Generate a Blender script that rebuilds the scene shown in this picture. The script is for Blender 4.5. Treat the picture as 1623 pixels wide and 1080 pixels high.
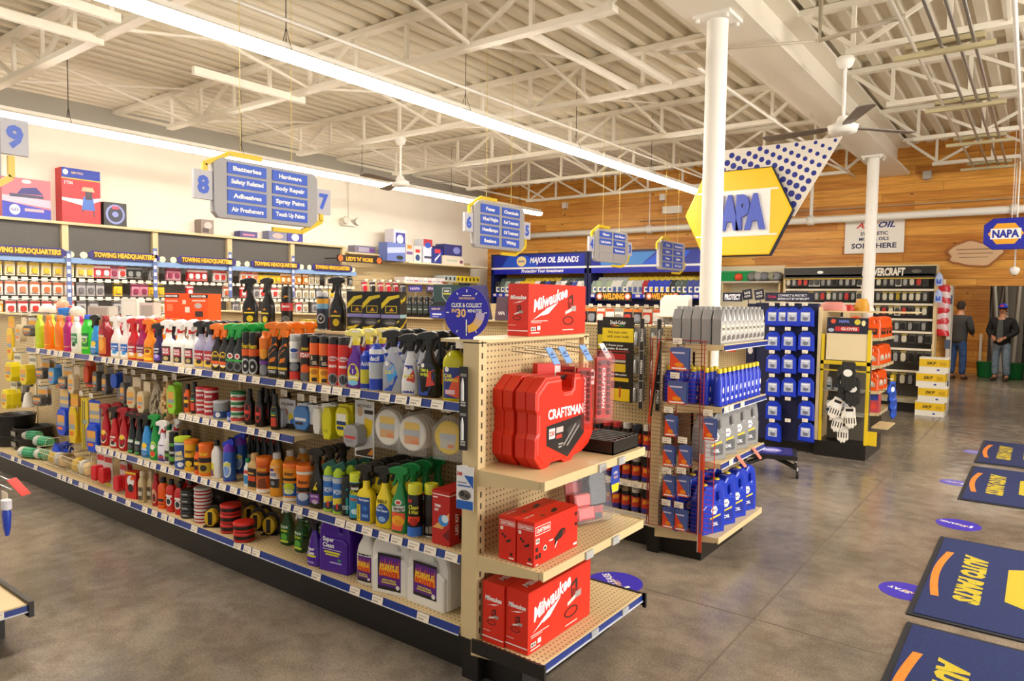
import bpy, math, random
from mathutils import Vector, Matrix
random.seed(7)
for o in list(bpy.data.objects): bpy.data.objects.remove(o)
SC = bpy.context.scene
COL = SC.collection
# ---------------------------------------------------------------- camera
H = 1.67
FPX, YAW, PIT, ROL = 1117.4, -0.64446505, -0.05676034, 0.01284884
fwd = Vector((math.sin(YAW)*math.cos(PIT), math.cos(YAW)*math.cos(PIT), math.sin(PIT)))
rgt = Vector((math.cos(YAW), -math.sin(YAW), 0)); upv = rgt.cross(fwd)
r2 = rgt*math.cos(ROL)+upv*math.sin(ROL); u2 = -rgt*math.sin(ROL)+upv*math.cos(ROL)
cam = bpy.data.cameras.new('camera'); camo = bpy.data.objects.new('camera', cam); COL.objects.link(camo)
MW = Matrix(((r2.x, u2.x, -fwd.x, 0), (r2.y, u2.y, -fwd.y, 0), (r2.z, u2.z, -fwd.z, H), (0, 0, 0, 1)))
camo.matrix_world = MW
cam.sensor_width = 36; cam.lens = FPX/1623*36; cam.clip_start = .05; cam.clip_end = 200
SC.camera = camo
# measuring helpers: where the sight line through a photo point meets a real plane
def ray(px, py): return (r2*((px-811.5)/FPX) - u2*((py-540)/FPX) + fwd)
def on_x(px, py, X): r = ray(px, py); return Vector((0, 0, H))+r*(X/r.x)
def on_y(px, py, Y): r = ray(px, py); return Vector((0, 0, H))+r*(Y/r.y)
def on_z(px, py, Z): r = ray(px, py); return Vector((0, 0, H))+r*((Z-H)/r.z)
def px_x(px, Y, Z):
    lo, hi = -14.0, 3.0
    for _ in range(40):
        m = (lo+hi)/2; v = Vector((m, Y, Z-H)); q = 811.5+FPX*v.dot(r2)/max(v.dot(fwd), 1e-3)
        if q < px: lo = m
        else: hi = m
    return lo
def px_y(px, X, Z):     # Y grows to the right of the picture for X < 0
    lo, hi = .3, 30.0
    for _ in range(40):
        m = (lo+hi)/2; v = Vector((X, m, Z-H)); d = v.dot(fwd); q = 811.5+FPX*v.dot(r2)/d if d > .01 else -1e6
        if q < px: lo = m
        else: hi = m
    return lo
# ---------------------------------------------------------------- world, exposure
w = bpy.data.worlds.new('world'); SC.world = w; w.use_nodes = True
bg = w.node_tree.nodes['Background']; bg.inputs[0].default_value = (1.0, .97, .93, 1); bg.inputs[1].default_value = .32
vs = SC.view_settings; vs.view_transform = 'Standard'; vs.look = 'None'; vs.gamma = 1; vs.exposure = 1.12; vs.use_curve_mapping = False
# ---------------------------------------------------------------- materials
MATS = {}
def lin(h):
    h = h.lstrip('#'); c = [int(h[i:i+2], 16)/255 for i in (0, 2, 4)]
    return tuple((x/12.92 if x <= .04045 else ((x+.055)/1.055)**2.4) for x in c)+(1,)
def M(h, rough=.42, metal=0, alpha=1, emit=0, coat=0):
    k = (h, rough, metal, alpha, emit, coat)
    if k in MATS: return MATS[k]
    m = bpy.data.materials.new('paint_'+h.lstrip('#')); m.use_nodes = True; b = m.node_tree.nodes['Principled BSDF']
    c = lin(h); b.inputs['Base Color'].default_value = c; b.inputs['Roughness'].default_value = rough; b.inputs['Metallic'].default_value = metal
    b.inputs['Coat Weight'].default_value = coat
    if alpha < 1: b.inputs['Alpha'].default_value = alpha
    if emit: b.inputs['Emission Color'].default_value = c; b.inputs['Emission Strength'].default_value = emit
    m.diffuse_color = c; MATS[k] = m; return m
def G(h): return M(h, .25)            # glossy plastic
def clear(h='#e8eef0', a=.25): return M(h, .12, 0, a)
def nodes(name):
    m = bpy.data.materials.new(name); m.use_nodes = True; nt = m.node_tree
    return m, nt, nt.nodes['Principled BSDF'], (lambda t: nt.nodes.new(t)), (lambda a, b: nt.links.new(a, b))
def math_n(nt, op, a, b=None):
    n = nt.nodes.new('ShaderNodeMath'); n.operation = op
    for i, v in enumerate((a, b)):
        if v is None: continue
        if isinstance(v, (int, float)): n.inputs[i].default_value = v
        else: nt.links.new(v, n.inputs[i])
    return n.outputs[0]
def peg_mat(col, hole, pitch=.0254, axes='XZ', rad=.1):
    m, nt, b, N, L = nodes('pegboard'); tc = N('ShaderNodeTexCoord'); sp = N('ShaderNodeSeparateXYZ'); L(tc.outputs['Object'], sp.inputs[0])
    ds = []
    for a in axes:
        f = math_n(nt, 'FRACT', math_n(nt, 'DIVIDE', math_n(nt, 'ADD', sp.outputs[a], 50), pitch)); ds.append(math_n(nt, 'POWER', math_n(nt, 'SUBTRACT', f, .5), 2))
    s = math_n(nt, 'ADD', ds[0], ds[1]); t = math_n(nt, 'LESS_THAN', s, rad*rad*3.0)
    mx = N('ShaderNodeMix'); mx.data_type = 'RGBA'; L(t, mx.inputs[0]); mx.inputs[6].default_value = lin(col); mx.inputs[7].default_value = lin(hole); L(mx.outputs[2], b.inputs['Base Color'])
    b.inputs['Roughness'].default_value = .5; return m
TAN = M('#d6bf90', .42); TAND = M('#a08a60', .5)
PEG = peg_mat('#c9b183', '#4a3a20'); PEGY = peg_mat('#c9b183', '#4a3a20', axes='YZ'); PEGS = peg_mat('#d3bb8c', '#5a4828', axes='XY')
PEGG = peg_mat('#57534e', '#3c3936', axes='YZ'); PEGD = peg_mat('#48443e', '#2a2824', axes='XZ'); PEGN = peg_mat('#1a1f4a', '#0c0e22', axes='XZ')
BLK = M('#17120e', .4); WHT = M('#f1ede4', .5); CREAM = M('#f3e3c4', .55); NAVY = M('#16235e', .4); BLUE = M('#1c3fa8', .35)
CHROME = M('#b8b8b8', .25, 1); STEELW = M('#efe9de', .5); WIRE = M('#d8cbb0', .4)
# ---------------------------------------------------------------- mesh builder
CURV = {}
def curve_mesh(kind, key, extrude=0, bevel=0, res=3):
    k = (kind, key, extrude, bevel)
    if k in CURV: return CURV[k]
    c = bpy.data.curves.new('c', 'FONT' if kind == 'T' else 'CURVE'); 
    if kind == 'T':
        c.body = key[0]; c.shear = key[1]; c.offset = key[2]; c.align_x = 'CENTER'; c.align_y = 'CENTER'; c.size = 1; c.resolution_u = 2; c.space_character = key[3]
    else:
        c.dimensions = '2D'; c.fill_mode = 'BOTH'
        for pts in key:
            s = c.splines.new('POLY'); s.points.add(len(pts)-1); s.use_cyclic_u = True
            for i, p in enumerate(pts): s.points[i].co = (p[0], p[1], 0, 1)
    c.extrude = extrude; c.bevel_depth = bevel; c.bevel_resolution = 1
    o = bpy.data.objects.new('c', c); COL.objects.link(o); bpy.context.view_layer.update()
    me = bpy.data.meshes.new_from_object(o.evaluated_get(bpy.context.evaluated_depsgraph_get()))
    V = [tuple(v.co) for v in me.vertices]; F = [tuple(p.vertices) for p in me.polygons]
    bpy.data.objects.remove(o); bpy.data.curves.remove(c); bpy.data.meshes.remove(me)
    CURV[k] = (V, F); return CURV[k]
def flat_xz(y=0, x0=0, z0=0):       # panel facing -Y: u -> x, v -> z, lift -> -y
    return lambda u, v, d=0: (x0+u, y-d, z0+v)
def flat_yz(x=0, y0=0, z0=0):       # panel facing +X: u -> y, v -> z, lift -> +x
    return lambda u, v, d=0: (x+d, y0+u, z0+v)
def flat_top(z=0, x0=0, y0=0):      # lying panel: u -> x, v -> y
    return lambda u, v, d=0: (x0+u, y0+v, z+d)
def wrap(r, a0=0):
    return lambda u, v, d=0: ((r+d)*math.sin(u/r+a0), -(r+d)*math.cos(u/r+a0), v)
class MB:
    def __init__(s): s.v = []; s.f = []; s.m = []; s.ms = []; s.sm = []
    def mi(s, m):
        if m not in s.ms: s.ms.append(m)
        return s.ms.index(m)
    def add(s, V, F, m, smooth=False, T=None):
        b = len(s.v); i = s.mi(m)
        if T: V = [T(*v) for v in V]
        s.v += [tuple(v) for v in V]
        for f in F: s.f.append(tuple(b+k for k in f)); s.m.append(i); s.sm.append(smooth)
        return s
    def box(s, x0, x1, y0, y1, z0, z1, m, T=None):
        V = [(x, y, z) for z in (z0, z1) for y in (y0, y1) for x in (x0, x1)]
        return s.add(V, [(0, 2, 3, 1), (4, 5, 7, 6), (0, 1, 5, 4), (2, 6, 7, 3), (0, 4, 6, 2), (1, 3, 7, 5)], m, False, T)
    def bbox(s, cx, cy, cz, sx, sy, sz, m, rx=0, ry=0, rz=0):     # rotated box
        R = Matrix.Rotation(rz, 3, 'Z') @ Matrix.Rotation(ry, 3, 'Y') @ Matrix.Rotation(rx, 3, 'X')
        return s.box(-sx/2, sx/2, -sy/2, sy/2, -sz/2, sz/2, m, lambda x, y, z: tuple(R @ Vector((x, y, z))+Vector((cx, cy, cz))))
    def loft(s, rings, m, seg=20, n=2, T=None, caps=True):        # rings: (z, rx, ry[, ox, oy])
        V = []; F = []
        for r in rings:
            z, rx, ry = r[:3]; ox, oy = (r[3], r[4]) if len(r) > 3 else (0, 0)
            for i in range(seg):
                t = 2*math.pi*(i+.5)/seg; c, q = math.cos(t), math.sin(t); e = 2/n
                V.append((ox+rx*math.copysign(abs(c)**e, c), oy+ry*math.copysign(abs(q)**e, q), z))
        for k in range(len(rings)-1):
            for i in range(seg): a = k*seg+i; b = k*seg+(i+1) % seg; F.append((a, b, b+seg, a+seg))
        s.add(V, F, m, True, T)
        if caps:
            s.add(V[:seg], [tuple(range(seg))[::-1]], m, False, T); s.add(V[-seg:], [tuple(range(seg))], m, False, T)
        return s
    def cyl(s, z0, z1, r, m, x=0, y=0, seg=20, T=None): return s.loft([(z0, r, r, x, y), (z1, r, r, x, y)], m, seg, 2, T)
    def tube(s, pts, r, m, seg=6, closed=False):
        pts = [Vector(p) for p in pts]; n = len(pts); V = []; F = []; pu = None
        for i, p in enumerate(pts):
            a = pts[(i-1) % n] if (closed or i > 0) else p; b = pts[(i+1) % n] if (closed or i < n-1) else p
            t = (b-a).normalized(); ref = Vector((0, 0, 1)) if abs(t.z) < .9 else Vector((1, 0, 0))
            if pu is not None: ref = pu
            q = t.cross(ref).normalized(); w_ = q.cross(t); pu = w_
            for k in range(seg):
                an = 2*math.pi*k/seg; V.append(p+q*(r*math.cos(an))+w_*(r*math.sin(an)))
        for i in range(n if closed else n-1):
            for k in range(seg):
                a = i*seg+k; b = i*seg+(k+1) % seg; c = ((i+1) % n)*seg+(k+1) % seg; d = ((i+1) % n)*seg+k; F.append((a, b, c, d))
        if not closed: F.append(tuple(range(seg))[::-1]); F.append(tuple((n-1)*seg+k for k in range(seg)))
        return s.add(V, F, m, seg > 5)
    def bar(s, p0, p1, w_, h, m):      # rectangular bar between two points
        p0, p1 = Vector(p0), Vector(p1); t = (p1-p0).normalized(); ref = Vector((0, 0, 1)) if abs(t.z) < .95 else Vector((0, 1, 0))
        q = t.cross(ref).normalized()*(w_/2); u = q.cross(t).normalized()*(h/2)
        V = [p+a*q+b*u for p in (p0, p1) for a, b in ((-1, -1), (1, -1), (1, 1), (-1, 1))]
        return s.add(V, [(0, 1, 2, 3), (7, 6, 5, 4), (0, 4, 5, 1), (1, 5, 6, 2), (2, 6, 7, 3), (3, 7, 4, 0)], m)
    def shape(s, splines, depth, bevel, m, T):   # outline (with holes) given a thickness and rounded rim; T(u, v, d)
        key = tuple(tuple(tuple(round(c, 5) for c in p) for p in sp) for sp in splines)
        V, F = curve_mesh('S', key, depth/2-bevel, bevel); return s.add(V, F, m, False, T)
    def sheet(s, poly, m, T, d=.0004, step=0):   # polygon on a surface, cut into strips where it bends
        if not step: return s.add([(u, v, d) for u, v in poly], [tuple(range(len(poly)))], m, False, T)
        u0 = min(p[0] for p in poly); u1 = max(p[0] for p in poly); n = max(1, int(math.ceil((u1-u0)/step)))
        for i in range(n):
            a = u0+(u1-u0)*i/n; b = u0+(u1-u0)*(i+1)/n; q = poly
            for lim, sg in ((a, 1), (b, -1)):
                o = []
                for j in range(len(q)):
                    p, r = q[j], q[(j+1) % len(q)]; ip = sg*(p[0]-lim) >= -1e-9; ir = sg*(r[0]-lim) >= -1e-9
                    if ip: o.append(p)
                    if ip != ir: t = (lim-p[0])/(r[0]-p[0]); o.append((lim, p[1]+t*(r[1]-p[1])))
                q = o
                if len(q) < 3: break
            if len(q) >= 3: s.add([(u, v, d) for u, v in q], [tuple(range(len(q)))], m, True, T)
        return s
    def text(s, txt, cx, cy, h, m, T, d=.0008, shear=0, bold=.02, rot=0, wid=None, sp=1.0, up=None):
        V, F = curve_mesh('T', (txt, shear, bold, sp))
        if not V: return s
        x0 = min(v[0] for v in V); x1 = max(v[0] for v in V); y0 = min(v[1] for v in V); y1 = max(v[1] for v in V)
        k = h/.73; kx = (wid/(x1-x0)) if wid else k
        c, q = math.cos(rot), math.sin(rot); mx, my = (x0+x1)/2, (y0+y1)/2
        W = []
        for v in V:
            a, b = (v[0]-mx)*kx, (v[1]-my)*k
            W.append((cx+a*c-b*q, cy+a*q+b*c, d))
        return s.add(W, F, m, False, T)
    def build(s, name, parent=None):
        me = bpy.data.meshes.new(name); me.from_pydata(s.v, [], s.f)
        for m in s.ms: me.materials.append(m)
        me.polygons.foreach_set('material_index', s.m); me.polygons.foreach_set('use_smooth', s.sm); me.update()
        return obj(name, me, parent)
    def mesh(s, name):
        me = bpy.data.meshes.new(name); me.from_pydata(s.v, [], s.f)
        for m in s.ms: me.materials.append(m)
        me.polygons.foreach_set('material_index', s.m); me.polygons.foreach_set('use_smooth', s.sm); me.update(); return me
def obj(name, me, parent=None):
    o = bpy.data.objects.new(name, me); COL.objects.link(o)
    if parent: o.parent = parent
    return o
def tag(o, label=None, cat=None, group=None, kind=None):
    if label: o['label'] = label
    if cat: o['category'] = cat
    if group: o['group'] = group
    if kind: o['kind'] = kind
    return o
def empty(name, loc, rz=0, label=None, cat=None, group=None):
    o = bpy.data.objects.new(name, None); COL.objects.link(o); o.location = loc; o.rotation_euler.z = rz; o.empty_display_size = .05
    return tag(o, label, cat, group)
# a thing = (name, category, [(part, mesh)...]) kept as a recipe; put() sets one down, sharing meshes
KIT = {}
def kit(key, name, cat, parts):
    KIT[key] = (name, cat, [(n, mb.mesh(n) if isinstance(mb, MB) else mb) for n, mb in parts])
def put(key, loc, rz=0, label=None, group=None, sc=None, tilt=None):
    name, cat, parts = KIT[key]
    if len(parts) == 1:
        r = obj(name, parts[0][1]); r.location = loc
    else:
        r = bpy.data.objects.new(name, None); COL.objects.link(r); r.location = loc; r.empty_display_size = .03
        for n, me in parts: obj(n, me, r)
    r.rotation_euler.z = rz
    if tilt: r.rotation_euler = (tilt[0], tilt[1], rz)
    if sc: r.scale = (sc,)*3 if isinstance(sc, (int, float)) else sc
    return tag(r, label, cat, group)
ORD = ['leftmost', 'second from left', 'third from left', 'fourth from left', 'fifth from left', 'sixth from left', 'seventh from left', 'eighth from left', 'ninth from left', 'tenth from left', 'eleventh from left', 'twelfth from left']
NUM = ['', 'one', 'two', 'three', 'four', 'five', 'six', 'seven', 'eight', 'nine', 'ten', 'eleven', 'twelve']
def ordinal(i, n):
    if i == 0: return 'leftmost'
    if i == n-1: return 'rightmost'
    if n == 3: return 'middle'
    if i < 6: return ORD[i]
    j = n-1-i
    return (['rightmost', 'second from right', 'third from right', 'fourth from right', 'fifth from right', 'sixth from right', 'seventh from right', 'eighth from right']+['']*9)[j] or ORD[min(i, 11)]
def relabel(things, place):        # things: [(object, description)] in order left to right -> one label each
    from collections import Counter
    c = Counter(d for _, d in things); k = Counter()
    for o, d in things:
        n = c[d]
        if n == 1: o['label'] = f'{d} {place}'
        else:
            o['label'] = f'{d} {place}, {ordinal(k[d], n)} of {NUM[n] if n < 13 else n}'; k[d] += 1
            o['group'] = f'{d}s {place}'
        w_ = o['label'].split()
        if len(w_) > 16 and w_[-2] == 'of': w_ = w_[:-2]
        o['label'] = ' '.join(w_)
# ================================================================ THE SETTING
XW, YW = -10.6, 13.1           # white side wall, pine end wall
def concrete():
    m, nt, b, N, L = nodes('polished_concrete'); tc = N('ShaderNodeTexCoord')
    n1 = N('ShaderNodeTexNoise'); n1.inputs['Scale'].default_value = .9; n1.inputs['Detail'].default_value = 12; n1.inputs['Roughness'].default_value = .65; L(tc.outputs['Object'], n1.inputs['Vector'])
    n2 = N('ShaderNodeTexNoise'); n2.inputs['Scale'].default_value = 90; n2.inputs['Detail'].default_value = 4; L(tc.outputs['Object'], n2.inputs['Vector'])
    n3 = N('ShaderNodeTexNoise'); n3.inputs['Scale'].default_value = 7; n3.inputs['Detail'].default_value = 8; n3.inputs['Distortion'].default_value = .4; L(tc.outputs['Object'], n3.inputs['Vector'])
    cr = N('ShaderNodeValToRGB'); L(n1.outputs['Fac'], cr.inputs[0]); e = cr.color_ramp.elements
    e[0].position = .3; e[0].color = lin('#615b54'); e[1].position = .75; e[1].color = lin('#a09280')
    c3 = N('ShaderNodeValToRGB'); L(n3.outputs['Fac'], c3.inputs[0]); e = c3.color_ramp.elements; e[0].position = .36; e[0].color = (.6, .58, .56, 1); e[1].position = .6; e[1].color = (1.1, 1.1, 1.08, 1)
    c2 = N('ShaderNodeValToRGB'); L(n2.outputs['Fac'], c2.inputs[0]); e = c2.color_ramp.elements; e[0].position = .35; e[0].color = (.72, .7, .68, 1); e[1].position = .65; e[1].color = (1.12, 1.12, 1.12, 1)
    m1 = N('ShaderNodeMix'); m1.data_type = 'RGBA'; m1.blend_type = 'MULTIPLY'; m1.inputs[0].default_value = .5; L(cr.outputs[0], m1.inputs[6]); L(c3.outputs[0], m1.inputs[7])
    m2 = N('ShaderNodeMix'); m2.data_type = 'RGBA'; m2.blend_type = 'MULTIPLY'; m2.inputs[0].default_value = .8; L(m1.outputs[2], m2.inputs[6]); L(c2.outputs[0], m2.inputs[7])
    L(m2.outputs[2], b.inputs['Base Color'])
    rr = N('ShaderNodeMapRange'); L(n3.outputs['Fac'], rr.inputs[0]); rr.inputs[3].default_value = .1; rr.inputs[4].default_value = .32; L(rr.outputs[0], b.inputs['Roughness'])
    bp = N('ShaderNodeBump'); bp.inputs['Strength'].default_value = .05; L(n2.outputs['Fac'], bp.inputs['Height']); L(bp.outputs[0], b.inputs['Normal']); return m
def pine():
    m, nt, b, N, L = nodes('knotty_pine'); tc = N('ShaderNodeTexCoord'); sp = N('ShaderNodeSeparateXYZ'); L(tc.outputs['Object'], sp.inputs[0])
    row = math_n(nt, 'DIVIDE', sp.outputs['Z'], .14); ri = math_n(nt, 'FLOOR', row); rf = math_n(nt, 'FRACT', row)
    wn = N('ShaderNodeTexWhiteNoise'); wn.noise_dimensions = '1D'; L(ri, wn.inputs['W'])
    xs = math_n(nt, 'ADD', math_n(nt, 'DIVIDE', sp.outputs['X'], 2.4), math_n(nt, 'MULTIPLY', wn.outputs['Value'], 7)); xi = math_n(nt, 'FLOOR', xs); xf = math_n(nt, 'FRACT', xs)
    cb = N('ShaderNodeCombineXYZ'); L(xi, cb.inputs[0]); L(ri, cb.inputs[1]); w2 = N('ShaderNodeTexWhiteNoise'); w2.noise_dimensions = '2D'; L(cb.outputs[0], w2.inputs['Vector'])
    mp = N('ShaderNodeMapping'); mp.inputs['Scale'].default_value = (.7, .7, 9); L(tc.outputs['Object'], mp.inputs[0])
    ad = N('ShaderNodeVectorMath'); ad.operation = 'ADD'; L(mp.outputs[0], ad.inputs[0]); L(w2.outputs['Color'], ad.inputs[1])
    g = N('ShaderNodeTexNoise'); g.inputs['Scale'].default_value = 3; g.inputs['Detail'].default_value = 6; L(ad.outputs[0], g.inputs['Vector'])
    cr = N('ShaderNodeValToRGB'); L(math_n(nt, 'ADD', math_n(nt, 'MULTIPLY', g.outputs['Fac'], .7), math_n(nt, 'MULTIPLY', w2.outputs['Value'], .35)), cr.inputs[0]); e = cr.color_ramp.elements
    e[0].position = .3; e[0].color = lin('#b8701c'); e[1].position = .8; e[1].color = lin('#efb04c')
    vo = N('ShaderNodeTexVoronoi'); vo.inputs['Scale'].default_value = 2.6; mp2 = N('ShaderNodeMapping'); mp2.inputs['Scale'].default_value = (1, .01, 1.6); L(tc.outputs['Object'], mp2.inputs[0]); L(mp2.outputs[0], vo.inputs['Vector'])
    kn = N('ShaderNodeMapRange'); L(vo.outputs['Distance'], kn.inputs[0]); kn.inputs[1].default_value = .05; kn.inputs[2].default_value = .085; kn.inputs[3].default_value = .75; kn.inputs[4].default_value = 0
    mx = N('ShaderNodeMix'); mx.data_type = 'RGBA'; L(kn.outputs[0], mx.inputs[0]); L(cr.outputs[0], mx.inputs[6]); mx.inputs[7].default_value = lin('#5a2c0c')
    seam = math_n(nt, 'MAXIMUM', math_n(nt, 'LESS_THAN', rf, .05), math_n(nt, 'LESS_THAN', xf, .003))
    m2 = N('ShaderNodeMix'); m2.data_type = 'RGBA'; L(math_n(nt, 'MULTIPLY', seam, .6), m2.inputs[0]); L(mx.outputs[2], m2.inputs[6]); m2.inputs[7].default_value = lin('#54300f')
    L(m2.outputs[2], b.inputs['Base Color']); b.inputs['Roughness'].default_value = .45; return m
def noisy(name, c1, c2, scale, rough=.6):
    m, nt, b, N, L = nodes(name); tc = N('ShaderNodeTexCoord'); n = N('ShaderNodeTexNoise'); n.inputs['Scale'].default_value = scale; n.inputs['Detail'].default_value = 6; L(tc.outputs['Object'], n.inputs['Vector'])
    cr = N('ShaderNodeValToRGB'); L(n.outputs['Fac'], cr.inputs[0]); e = cr.color_ramp.elements; e[0].position = .3; e[0].color = lin(c1); e[1].position = .7; e[1].color = lin(c2); L(cr.outputs[0], b.inputs['Base Color']); b.inputs['Roughness'].default_value = rough; return m
CONC = concrete(); PINE = pine(); PLAS = noisy('painted_plaster', '#ece3d2', '#f4ecdc', .8); DECK = noisy('painted_deck', '#ddd4be', '#e8e0cc', 1.5, .55)
def S(mb, name, parent=None):
    o = mb.build(name, parent)
    if not parent: o['kind'] = 'structure'
    return o
S(MB().box(-11, 5, -4, 26, -.12, 0, CONC), 'floor')
j = MB()
for y in (3.7, 7.75, 11.8, 16): j.box(-10.5, 4.9, y-.004, y+.004, 0, .0012, M('#6b5e50', .6))
for x in (-1.15, 2.9): j.box(x-.004, x+.004, -3.9, 13, 0, .0012, M('#6b5e50', .6))
S(j, 'trim_1')        # saw-cut joints in the concrete
S(MB().box(XW-.2, XW, -4, YW+.2, 0, 4.32, PLAS), 'wall_left')
t = MB().box(XW, XW+.03, -4, YW, 4.02, 4.3, M('#a29c90', .6))
S(t, 'trim_2')        # grey closure strip under the roof deck
wl = MB().box(XW, -1.19, YW, YW+.18, 0, 4.32, PINE).box(-1.19, 1.9, YW, YW+.18, 1.99, 4.32, PINE).box(1.9, 5, YW, YW+.18, 0, 4.32, PINE)
S(wl, 'wall_back')
S(MB().box(-5.02, -3.72, YW-.03, YW, 0, 2.36, M('#e2d5b4', .55)), 'trim_3')   # cream panel on the pine wall
# roof deck: ribs run along Y
d = MB(); V = []; x = XW; zz = 4.27
while x < 4.9:
    for dx, dz in ((0, 0), (.085, 0), (.1, .062), (.185, .062), (.2, 0)): V.append((x+dx, dz))
    x += .2
n = len(V); d.add([(a, -4, zz+b) for a, b in V]+[(a, YW, zz+b) for a, b in V], [(i, i+1, n+i+1, n+i) for i in range(n-1)], DECK)
d.box(XW-.2, 5, -4, YW+.18, 4.33, 4.4, DECK); S(d, 'ceiling')
S(MB().box(-4, 3.5, YW+.18, 25.9, 3.3, 3.4, M('#b9ae98')), 'ceiling')
JP = M('#efe8d8', .45); ZB, ZT = 3.81, 4.27
def joist(name, Y, x0, x1, bx0, bx1, ph=0):
    m = MB(); m.box(x0, x1, Y-.05, Y+.05, ZT-.055, ZT-.005, JP).box(bx0, bx1, Y-.045, Y+.045, ZB, ZB+.05, JP)
    n = max(2, round((bx1-bx0)/.76)); p = (bx1-bx0)/n
    for i in range(n+1):
        xx = bx0+.05+i*(bx1-bx0-.1)/n; m.bar((xx, Y, ZB+.03), (xx, Y, ZT-.03), .035, .035, JP)
        if i < n: m.bar((xx+.02, Y, ZT-.05), (xx+p-.02, Y, ZB+.04), .035, .035, JP) if (i+ph) % 3 else m.bar((xx+p-.02, Y, ZT-.05), (xx+.02, Y, ZB+.04), .035, .035, JP)
    m.bar((x0+.05, Y, ZT-.05), (bx0+.1, Y, ZB+.03), .04, .04, JP); m.bar((x1-.05, Y, ZT-.05), (bx1-.1, Y, ZB+.03), .04, .04, JP)
    return S(m, name)
JY = [2.74+1.965*i for i in range(-1, 6)]; JY[-1] = 12.58
for i, y in enumerate(JY):
    joist('ceiling_joist', y, XW+.02, -2.2, XW+1.5, -2.62, i)
    joist('ceiling_joist', y, -1.86, 4.9, -1.45, 4.3, i)
# steel beam over the columns
b = MB(); BX = -2.03
b.box(BX-.21, BX+.21, -3.9, YW, 3.79, 3.83, JP).box(BX-.02, BX+.02, -3.9, YW, 3.83, 4.24, JP).box(BX-.19, BX+.19, -3.9, YW, 4.23, 4.265, JP); S(b, 'ceiling_beam')
for i, (y, r) in enumerate(((5.2, .078), (11.25, .078))):
    c = MB(); c.cyl(0, 3.77, r, WHT, BX, y, 28); c.box(BX-.14, BX+.14, y-.14, y+.14, 3.765, 3.79, WHT)
    for sx in (-1, 1):
        for sy in (-1, 1): c.cyl(3.74, 3.765, .014, WHT, BX+sx*.11, y+sy*.11, 6)
    S(c, 'column')
# bridging and bracing between joists
br = MB()
for a, q in (((842, 57), (1014, 143)), ((906, 39), (1066, 133))):
    A, B_ = on_z(*a, 3.85), on_z(*q, 3.85); x = (A.x+B_.x)/2; br.bar((x, JY[2], 3.85), (x, JY[3], 3.85), .05, .05, JP)
S(br, 'ceiling_brace')
for p in ((163, 66), (482, 160), (190, 30)):
    P = on_z(*p, 3.8); k = MB().bar((P.x, P.y-1.25, 3.8), (P.x, P.y, 3.8), .05, .07, JP); S(k, 'ceiling_brace')
for x in (-8.6, -6.2, -4.0, -.3):
    k = MB()
    for i in range(1, 6):
        k.bar((x, JY[i], ZT-.04), (x, JY[i+1], ZB+.03), .025, .025, JP); k.bar((x+.06, JY[i], ZB+.03), (x+.06, JY[i+1], ZT-.04), .02, .02, JP)
    S(k, 'ceiling_brace')
# main pipe along the pine wall, conduits, sprinkler lines
k = MB(); k.tube([(XW, 12.86, 2.98+.13), (4.8, 12.86, 2.98+.13)], .06, WHT, 14)
for x in (-6.3, -3.26, -.4, .1): k.tube([(x-.05, 12.86, 3.11), (x+.05, 12.86, 3.11)], .082, WHT, 14)
pipe = k.build('water_pipe'); tag(pipe, 'long white pipe running across the pine wall under the roof joists', 'pipe')
k = MB()
for x in (-6.3, -3.26, -.4): k.tube([(x, 12.86, 3.15), (x, 12.86, 3.84)], .03 if x == -3.26 else .009, WHT, 8)
k.build('hanger_rod', pipe)
k = MB().tube([(XW+.12, -3, 4.0), (XW+.12, 12.9, 4.0)], .012, STEELW); tag(k.build('wall_conduit'), 'thin pale conduit running along the top of the white wall', 'conduit')
k = MB().tube([(-6.6, 13.02, 3.3), (4, 13.02, 3.3)], .01, M('#b5a58a', .5)); tag(k.build('wall_conduit'), 'thin conduit on the pine wall just above the white pipe', 'conduit')
PIPE = M('#9a9690', .35, .8)
for i, x in enumerate((-.92, -.74, -.62, -.52)):
    k = MB().tube([(x, 2, 3.74), (x, 12.9, 3.74)], .014, PIPE if i else M('#cfc7b6', .4), 8); tag(k.build('ceiling_conduit'), 'grey metal conduit in the bundle strapped under the right-hand joists', 'conduit', 'conduits under the right-hand joists')
for y in JY[2:]:
    k = MB().box(-1.08, -.38, y-.03, y+.03, 3.69, 3.725, M('#c4b890', .5)).box(-1.0, -.45, y-.04, y+.04, 3.76, 3.8, M('#c4b890', .5)); tag(k.build('strut_channel'), 'pale strut channel carrying the conduit bundle below a roof joist', 'bracket', 'strut channels under the conduit bundle')
k = MB().tube([(-.2, 2.6, 3.66), (-.32, 12.6, 3.66)], .016, WHT, 8); tag(k.build('ceiling_conduit'), 'white conduit right of the grey conduit bundle under the joists', 'conduit')
k = MB().tube([(-1.48, 5.9, 4.1), (-1.48, 5.9, 3.72), (-.9, 5.92, 3.78)], .02, M('#b9ad98'), 8); k.tube([(-2.6, 5.6, 3.76), (-1.5, 5.9, 3.72)], .012, M('#b9ad98'), 8); tag(k.build('sprinkler_pipe'), 'bent pale sprinkler pipe crossing under the steel beam beside the near column', 'pipe')
for (x, y0, y1, z) in ((-5.2, 2.0, 12.4, 3.6), (-3.4, 6.0, 12.4, 3.72)):
    k = MB().tube([(x+.9, y0, z), (x+.9, y1, z)], .014, STEELW, 8)
    tag(k.build('sprinkler_pipe'), 'thin pale sprinkler pipe running beside the long light row' if z == 3.6 else 'thin pale sprinkler pipe nearest the column under the joists', 'pipe')
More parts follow.
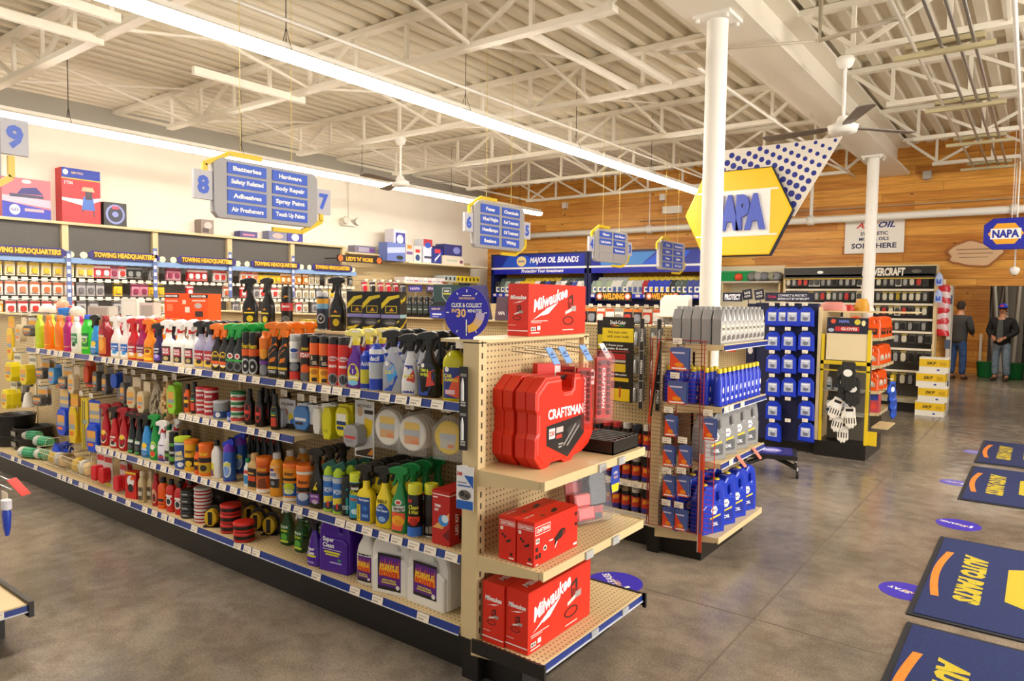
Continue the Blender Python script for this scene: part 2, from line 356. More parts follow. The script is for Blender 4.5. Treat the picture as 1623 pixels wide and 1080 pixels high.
# ---------------------------------------------------------------- strip lights (the room's lamps)
TUBE = M('#fff6ea', .4, emit=26); SHELL = M('#f4efe4', .4)
def strip_light(X, y0, y1, z, label, n):
    t = empty('strip_light', (X, y0, z), 0, label, 'ceiling light')
    L_ = y1-y0; m = MB().box(-.03, .03, 0, L_, .03, .085, SHELL); m.add([(-.085, 0, .02), (.085, 0, .02), (.085, L_, .02), (-.085, L_, .02), (-.04, 0, .05), (.04, 0, .05), (.04, L_, .05), (-.04, L_, .05)], [(0, 1, 2, 3), (4, 7, 6, 5), (0, 4, 5, 1), (3, 2, 6, 7), (0, 3, 7, 4), (1, 5, 6, 2)], SHELL)
    m.build('housing', t)
    e = L_/n
    for i in range(n):
        q = MB(); q.add([(x_, i*e+.012, z_) for x_, z_ in ((-.075, .019), (-.06, -.018), (-.02, -.032), (.02, -.032), (.06, -.018), (.075, .019))]+[(x_, (i+1)*e-.012, z_) for x_, z_ in ((-.075, .019), (-.06, -.018), (-.02, -.032), (.02, -.032), (.06, -.018), (.075, .019))], [(k_, k_+6, k_+7, k_+1) for k_ in range(5)]+[(0, 1, 2, 3, 4, 5), (6, 11, 10, 9, 8, 7)], TUBE, True)
        q.build('lamp_tube', t)
    for y in [j_ for j_ in JY if y0 < j_+.4 < y1]:
        h = MB()
        h.tube([(0, y+.4-y0, .085), (0, y+.4-y0, .2)], .003, BLK, 4); h.tube([(0, y+.4-y0, .2), (0, y+.4-y0, 4.25-z)], .004, BLK, 4)
        h.tube([(-.08, y+.4-y0, 0), (0, y+.4-y0, .2), (.08, y+.4-y0, 0)], .003, BLK, 4); h.build('hanging_wire', t)
    return t
strip_light(-4.42, -.6, 10.86, 3.4, 'long glowing strip light hung across the middle of the store', 6)
strip_light(-8.12, -.6, 11.68, 3.4, 'long glowing strip light hung along the white wall', 6)
strip_light(1.5, 1.2, 12, 3.5, 'long strip light over the entrance side of the store', 6)
# daylight from the shop front, which closes the room on the entrance side
al = bpy.data.lights.new('shopfront_daylight', 'AREA'); al.shape = 'RECTANGLE'; al.size = 14; al.size_y = 2.4; al.energy = 600; al.color = (1, .95, .88)
ao = bpy.data.objects.new('shopfront_daylight', al); COL.objects.link(ao); ao.location = (4.9, 4.5, 1.6); ao.rotation_euler = (0, math.radians(90), 0)
for i, (x, y) in enumerate(((-1, 17), (1.2, 21))):
    al = bpy.data.lights.new('stockroom_lamp', 'AREA'); al.size = 1.2; al.energy = 42; al.color = (1, .9, .75); ao = bpy.data.objects.new('stockroom_lamp', al); COL.objects.link(ao); ao.location = (x, y, 3.25)
# ---------------------------------------------------------------- ceiling fans
FB = M('#6d6158', .45)
def fan(X, Y, zc, zm, angs, label):
    t = empty('ceiling_fan', (X, Y, zm), 0, label, 'ceiling fan')
    h = zc-zm
    MB().loft([(h-.1, .03, .03), (h-.08, .055, .055), (h-.03, .075, .075), (h, .06, .06)], WHT).build('canopy', t)
    MB().cyl(.04, h-.08, .014, WHT, seg=12).build('downrod', t)
    MB().loft([(-.05, .05, .05), (-.045, .11, .11), (.01, .125, .125), (.02, .1, .1), (.04, .06, .06), (.09, .04, .04)], WHT, 28).build('motor', t)
    for a in angs:
        a = math.radians(a); q = MB(); R = Matrix.Rotation(a, 3, 'Z') @ Matrix.Rotation(math.radians(7), 3, 'X')
        V, F = curve_mesh('S', (((.08, -.025), (.2, -.05), (.66, -.072), (.7, -.05), (.7, .05), (.66, .072), (.2, .05), (.08, .025)),), .003, .001)
        q.add(V, F, FB, False, lambda x, y, z: tuple(R @ Vector((x, y, z)))); q.build('blade', t)
fan(-1.44, 6.6, 3.78, 3.19, (-64, 50, 172), 'white ceiling fan with grey blades beside the hexagon sign and column')
fan(-6.83, 6.6, 3.78, 3.2, (35, 155, 275), 'white ceiling fan with dark blades hanging near the white wall')
# ---------------------------------------------------------------- floor decals and mats
def floor_disc(px, py, r, key, rot=0, label=''):
    P = on_z(px, py, 0) if py else px; m = MB(); Vc = [(r*math.cos(i/40*6.2832), r*math.sin(i/40*6.2832)) for i in range(40)]
    m.loft([(0, r, r), (.0015, r, r)], M('#3a2fb0', .35), 40); T = flat_top(.002); m.text(key[0], 0, r*.25, r*.28, WHT, T, rot=rot); m.text(key[1], 0, -r*.2, r*.2, M('#f0c27a'), T, rot=rot)
    m.box(-.2*r, .2*r, -.62*r, -.5*r, .0016, .002, WHT)
    o = m.build('floor_decal'); o.location = (P.x, P.y, 0); o.rotation_euler.z = rot; return tag(o, label, 'floor sticker', 'round purple floor stickers')
floor_disc(Vector((-1.965, 3.665, 0)), 0, .165, ('PLEASE', '6 FEET'), 1.2, 'round purple sticker on the floor behind the red-boxed end shelf')
floor_disc(1519, 832, .15, ('THANK', 'YOU'), 1.4, 'round purple floor sticker between the two middle blue mats')
floor_disc(Vector((-.57, 4.62, 0)), 0, .14, ('STAY', 'SAFE'), 1.4, 'round purple floor sticker half under the third blue mat')
floor_disc(Vector((-.6, 7.8, 0)), 0, .12, ('STAY', 'SAFE'), 1.4, 'round purple floor sticker at edge of second blue mat')
floor_disc(Vector((-.55, 9.6, 0)), 0, .12, ('STAY', 'SAFE'), 1.4, 'round purple floor sticker at edge of farthest blue mat')
MATC = noisy('mat_pile', '#101c48', '#1a2a60', 120, .95); MATY = noisy('mat_yellow', '#a8961e', '#c4b024', 160, .9); MATO = noisy('mat_orange', '#c86818', '#e08a28', 120, .9)
def mat_thing(x0, y0, y1, label, rz=0):
    W = 1.45; Lm = y1-y0; t = empty('floor_mat', (x0, y0, 0), rz, label, 'floor mat', 'blue shop mats')
    MB().box(0, W, 0, Lm, 0, .008, M('#11141c', .7)).build('rubber_edge', t)
    m = MB().box(.03, W-.03, .03, Lm-.03, .006, .012, MATC); c = Lm/2
    T = lambda u, v, d=0: (v, c-u, .0122+d)      # text reads towards the viewer, its top to +X
    m.text('AUTO PARTS', 0, .245, .115, MATY, T, shear=.25, wid=.92, bold=.075)
    arc = [(-.62+1.24*i/20, .13-.05*math.cos((i/10-1)*1.3)) for i in range(21)]; arc2 = [(-.62+1.24*i/20, .09-.075*math.cos((i/10-1)*1.4)+.03) for i in range(21)]
    for i in range(20): m.add([(arc[i][0]*.72, arc[i][1]+.0, .0003), (arc[i+1][0]*.72, arc[i+1][1]+.0, .0003), (arc[i+1][0]*.72, arc[i+1][1]-.042, .0003), (arc[i][0]*.72, arc[i][1]-.042, .0003)], [(0, 1, 2, 3)], MATO, False, T)
    hx = [(-.3, .42), (.3, .42), (.52, .75), (.3, 1.08), (-.3, 1.08), (-.52, .75)]; m.sheet(hx, MATY, T, .0005)
    m.sheet([(-.4, .58), (.4, .58), (.4, .92), (-.4, .92)], WHT, T, .0009); m.text('NAPA', 0, .75, .26, MATC, T, .0014, bold=.05, wid=.7)
    m.build('pile', t)
mat_thing(-.5, 2.55, 4.16, 'nearest blue door mat, cut by the bottom of the picture')
mat_thing(-.52, 4.27, 5.88, 'third blue door mat from the back, with yellow lettering')
mat_thing(-.52, 7.13, 8.72, 'second blue door mat from the back, small and far')
mat_thing(-.52, 8.95, 10.5, 'farthest blue door mat, near the stockroom door')
# ================================================================ PRODUCT RECIPES
def ell(cx, cy, rx, ry, n=20): return [(cx+rx*math.cos(6.2832*i/n), cy+ry*math.sin(6.2832*i/n)) for i in range(n)]
def rct(u0, v0, u1, v1): return [(u0, v0), (u1, v0), (u1, v1), (u0, v1)]
def art(mb, T, items, step=0, d0=.0004):
    # items in label metres: ('r',u0,v0,u1,v1,col) ('e',cx,cy,rx,ry,col) ('p',pts,col) ('t',txt,cx,cy,h,col[,shear[,wid[,rot]]])
    for i, it in enumerate(items):
        d = d0+i*.00012; m = M(it[-1], .4) if it[0] != 't' else None
        if it[0] == 'r': mb.sheet(rct(*it[1:5]), m, T, d, step)
        elif it[0] == 'e': mb.sheet(ell(*it[1:5]), m, T, d, step)
        elif it[0] == 'p': mb.sheet(it[1], m, T, d, step)
        else:
            _, tx, cx, cy, h, c = it[:6]; sh = it[6] if len(it) > 6 else 0; wd = it[7] if len(it) > 7 else None; ro = it[8] if len(it) > 8 else 0
            mb.text(tx, cx, cy, h, M(c, .4), T, d+.0003, shear=sh, wid=wd, rot=ro, bold=.03)
def brand(w, h, bg, c1, c2, txt='', tc='#ffffff', style=0, pic=None, off=0):
    """a busy printed face: ground, bands, a picture patch, brand word, lines of small print"""
    a, b = w/2, h/2; L = [('r', -a, off-b, a, off+b, bg)]
    R = random.Random(hash((bg, c1, txt, style)) if False else sum(map(ord, bg+c1+c2+txt))+style)
    if style == 0: L += [('p', [(-a, off-b), (a, off-b), (a, off-b*.35), (-a, off-b*.1)], c1), ('e', w*.05, off-b*.45, w*.3, h*.13, c2)]
    elif style == 1: L += [('r', -a, off-b, a, off-b*.3, c1), ('r', -a, off+b*.62, a, off+b*.78, c2), ('e', 0, off-b*.62, w*.32, h*.12, c2)]
    elif style == 2: L += [('p', [(-a, off-b*.2), (a, off+b*.3), (a, off-b), (-a, off-b)], c1), ('e', w*.02, off-b*.55, w*.34, h*.16, '#2a2a2e'), ('e', w*.02, off-b*.55, w*.22, h*.1, '#c9ccd0')]
    elif style == 3: L += [('e', 0, off+b*.1, w*.4, h*.22, c1), ('e', 0, off+b*.1, w*.25, h*.12, c2), ('r', -a, off-b, a, off-b*.72, c1)]
    elif style == 4: L += [('p', [(-a, off-b), (a*.5, off-b), (a, off+b*.2), (-a*.2, off+b*.45), (-a, off+b*.1)], c1), ('p', [(-a*.2, off-b*.9), (a, off-b*.5), (a, off-b*.1), (0, off-b*.2)], c2)]
    if txt: L.append(('t', txt, 0, off+b*.5, h*.13, tc, .15, w*.86))
    for k in range(3): L.append(('r', -a*.75, off-b*(-.16+.09*k)-h*.012, a*(.2+.5*R.random()), off-b*(-.16+.09*k)+h*.006, tc))
    return L
def prof(rings, n):
    def T(u, v, d=0):
        z = v
        for i in range(len(rings)-1):
            if rings[i][0] <= z <= rings[i+1][0]:
                t = (z-rings[i][0])/max(1e-6, rings[i+1][0]-rings[i][0]); rx = rings[i][1]*(1-t)+rings[i+1][1]*t; ry = rings[i][2]*(1-t)+rings[i+1][2]*t; break
        else: rx, ry = rings[-1][1:3]
        k = min(.985, abs(u)/rx); return (math.copysign(k*rx, u), -(ry*(1-k**n)**(1/n))-d, v)
    return T
TRIG = ((-.058, 0), (-.06, .016), (-.03, .027), (.01, .031), (.034, .024), (.04, .012), (.034, .002), (.014, -.004), (.013, -.028), (-.013, -.028), (-.013, -.004), (-.03, -.001))
LEV = ((-.034, .002), (-.024, .002), (-.02, -.02), (-.03, -.05), (-.04, -.062), (-.046, -.058), (-.036, -.038), (-.031, -.018))
def spray(key, body, trig, lab, w=.1, d=.056, h=.215, noz=None, style=0, coll=None, clearb=False, nm='spray_bottle'):
    rx, ry = w/2, d/2; bm = G(body) if not clearb else M(body, .12, 0, .55)
    if style == 0: R = [(0, rx*.9, ry*.85), (.006, rx, ry), (h*.52, rx, ry), (h*.66, rx*.86, ry*.9), (h*.8, rx*.5, ry*.62), (h*.92, .017, .017), (h, .014, .014)]
    elif style == 1: R = [(0, rx*.85, ry*.85), (.008, rx, ry), (h*.3, rx, ry), (h*.5, rx*.8, ry*.85), (h*.7, rx*.68, ry*.72), (h*.86, rx*.42, ry*.55), (h*.94, .016, .016), (h, .014, .014)]
    else: R = [(0, rx*.92, ry*.9), (.006, rx, ry), (h*.62, rx, ry), (h*.74, rx*.75, ry*.8), (h*.8, .017, .017), (h, .014, .014)]
    b = MB().loft(R, bm, 20, 3.2 if style != 1 else 2.4); T = prof(R, 3.2 if style != 1 else 2.4)
    parts = [('body', b)]
    if lab: l = MB(); art(l, T, lab, .009); parts.append(('label', l))
    if trig:
        s = MB().cyl(h-.004, h+.022, .0175, M(coll or trig, .35), seg=14).shape((TRIG,), .026, .005, M(trig, .35), lambda u, v, q: (u, q, v+h+.044))
        if noz: s.box(-.066, -.054, -.01, .01, h+.044, h+.062, M(noz, .35)); s.box(-.02, .03, -.0135, .0135, h+.06, h+.07, M(noz, .35))
        parts.append(('spray_head', s)); v = MB().shape((LEV,), .014, .003, M(noz or trig, .4), lambda u, v, q: (u, q, v+h+.044)); parts.append(('trigger', v))
    kit(key, nm, 'spray bottle', parts)
def can(key, body, cap, lab, r=.033, h=.2, ch=.042, capstyle=0, rim=None, nm='aerosol_can', cat='spray can', cr=None):
    b = MB().loft([(0, r*.95, r*.95), (.004, r, r), (h, r, r), (h+.004, r*.96, r*.96)], M(body, .3, .15), 24)
    b.loft([(0, r*1.01, r*1.01), (.005, r*1.02, r*1.02), (.007, r, r)], CHROME, 24); l = MB(); art(l, wrap(r, 0), lab, .008, .0004)
    c = MB(); q = cr or r*.97; mc = M(cap, .35)
    if capstyle == 0: c.loft([(h+.002, q, q), (h+ch-.004, q*.97, q*.97), (h+ch, q*.9, q*.9)], mc, 24)
    elif capstyle == 1: c.loft([(h, q*.98, q*.98), (h+.012, q*.75, q*.75), (h+.014, q*.62, q*.62), (h+ch, q*.58, q*.58)], mc, 20)
    else: c.loft([(h, q*.98, q*.98), (h+.03, q*.9, q*.9), (h+.05, q*.5, q*.6, 0, 0)], mc, 16).shape((((-.03, 0), (-.036, .022), (.02, .05), (.032, .03), (.022, -.004)),), .03, .004, M(rim or cap, .35), lambda u, v, d_: (u, d_, v+h+.032))
    kit(key, nm, cat, [('body', b), ('label', l), ('cap', c)])
def tub(key, body, lid, lab, r=.05, h=.19, lh=.025, lr=1.03, nm='wipes_canister', cat='canister'):
    b = MB().loft([(0, r*.97, r*.97), (.006, r, r), (h, r, r)], M(body, .35), 26); l = MB(); art(l, wrap(r), lab, .01)
    c = MB().loft([(h, r*lr, r*lr), (h+lh-.004, r*lr, r*lr), (h+lh, r*lr*.94, r*lr*.94)], M(lid, .35), 26)
    kit(key, nm, cat, [('body', b), ('label', l), ('lid', c)])
def bottle(key, body, cap, lab, w=.08, d=.05, h=.2, cr=.016, ch=.03, n=2.6, sh=.78, nm='bottle', alpha=1, waist=0):
    rx, ry = w/2, d/2; m = G(body) if alpha == 1 else M(body, .12, 0, alpha)
    R = [(0, rx*.92, ry*.92), (.006, rx, ry), (h*.35, rx*(1-waist), ry*(1-waist)), (h*sh*.9, rx, ry), (h*sh, rx*.92, ry*.92), (h*(sh+.1), rx*.6, ry*.7), (h*.97, cr, cr), (h, cr, cr)]
    b = MB().loft(R, m, 22, n); T = prof(R, n); l = MB(); art(l, T, lab, .008); c = MB().loft([(h-.004, cr*1.25, cr*1.25), (h+ch*.9, cr*1.15, cr*1.15), (h+ch, cr, cr)], M(cap, .35), 16)
    kit(key, nm, 'bottle', [('body', b), ('label', l), ('cap', c)])
def carton(key, w, d, h, col, front=(), side=(), top=(), nm='product_box', cat='box', back=None):
    b = MB().box(-w/2, w/2, -d/2, d/2, 0, h, M(col, .45)); l = MB()
    art(l, flat_xz(-d/2, 0, h/2), front)
    if side: art(l, flat_yz(w/2, 0, h/2), side)
    if top: art(l, flat_top(h), top)
    kit(key, nm, cat, [('carton', b), ('printed_face', l)] if l.v else [('carton', b)])
def jug(key, body, cap, lab, w=.2, d=.11, h=.31, style=0, nm='oil_jug', cat='jug', cx=None):
    a = w/2
    if style == 0:     # cap on the -x shoulder, handle loop on the +x side
        out = ((-a, .012), (-a+.012, 0), (a-.012, 0), (a, .012), (a, h*.7), (a*.82, h*.93), (a*.6, h*.98), (a*.3, h*.985), (a*.05, h*.9), (-a*.15, h*.9), (-a*.2, h*.93), (-a*.62, h*.93), (-a*.68, h*.88), (-a, h*.68))
        hole = ((a*.2, h*.62), (a*.16, h*.84), (a*.4, h*.9), (a*.62, h*.86), (a*.72, h*.66), (a*.55, h*.58)); cx = -a*.41; cz = h*.93; cr = .022
    else:              # gallon: shoulders rise to a centred cap, grip hole at the side
        out = ((-a, .012), (-a+.012, 0), (a-.012, 0), (a, .012), (a, h*.66), (a*.86, h*.84), (a*.5, h*.93), (a*.28, h*.95), (-a*.25, h*.95), (-a*.6, h*.9), (-a*.9, h*.8), (-a, h*.68))
        hole = ((a*.22, h*.68), (a*.2, h*.86), (a*.45, h*.86), (a*.68, h*.76), (a*.66, h*.66)); cx = 0; cz = h*.94; cr = .02
    b = MB().shape((out, hole), d*.72, .016, G(body), lambda u, v, q: (u, q*1.15, v))
    b.shape((((-a*.94, .006), (a*.94, .006), (a*.94, h*.52), (a*.7, h*.58), (-a*.7, h*.58), (-a*.94, h*.52)),), d, .012, G(body), lambda u, v, q: (u, q, v))
    c = MB().loft([(cz, cr, cr, cx, 0), (cz+.02, cr, cr, cx, 0), (cz+.024, cr*.85, cr*.85, cx, 0)], M(cap, .35), 18)
    l = MB(); art(l, flat_xz(-d/2, 0, 0), lab); kit(key, nm, cat, [('body', b), ('label', l), ('cap', c)])
# --- flames-and-purple cleaner label, shared by three white containers
def flame_label(w, h, off):
    a = w/2; L = [('r', -a, off-h/2, a, off+h/2, '#151018'), ('p', [(-a, off-h*.4), (a, off-h*.4), (a, off+h*.42), (-a*.8, off+h*.42)], '#5b1f86')]
    for i in range(9):
        u = -a*.9+i*w*.1; L.append(('p', [(u, off-h*.12), (u+w*.1, off-h*.12), (u+w*.07, off+h*(.3+.04*(i % 3))), (u+w*.03, off+h*.2)], '#e0341c' if i % 2 else '#f07a20'))
    L += [('r', -a*.86, off-h*.1, a*.86, off+h*.1, '#f29a1e'), ('t', 'PURPLE', 0, off+h*.14, h*.15, '#ffd838', .1, w*.8), ('t', 'POWER', 0, off-h*.05, h*.16, '#d8201a', .1, w*.8),
          ('t', 'INDUSTRIAL', 0, off-h*.22, h*.05, '#f4e04a', .1, w*.6), ('t', 'DEGREASER', 0, off-h*.29, h*.05, '#f4e04a', .1, w*.66), ('e', a*.75, off-h*.38, w*.08, w*.08, '#e8e4da')]
    return L
# shelf A
spray('s_white_blue', '#efe6e0', '#f3ece6', brand(.08, .09, '#1d63c0', '#f0f0f0', '#2f9be0', 'CLEAR', off=.06), h=.22)
spray('s_red', '#c01a20', '#d02020', brand(.085, .1, '#b01828', '#e8a020', '#f4e8e0', 'RED', off=.065), h=.215)
spray('s_magenta', '#a01458', '#c01a3a', brand(.085, .1, '#7a1048', '#e8b020', '#f0e0e8', 'WAX', off=.065), h=.215)
spray('s_orange', '#f08412', '#f07812', brand(.085, .11, '#f09a18', '#f6d020', '#c84010', 'CITRUS', '#3a2410', style=3, off=.068), h=.215)
spray('s_whitered', '#f4f1ec', '#f4f1ec', [('r', -.038, .02, .038, .12, '#1a1414'), ('r', -.034, .06, .034, .11, '#b8202a'), ('t', 'BLACK', 0, .098, .016, '#ffffff', 0, .05), ('t', 'MAGIC', 0, .078, .016, '#ffffff', 0, .055), ('e', 0, .04, .022, .014, '#c8b070')], h=.215, coll='#d02a1c', style=2)
spray('s_lilac', '#b9b6dc', '#141416', brand(.08, .1, '#b01c2c', '#e8c040', '#1c1c20', 'RAIN', off=.065), h=.22, clearb=True)
spray('s_black_orange', '#141210', '#ef7412', [('e', 0, .07, .036, .05, '#e8b91c'), ('e', 0, .07, .03, .04, '#141210'), ('t', 'WAX', 0, .09, .016, '#f3c61c', .2, .044), ('r', -.03, .04, .03, .06, '#e8601c'), ('r', -.02, .03, .022, .038, '#f0f0f0')], h=.21)
spray('s_black_green', '#101312', '#169b3c', [('e', 0, .1, .022, .018, '#e9e6e0'), ('e', 0, .1, .014, .01, '#c03028'), ('r', -.036, .068, .036, .08, '#2fae4a'), ('e', 0, .04, .034, .03, '#5b5f64'), ('e', 0, .04, .022, .02, '#15181a')], h=.215)
can('c_tire', '#17140f', '#0f0d0b', [('r', -.09, .002, .09, .198, '#1a1410'), ('r', -.09, .11, .09, .15, '#e8601c'), ('t', 'Foam', 0, .168, .028, '#f3d41c', .2, .05), ('e', 0, .05, .03, .045, '#c9ccd0'), ('e', 0, .05, .022, .034, '#20201f'), ('e', 0, .05, .008, .01, '#d0d0d0')], h=.205)
can('c_orangecan', '#e87818', '#e87818', [('r', -.09, .002, .09, .14, '#26221f'), ('r', -.09, .07, .09, .09, '#7a3aa0'), ('e', 0, .13, .026, .03, '#f4a020'), ('e', 0, .04, .028, .03, '#8a8e94')], h=.215, capstyle=1)
spray('s_tallblack', '#1a1614', '#f07a14', [('p', [(-.03, .12), (.03, .17), (.02, .2), (-.03, .16)], '#f0801c'), ('r', -.034, .02, .034, .07, '#1e1c12'), ('r', -.034, .05, .034, .064, '#e8c020'), ('p', [(-.02, .085), (.02, .095), (.026, .12), (-.01, .11)], '#f0801c'), ('t', 'TIRE', 0, .035, .014, '#e8e8e8', 0, .05)], w=.078, d=.055, h=.235, style=2)
can('c_whitetire', '#efece6', '#bdbcb8', [('r', -.09, .002, .09, .05, '#e0352c'), ('r', -.09, .05, .09, .1, '#26282c'), ('e', 0, .075, .028, .022, '#8d9196'), ('e', 0, .165, .022, .011, '#1d4aa8'), ('r', -.02, .12, .02, .15, '#b8c0cc')], h=.21)
can('c_foam', '#1b1512', '#141110', [('r', -.09, .002, .09, .2, '#1b1512'), ('r', -.09, .13, .09, .16, '#d8302a'), ('t', 'FOAM', 0, .145, .024, '#ffffff', .1, .055), ('t', 'Armor', 0, .18, .02, '#f3d41c', .2, .045), ('e', 0, .07, .026, .026, '#e86018'), ('e', 0, .03, .03, .024, '#5f6266')], h=.215)
can('c_orangeyel', '#e8641c', '#161210', [('r', -.09, .002, .09, .08, '#f0b41c'), ('r', -.034, .09, .034, .15, '#1c1712'), ('t', 'S', -.012, .135, .02, '#e8d0a0'), ('t', 'GEL', .004, .108, .018, '#e8e0c8', 0, .03), ('e', 0, .06, .02, .014, '#c07a10'), ('r', -.012, .01, .016, .03, '#2a2014')], h=.21)
can('c_redcan', '#d3281c', '#1a1310', [('r', -.09, .002, .09, .2, '#d3281c'), ('e', 0, .14, .028, .012, '#e8dede'), ('t', 'Mother', 0, .14, .014, '#c02418', .2, .045), ('r', -.024, .095, .02, .108, '#f0d8d0'), ('e', 0, .035, .03, .03, '#8f9499'), ('e', 0, .035, .02, .022, '#1c1c1e')], h=.21, r=.036)
spray('s_purple', '#5d1f93', '#f0e27a', [('e', 0, .07, .038, .056, '#d8cc3a'), ('e', 0, .085, .024, .02, '#5a2a9c'), ('t', '1', 0, .085, .024, '#f0e0f4'), ('r', -.03, .05, .03, .06, '#f4f0c8'), ('e', 0, .028, .032, .014, '#7ec4ec')], w=.098, h=.22, noz='#f2efe2', coll='#e8d020')
spray('s_purple_can', '#2c1c50', '#17121c', brand(.07, .1, '#2a1a4c', '#5a3cae', '#c8b8f0', 'DARK', off=.07), w=.08, h=.19)
can('c_bluewhite', '#e8e8ea', '#1c46c0', [('r', -.09, .002, .09, .06, '#1c3fb8'), ('r', -.09, .14, .09, .18, '#1c46c8'), ('t', 'dacil', 0, .16, .024, '#ffffff', .1, .05), ('r', -.09, .06, .09, .14, '#b9bfc6')], h=.2, ch=.03, capstyle=1, r=.036)
can('c_bluesmall', '#1c3fb0', '#1c50d0', [('r', -.09, .03, .09, .1, '#c9c030'), ('t', 'Acid', 0, .13, .022, '#e8ecf8', .2, .05)], h=.165, ch=.025, capstyle=1, r=.03)
spray('s_glass', '#cfd3da', '#15130f', [('p', [(-.042, .01), (.01, .01), (.042, .08), (.02, .14), (-.042, .17)], '#1c44a8'), ('p', [(-.01, .05), (.04, .09), (.02, .14), (-.02, .1)], '#3f9fe0'), ('t', 'GLASS', -.012, .1, .018, '#f0e040', 0, .04), ('e', -.02, .14, .011, .011, '#e8e4da')], w=.11, d=.06, h=.225, clearb=True)
spray('s_protect', '#dfe0e2', '#15130f', [('p', [(-.038, .01), (.03, .01), (.04, .06), (.02, .14), (-.03, .14)], '#27308c'), ('p', [(-.01, .07), (.036, .06), (.026, .12)], '#d03a2a'), ('t', 'PROTECT', 0, .088, .015, '#f0e040', 0, .055), ('e', -.014, .122, .01, .01, '#f0eadc')], w=.09, h=.21, style=1)
spray('s_tirewheel', '#171412', '#15130f', [('p', [(-.045, .01), (.01, .01), (.045, .11), (.03, .15), (-.03, .16)], '#1c3f9c'), ('p', [(0, .05), (.045, .06), (.045, .13), (.01, .12)], '#e0442c'), ('t', 'TIRE &', -.008, .125, .014, '#e8f040', 0, .045), ('t', 'WHEEL', -.008, .106, .014, '#e8f040', 0, .05), ('e', -.02, .147, .01, .01, '#f0eadc')], w=.108, d=.062, h=.225)
bottle('b_yellow', '#c9c312', '#17140f', [('r', -.043, .012, .043, .15, '#27307c'), ('p', [(-.02, .03), (.043, .012), (.043, .12), (.01, .1)], '#e0542c'), ('t', 'CAR', -.016, .112, .016, '#f0e040'), ('t', 'SHAMPOO', 0, .094, .015, '#f0e040', 0, .07), ('r', -.03, .03, .02, .05, '#e8c0c8'), ('e', -.022, .14, .011, .011, '#f0eadc')], w=.115, d=.07, h=.23, cr=.018, ch=.014, alpha=.85, sh=.82)
for k, c, cc in (('b_orange', '#ee7a12', '#ee7a12'), ('b_magenta', '#b0186c', '#b0186c'), ('b_lime', '#bcd422', '#d8d838')):
    bottle(k, c, cc, brand(.075, .11, c, '#f4d020', '#ffffff', 'WASH', off=.09, style=3), w=.09, d=.06, h=.25, waist=.2)
bottle('b_white_green', '#e4e2da', '#d8d8d8', brand(.08, .12, '#3a8a4a', '#e8e8e0', '#204a30', 'ECO', off=.09), w=.1, d=.06, h=.25)
bottle('b_green', '#35c832', '#2452c8', brand(.08, .12, '#1e7a30', '#9ae04a', '#2b2b38', 'GREEN', off=.1, style=3), w=.11, d=.07, h=.27, cr=.02)
bottle('b_redorange', '#8c1420', '#8c1420', [('p', [(-.045, .02), (.045, .02), (.045, .14), (-.045, .17)], '#d8741c'), ('e', 0, .09, .03, .05, '#f0a83a'), ('e', 0, .18, .03, .02, '#b01c2c'), ('t', 'WASH', 0, .15, .018, '#f4e8c8', 0, .06)], w=.12, d=.075, h=.27, cr=.02)
# middle shelf B
tub('t_redwhite', '#e6e2dc', '#c01820', [('r', -.14, .012, .14, .062, '#b01822'), ('t', 'Sponge', 0, .04, .02, '#ffffff', .1, .05)], r=.042, h=.075, lh=.014, nm='polish_tub')
tub('t_silver', '#9aa0a4', '#b8bcc0', [('r', -.15, .01, .15, .05, '#26468c'), ('e', 0, .03, .016, .016, '#e8e8e8')], r=.047, h=.1, lh=.01, nm='polish_tub')
tub('t_green', '#e2ddd2', '#12723a', [('r', -.13, .01, .13, .03, '#c8372c'), ('t', 'wax', 0, .032, .014, '#20502c')], r=.043, h=.045, lh=.016, nm='wax_tin')
bottle('b_blackred', '#17100e', '#120e0c', [('e', 0, .075, .024, .05, '#b8221a'), ('e', 0, .075, .018, .04, '#2a0d0a'), ('r', -.016, .065, .018, .085, '#e03a2a')], w=.062, d=.05, h=.18, cr=.012, ch=.03, sh=.72)
bottle('b_blackyel', '#17130e', '#120e0c', [('r', -.024, .02, .024, .07, '#d8402a'), ('r', -.024, .08, .024, .13, '#e0c020'), ('r', -.02, .09, .02, .1, '#2a8a6a')], w=.055, d=.045, h=.17, cr=.012, sh=.72)
bottle('b_orangesm', '#e85c14', '#1a1410', [('r', -.02, .03, .02, .1, '#26180f'), ('r', -.02, .06, .02, .08, '#f0c020')], w=.05, d=.04, h=.15, cr=.012)
tub('t_bluejar', '#1d48b8', '#1d48b8', [('r', -.05, .01, .05, .03, '#d8dce8')], r=.022, h=.045, lh=.01, nm='polish_tub')
# shelf C
spray('s_crimson', '#b00f1c', '#a01420', [('e', 0, .07, .034, .05, '#e8c8b8'), ('e', 0, .07, .026, .04, '#241014'), ('e', 0, .1, .022, .018, '#f0c428')], w=.098, d=.06, h=.235, style=1, noz='#b01420')
spray('s_crimson_plain', '#c0141c', '#20100f', brand(.07, .09, '#a01018', '#d8d0c8', '#20100f', 'WHEEL', off=.06), w=.09, h=.225, style=1)
spray('s_blackgrn', '#15171a', '#15130f', [('p', [(-.03, .01), (.02, .01), (.034, .09), (-.03, .12)], '#2d9a40'), ('r', -.026, .08, .026, .1, '#d0d4d0'), ('e', 0, .05, .02, .02, '#4a4e54')], w=.09, h=.22, style=1, noz='#8a1420')
spray('s_blueb', '#2f8fd4', '#14120f', [('r', -.042, .012, .042, .1, '#1a1c24'), ('e', 0, .085, .026, .02, '#f0c428'), ('t', 'WHEEL', 0, .06, .013, '#ffffff', 0, .06), ('e', 0, .03, .03, .016, '#5a8ac8')], w=.105, d=.06, h=.225, style=1)
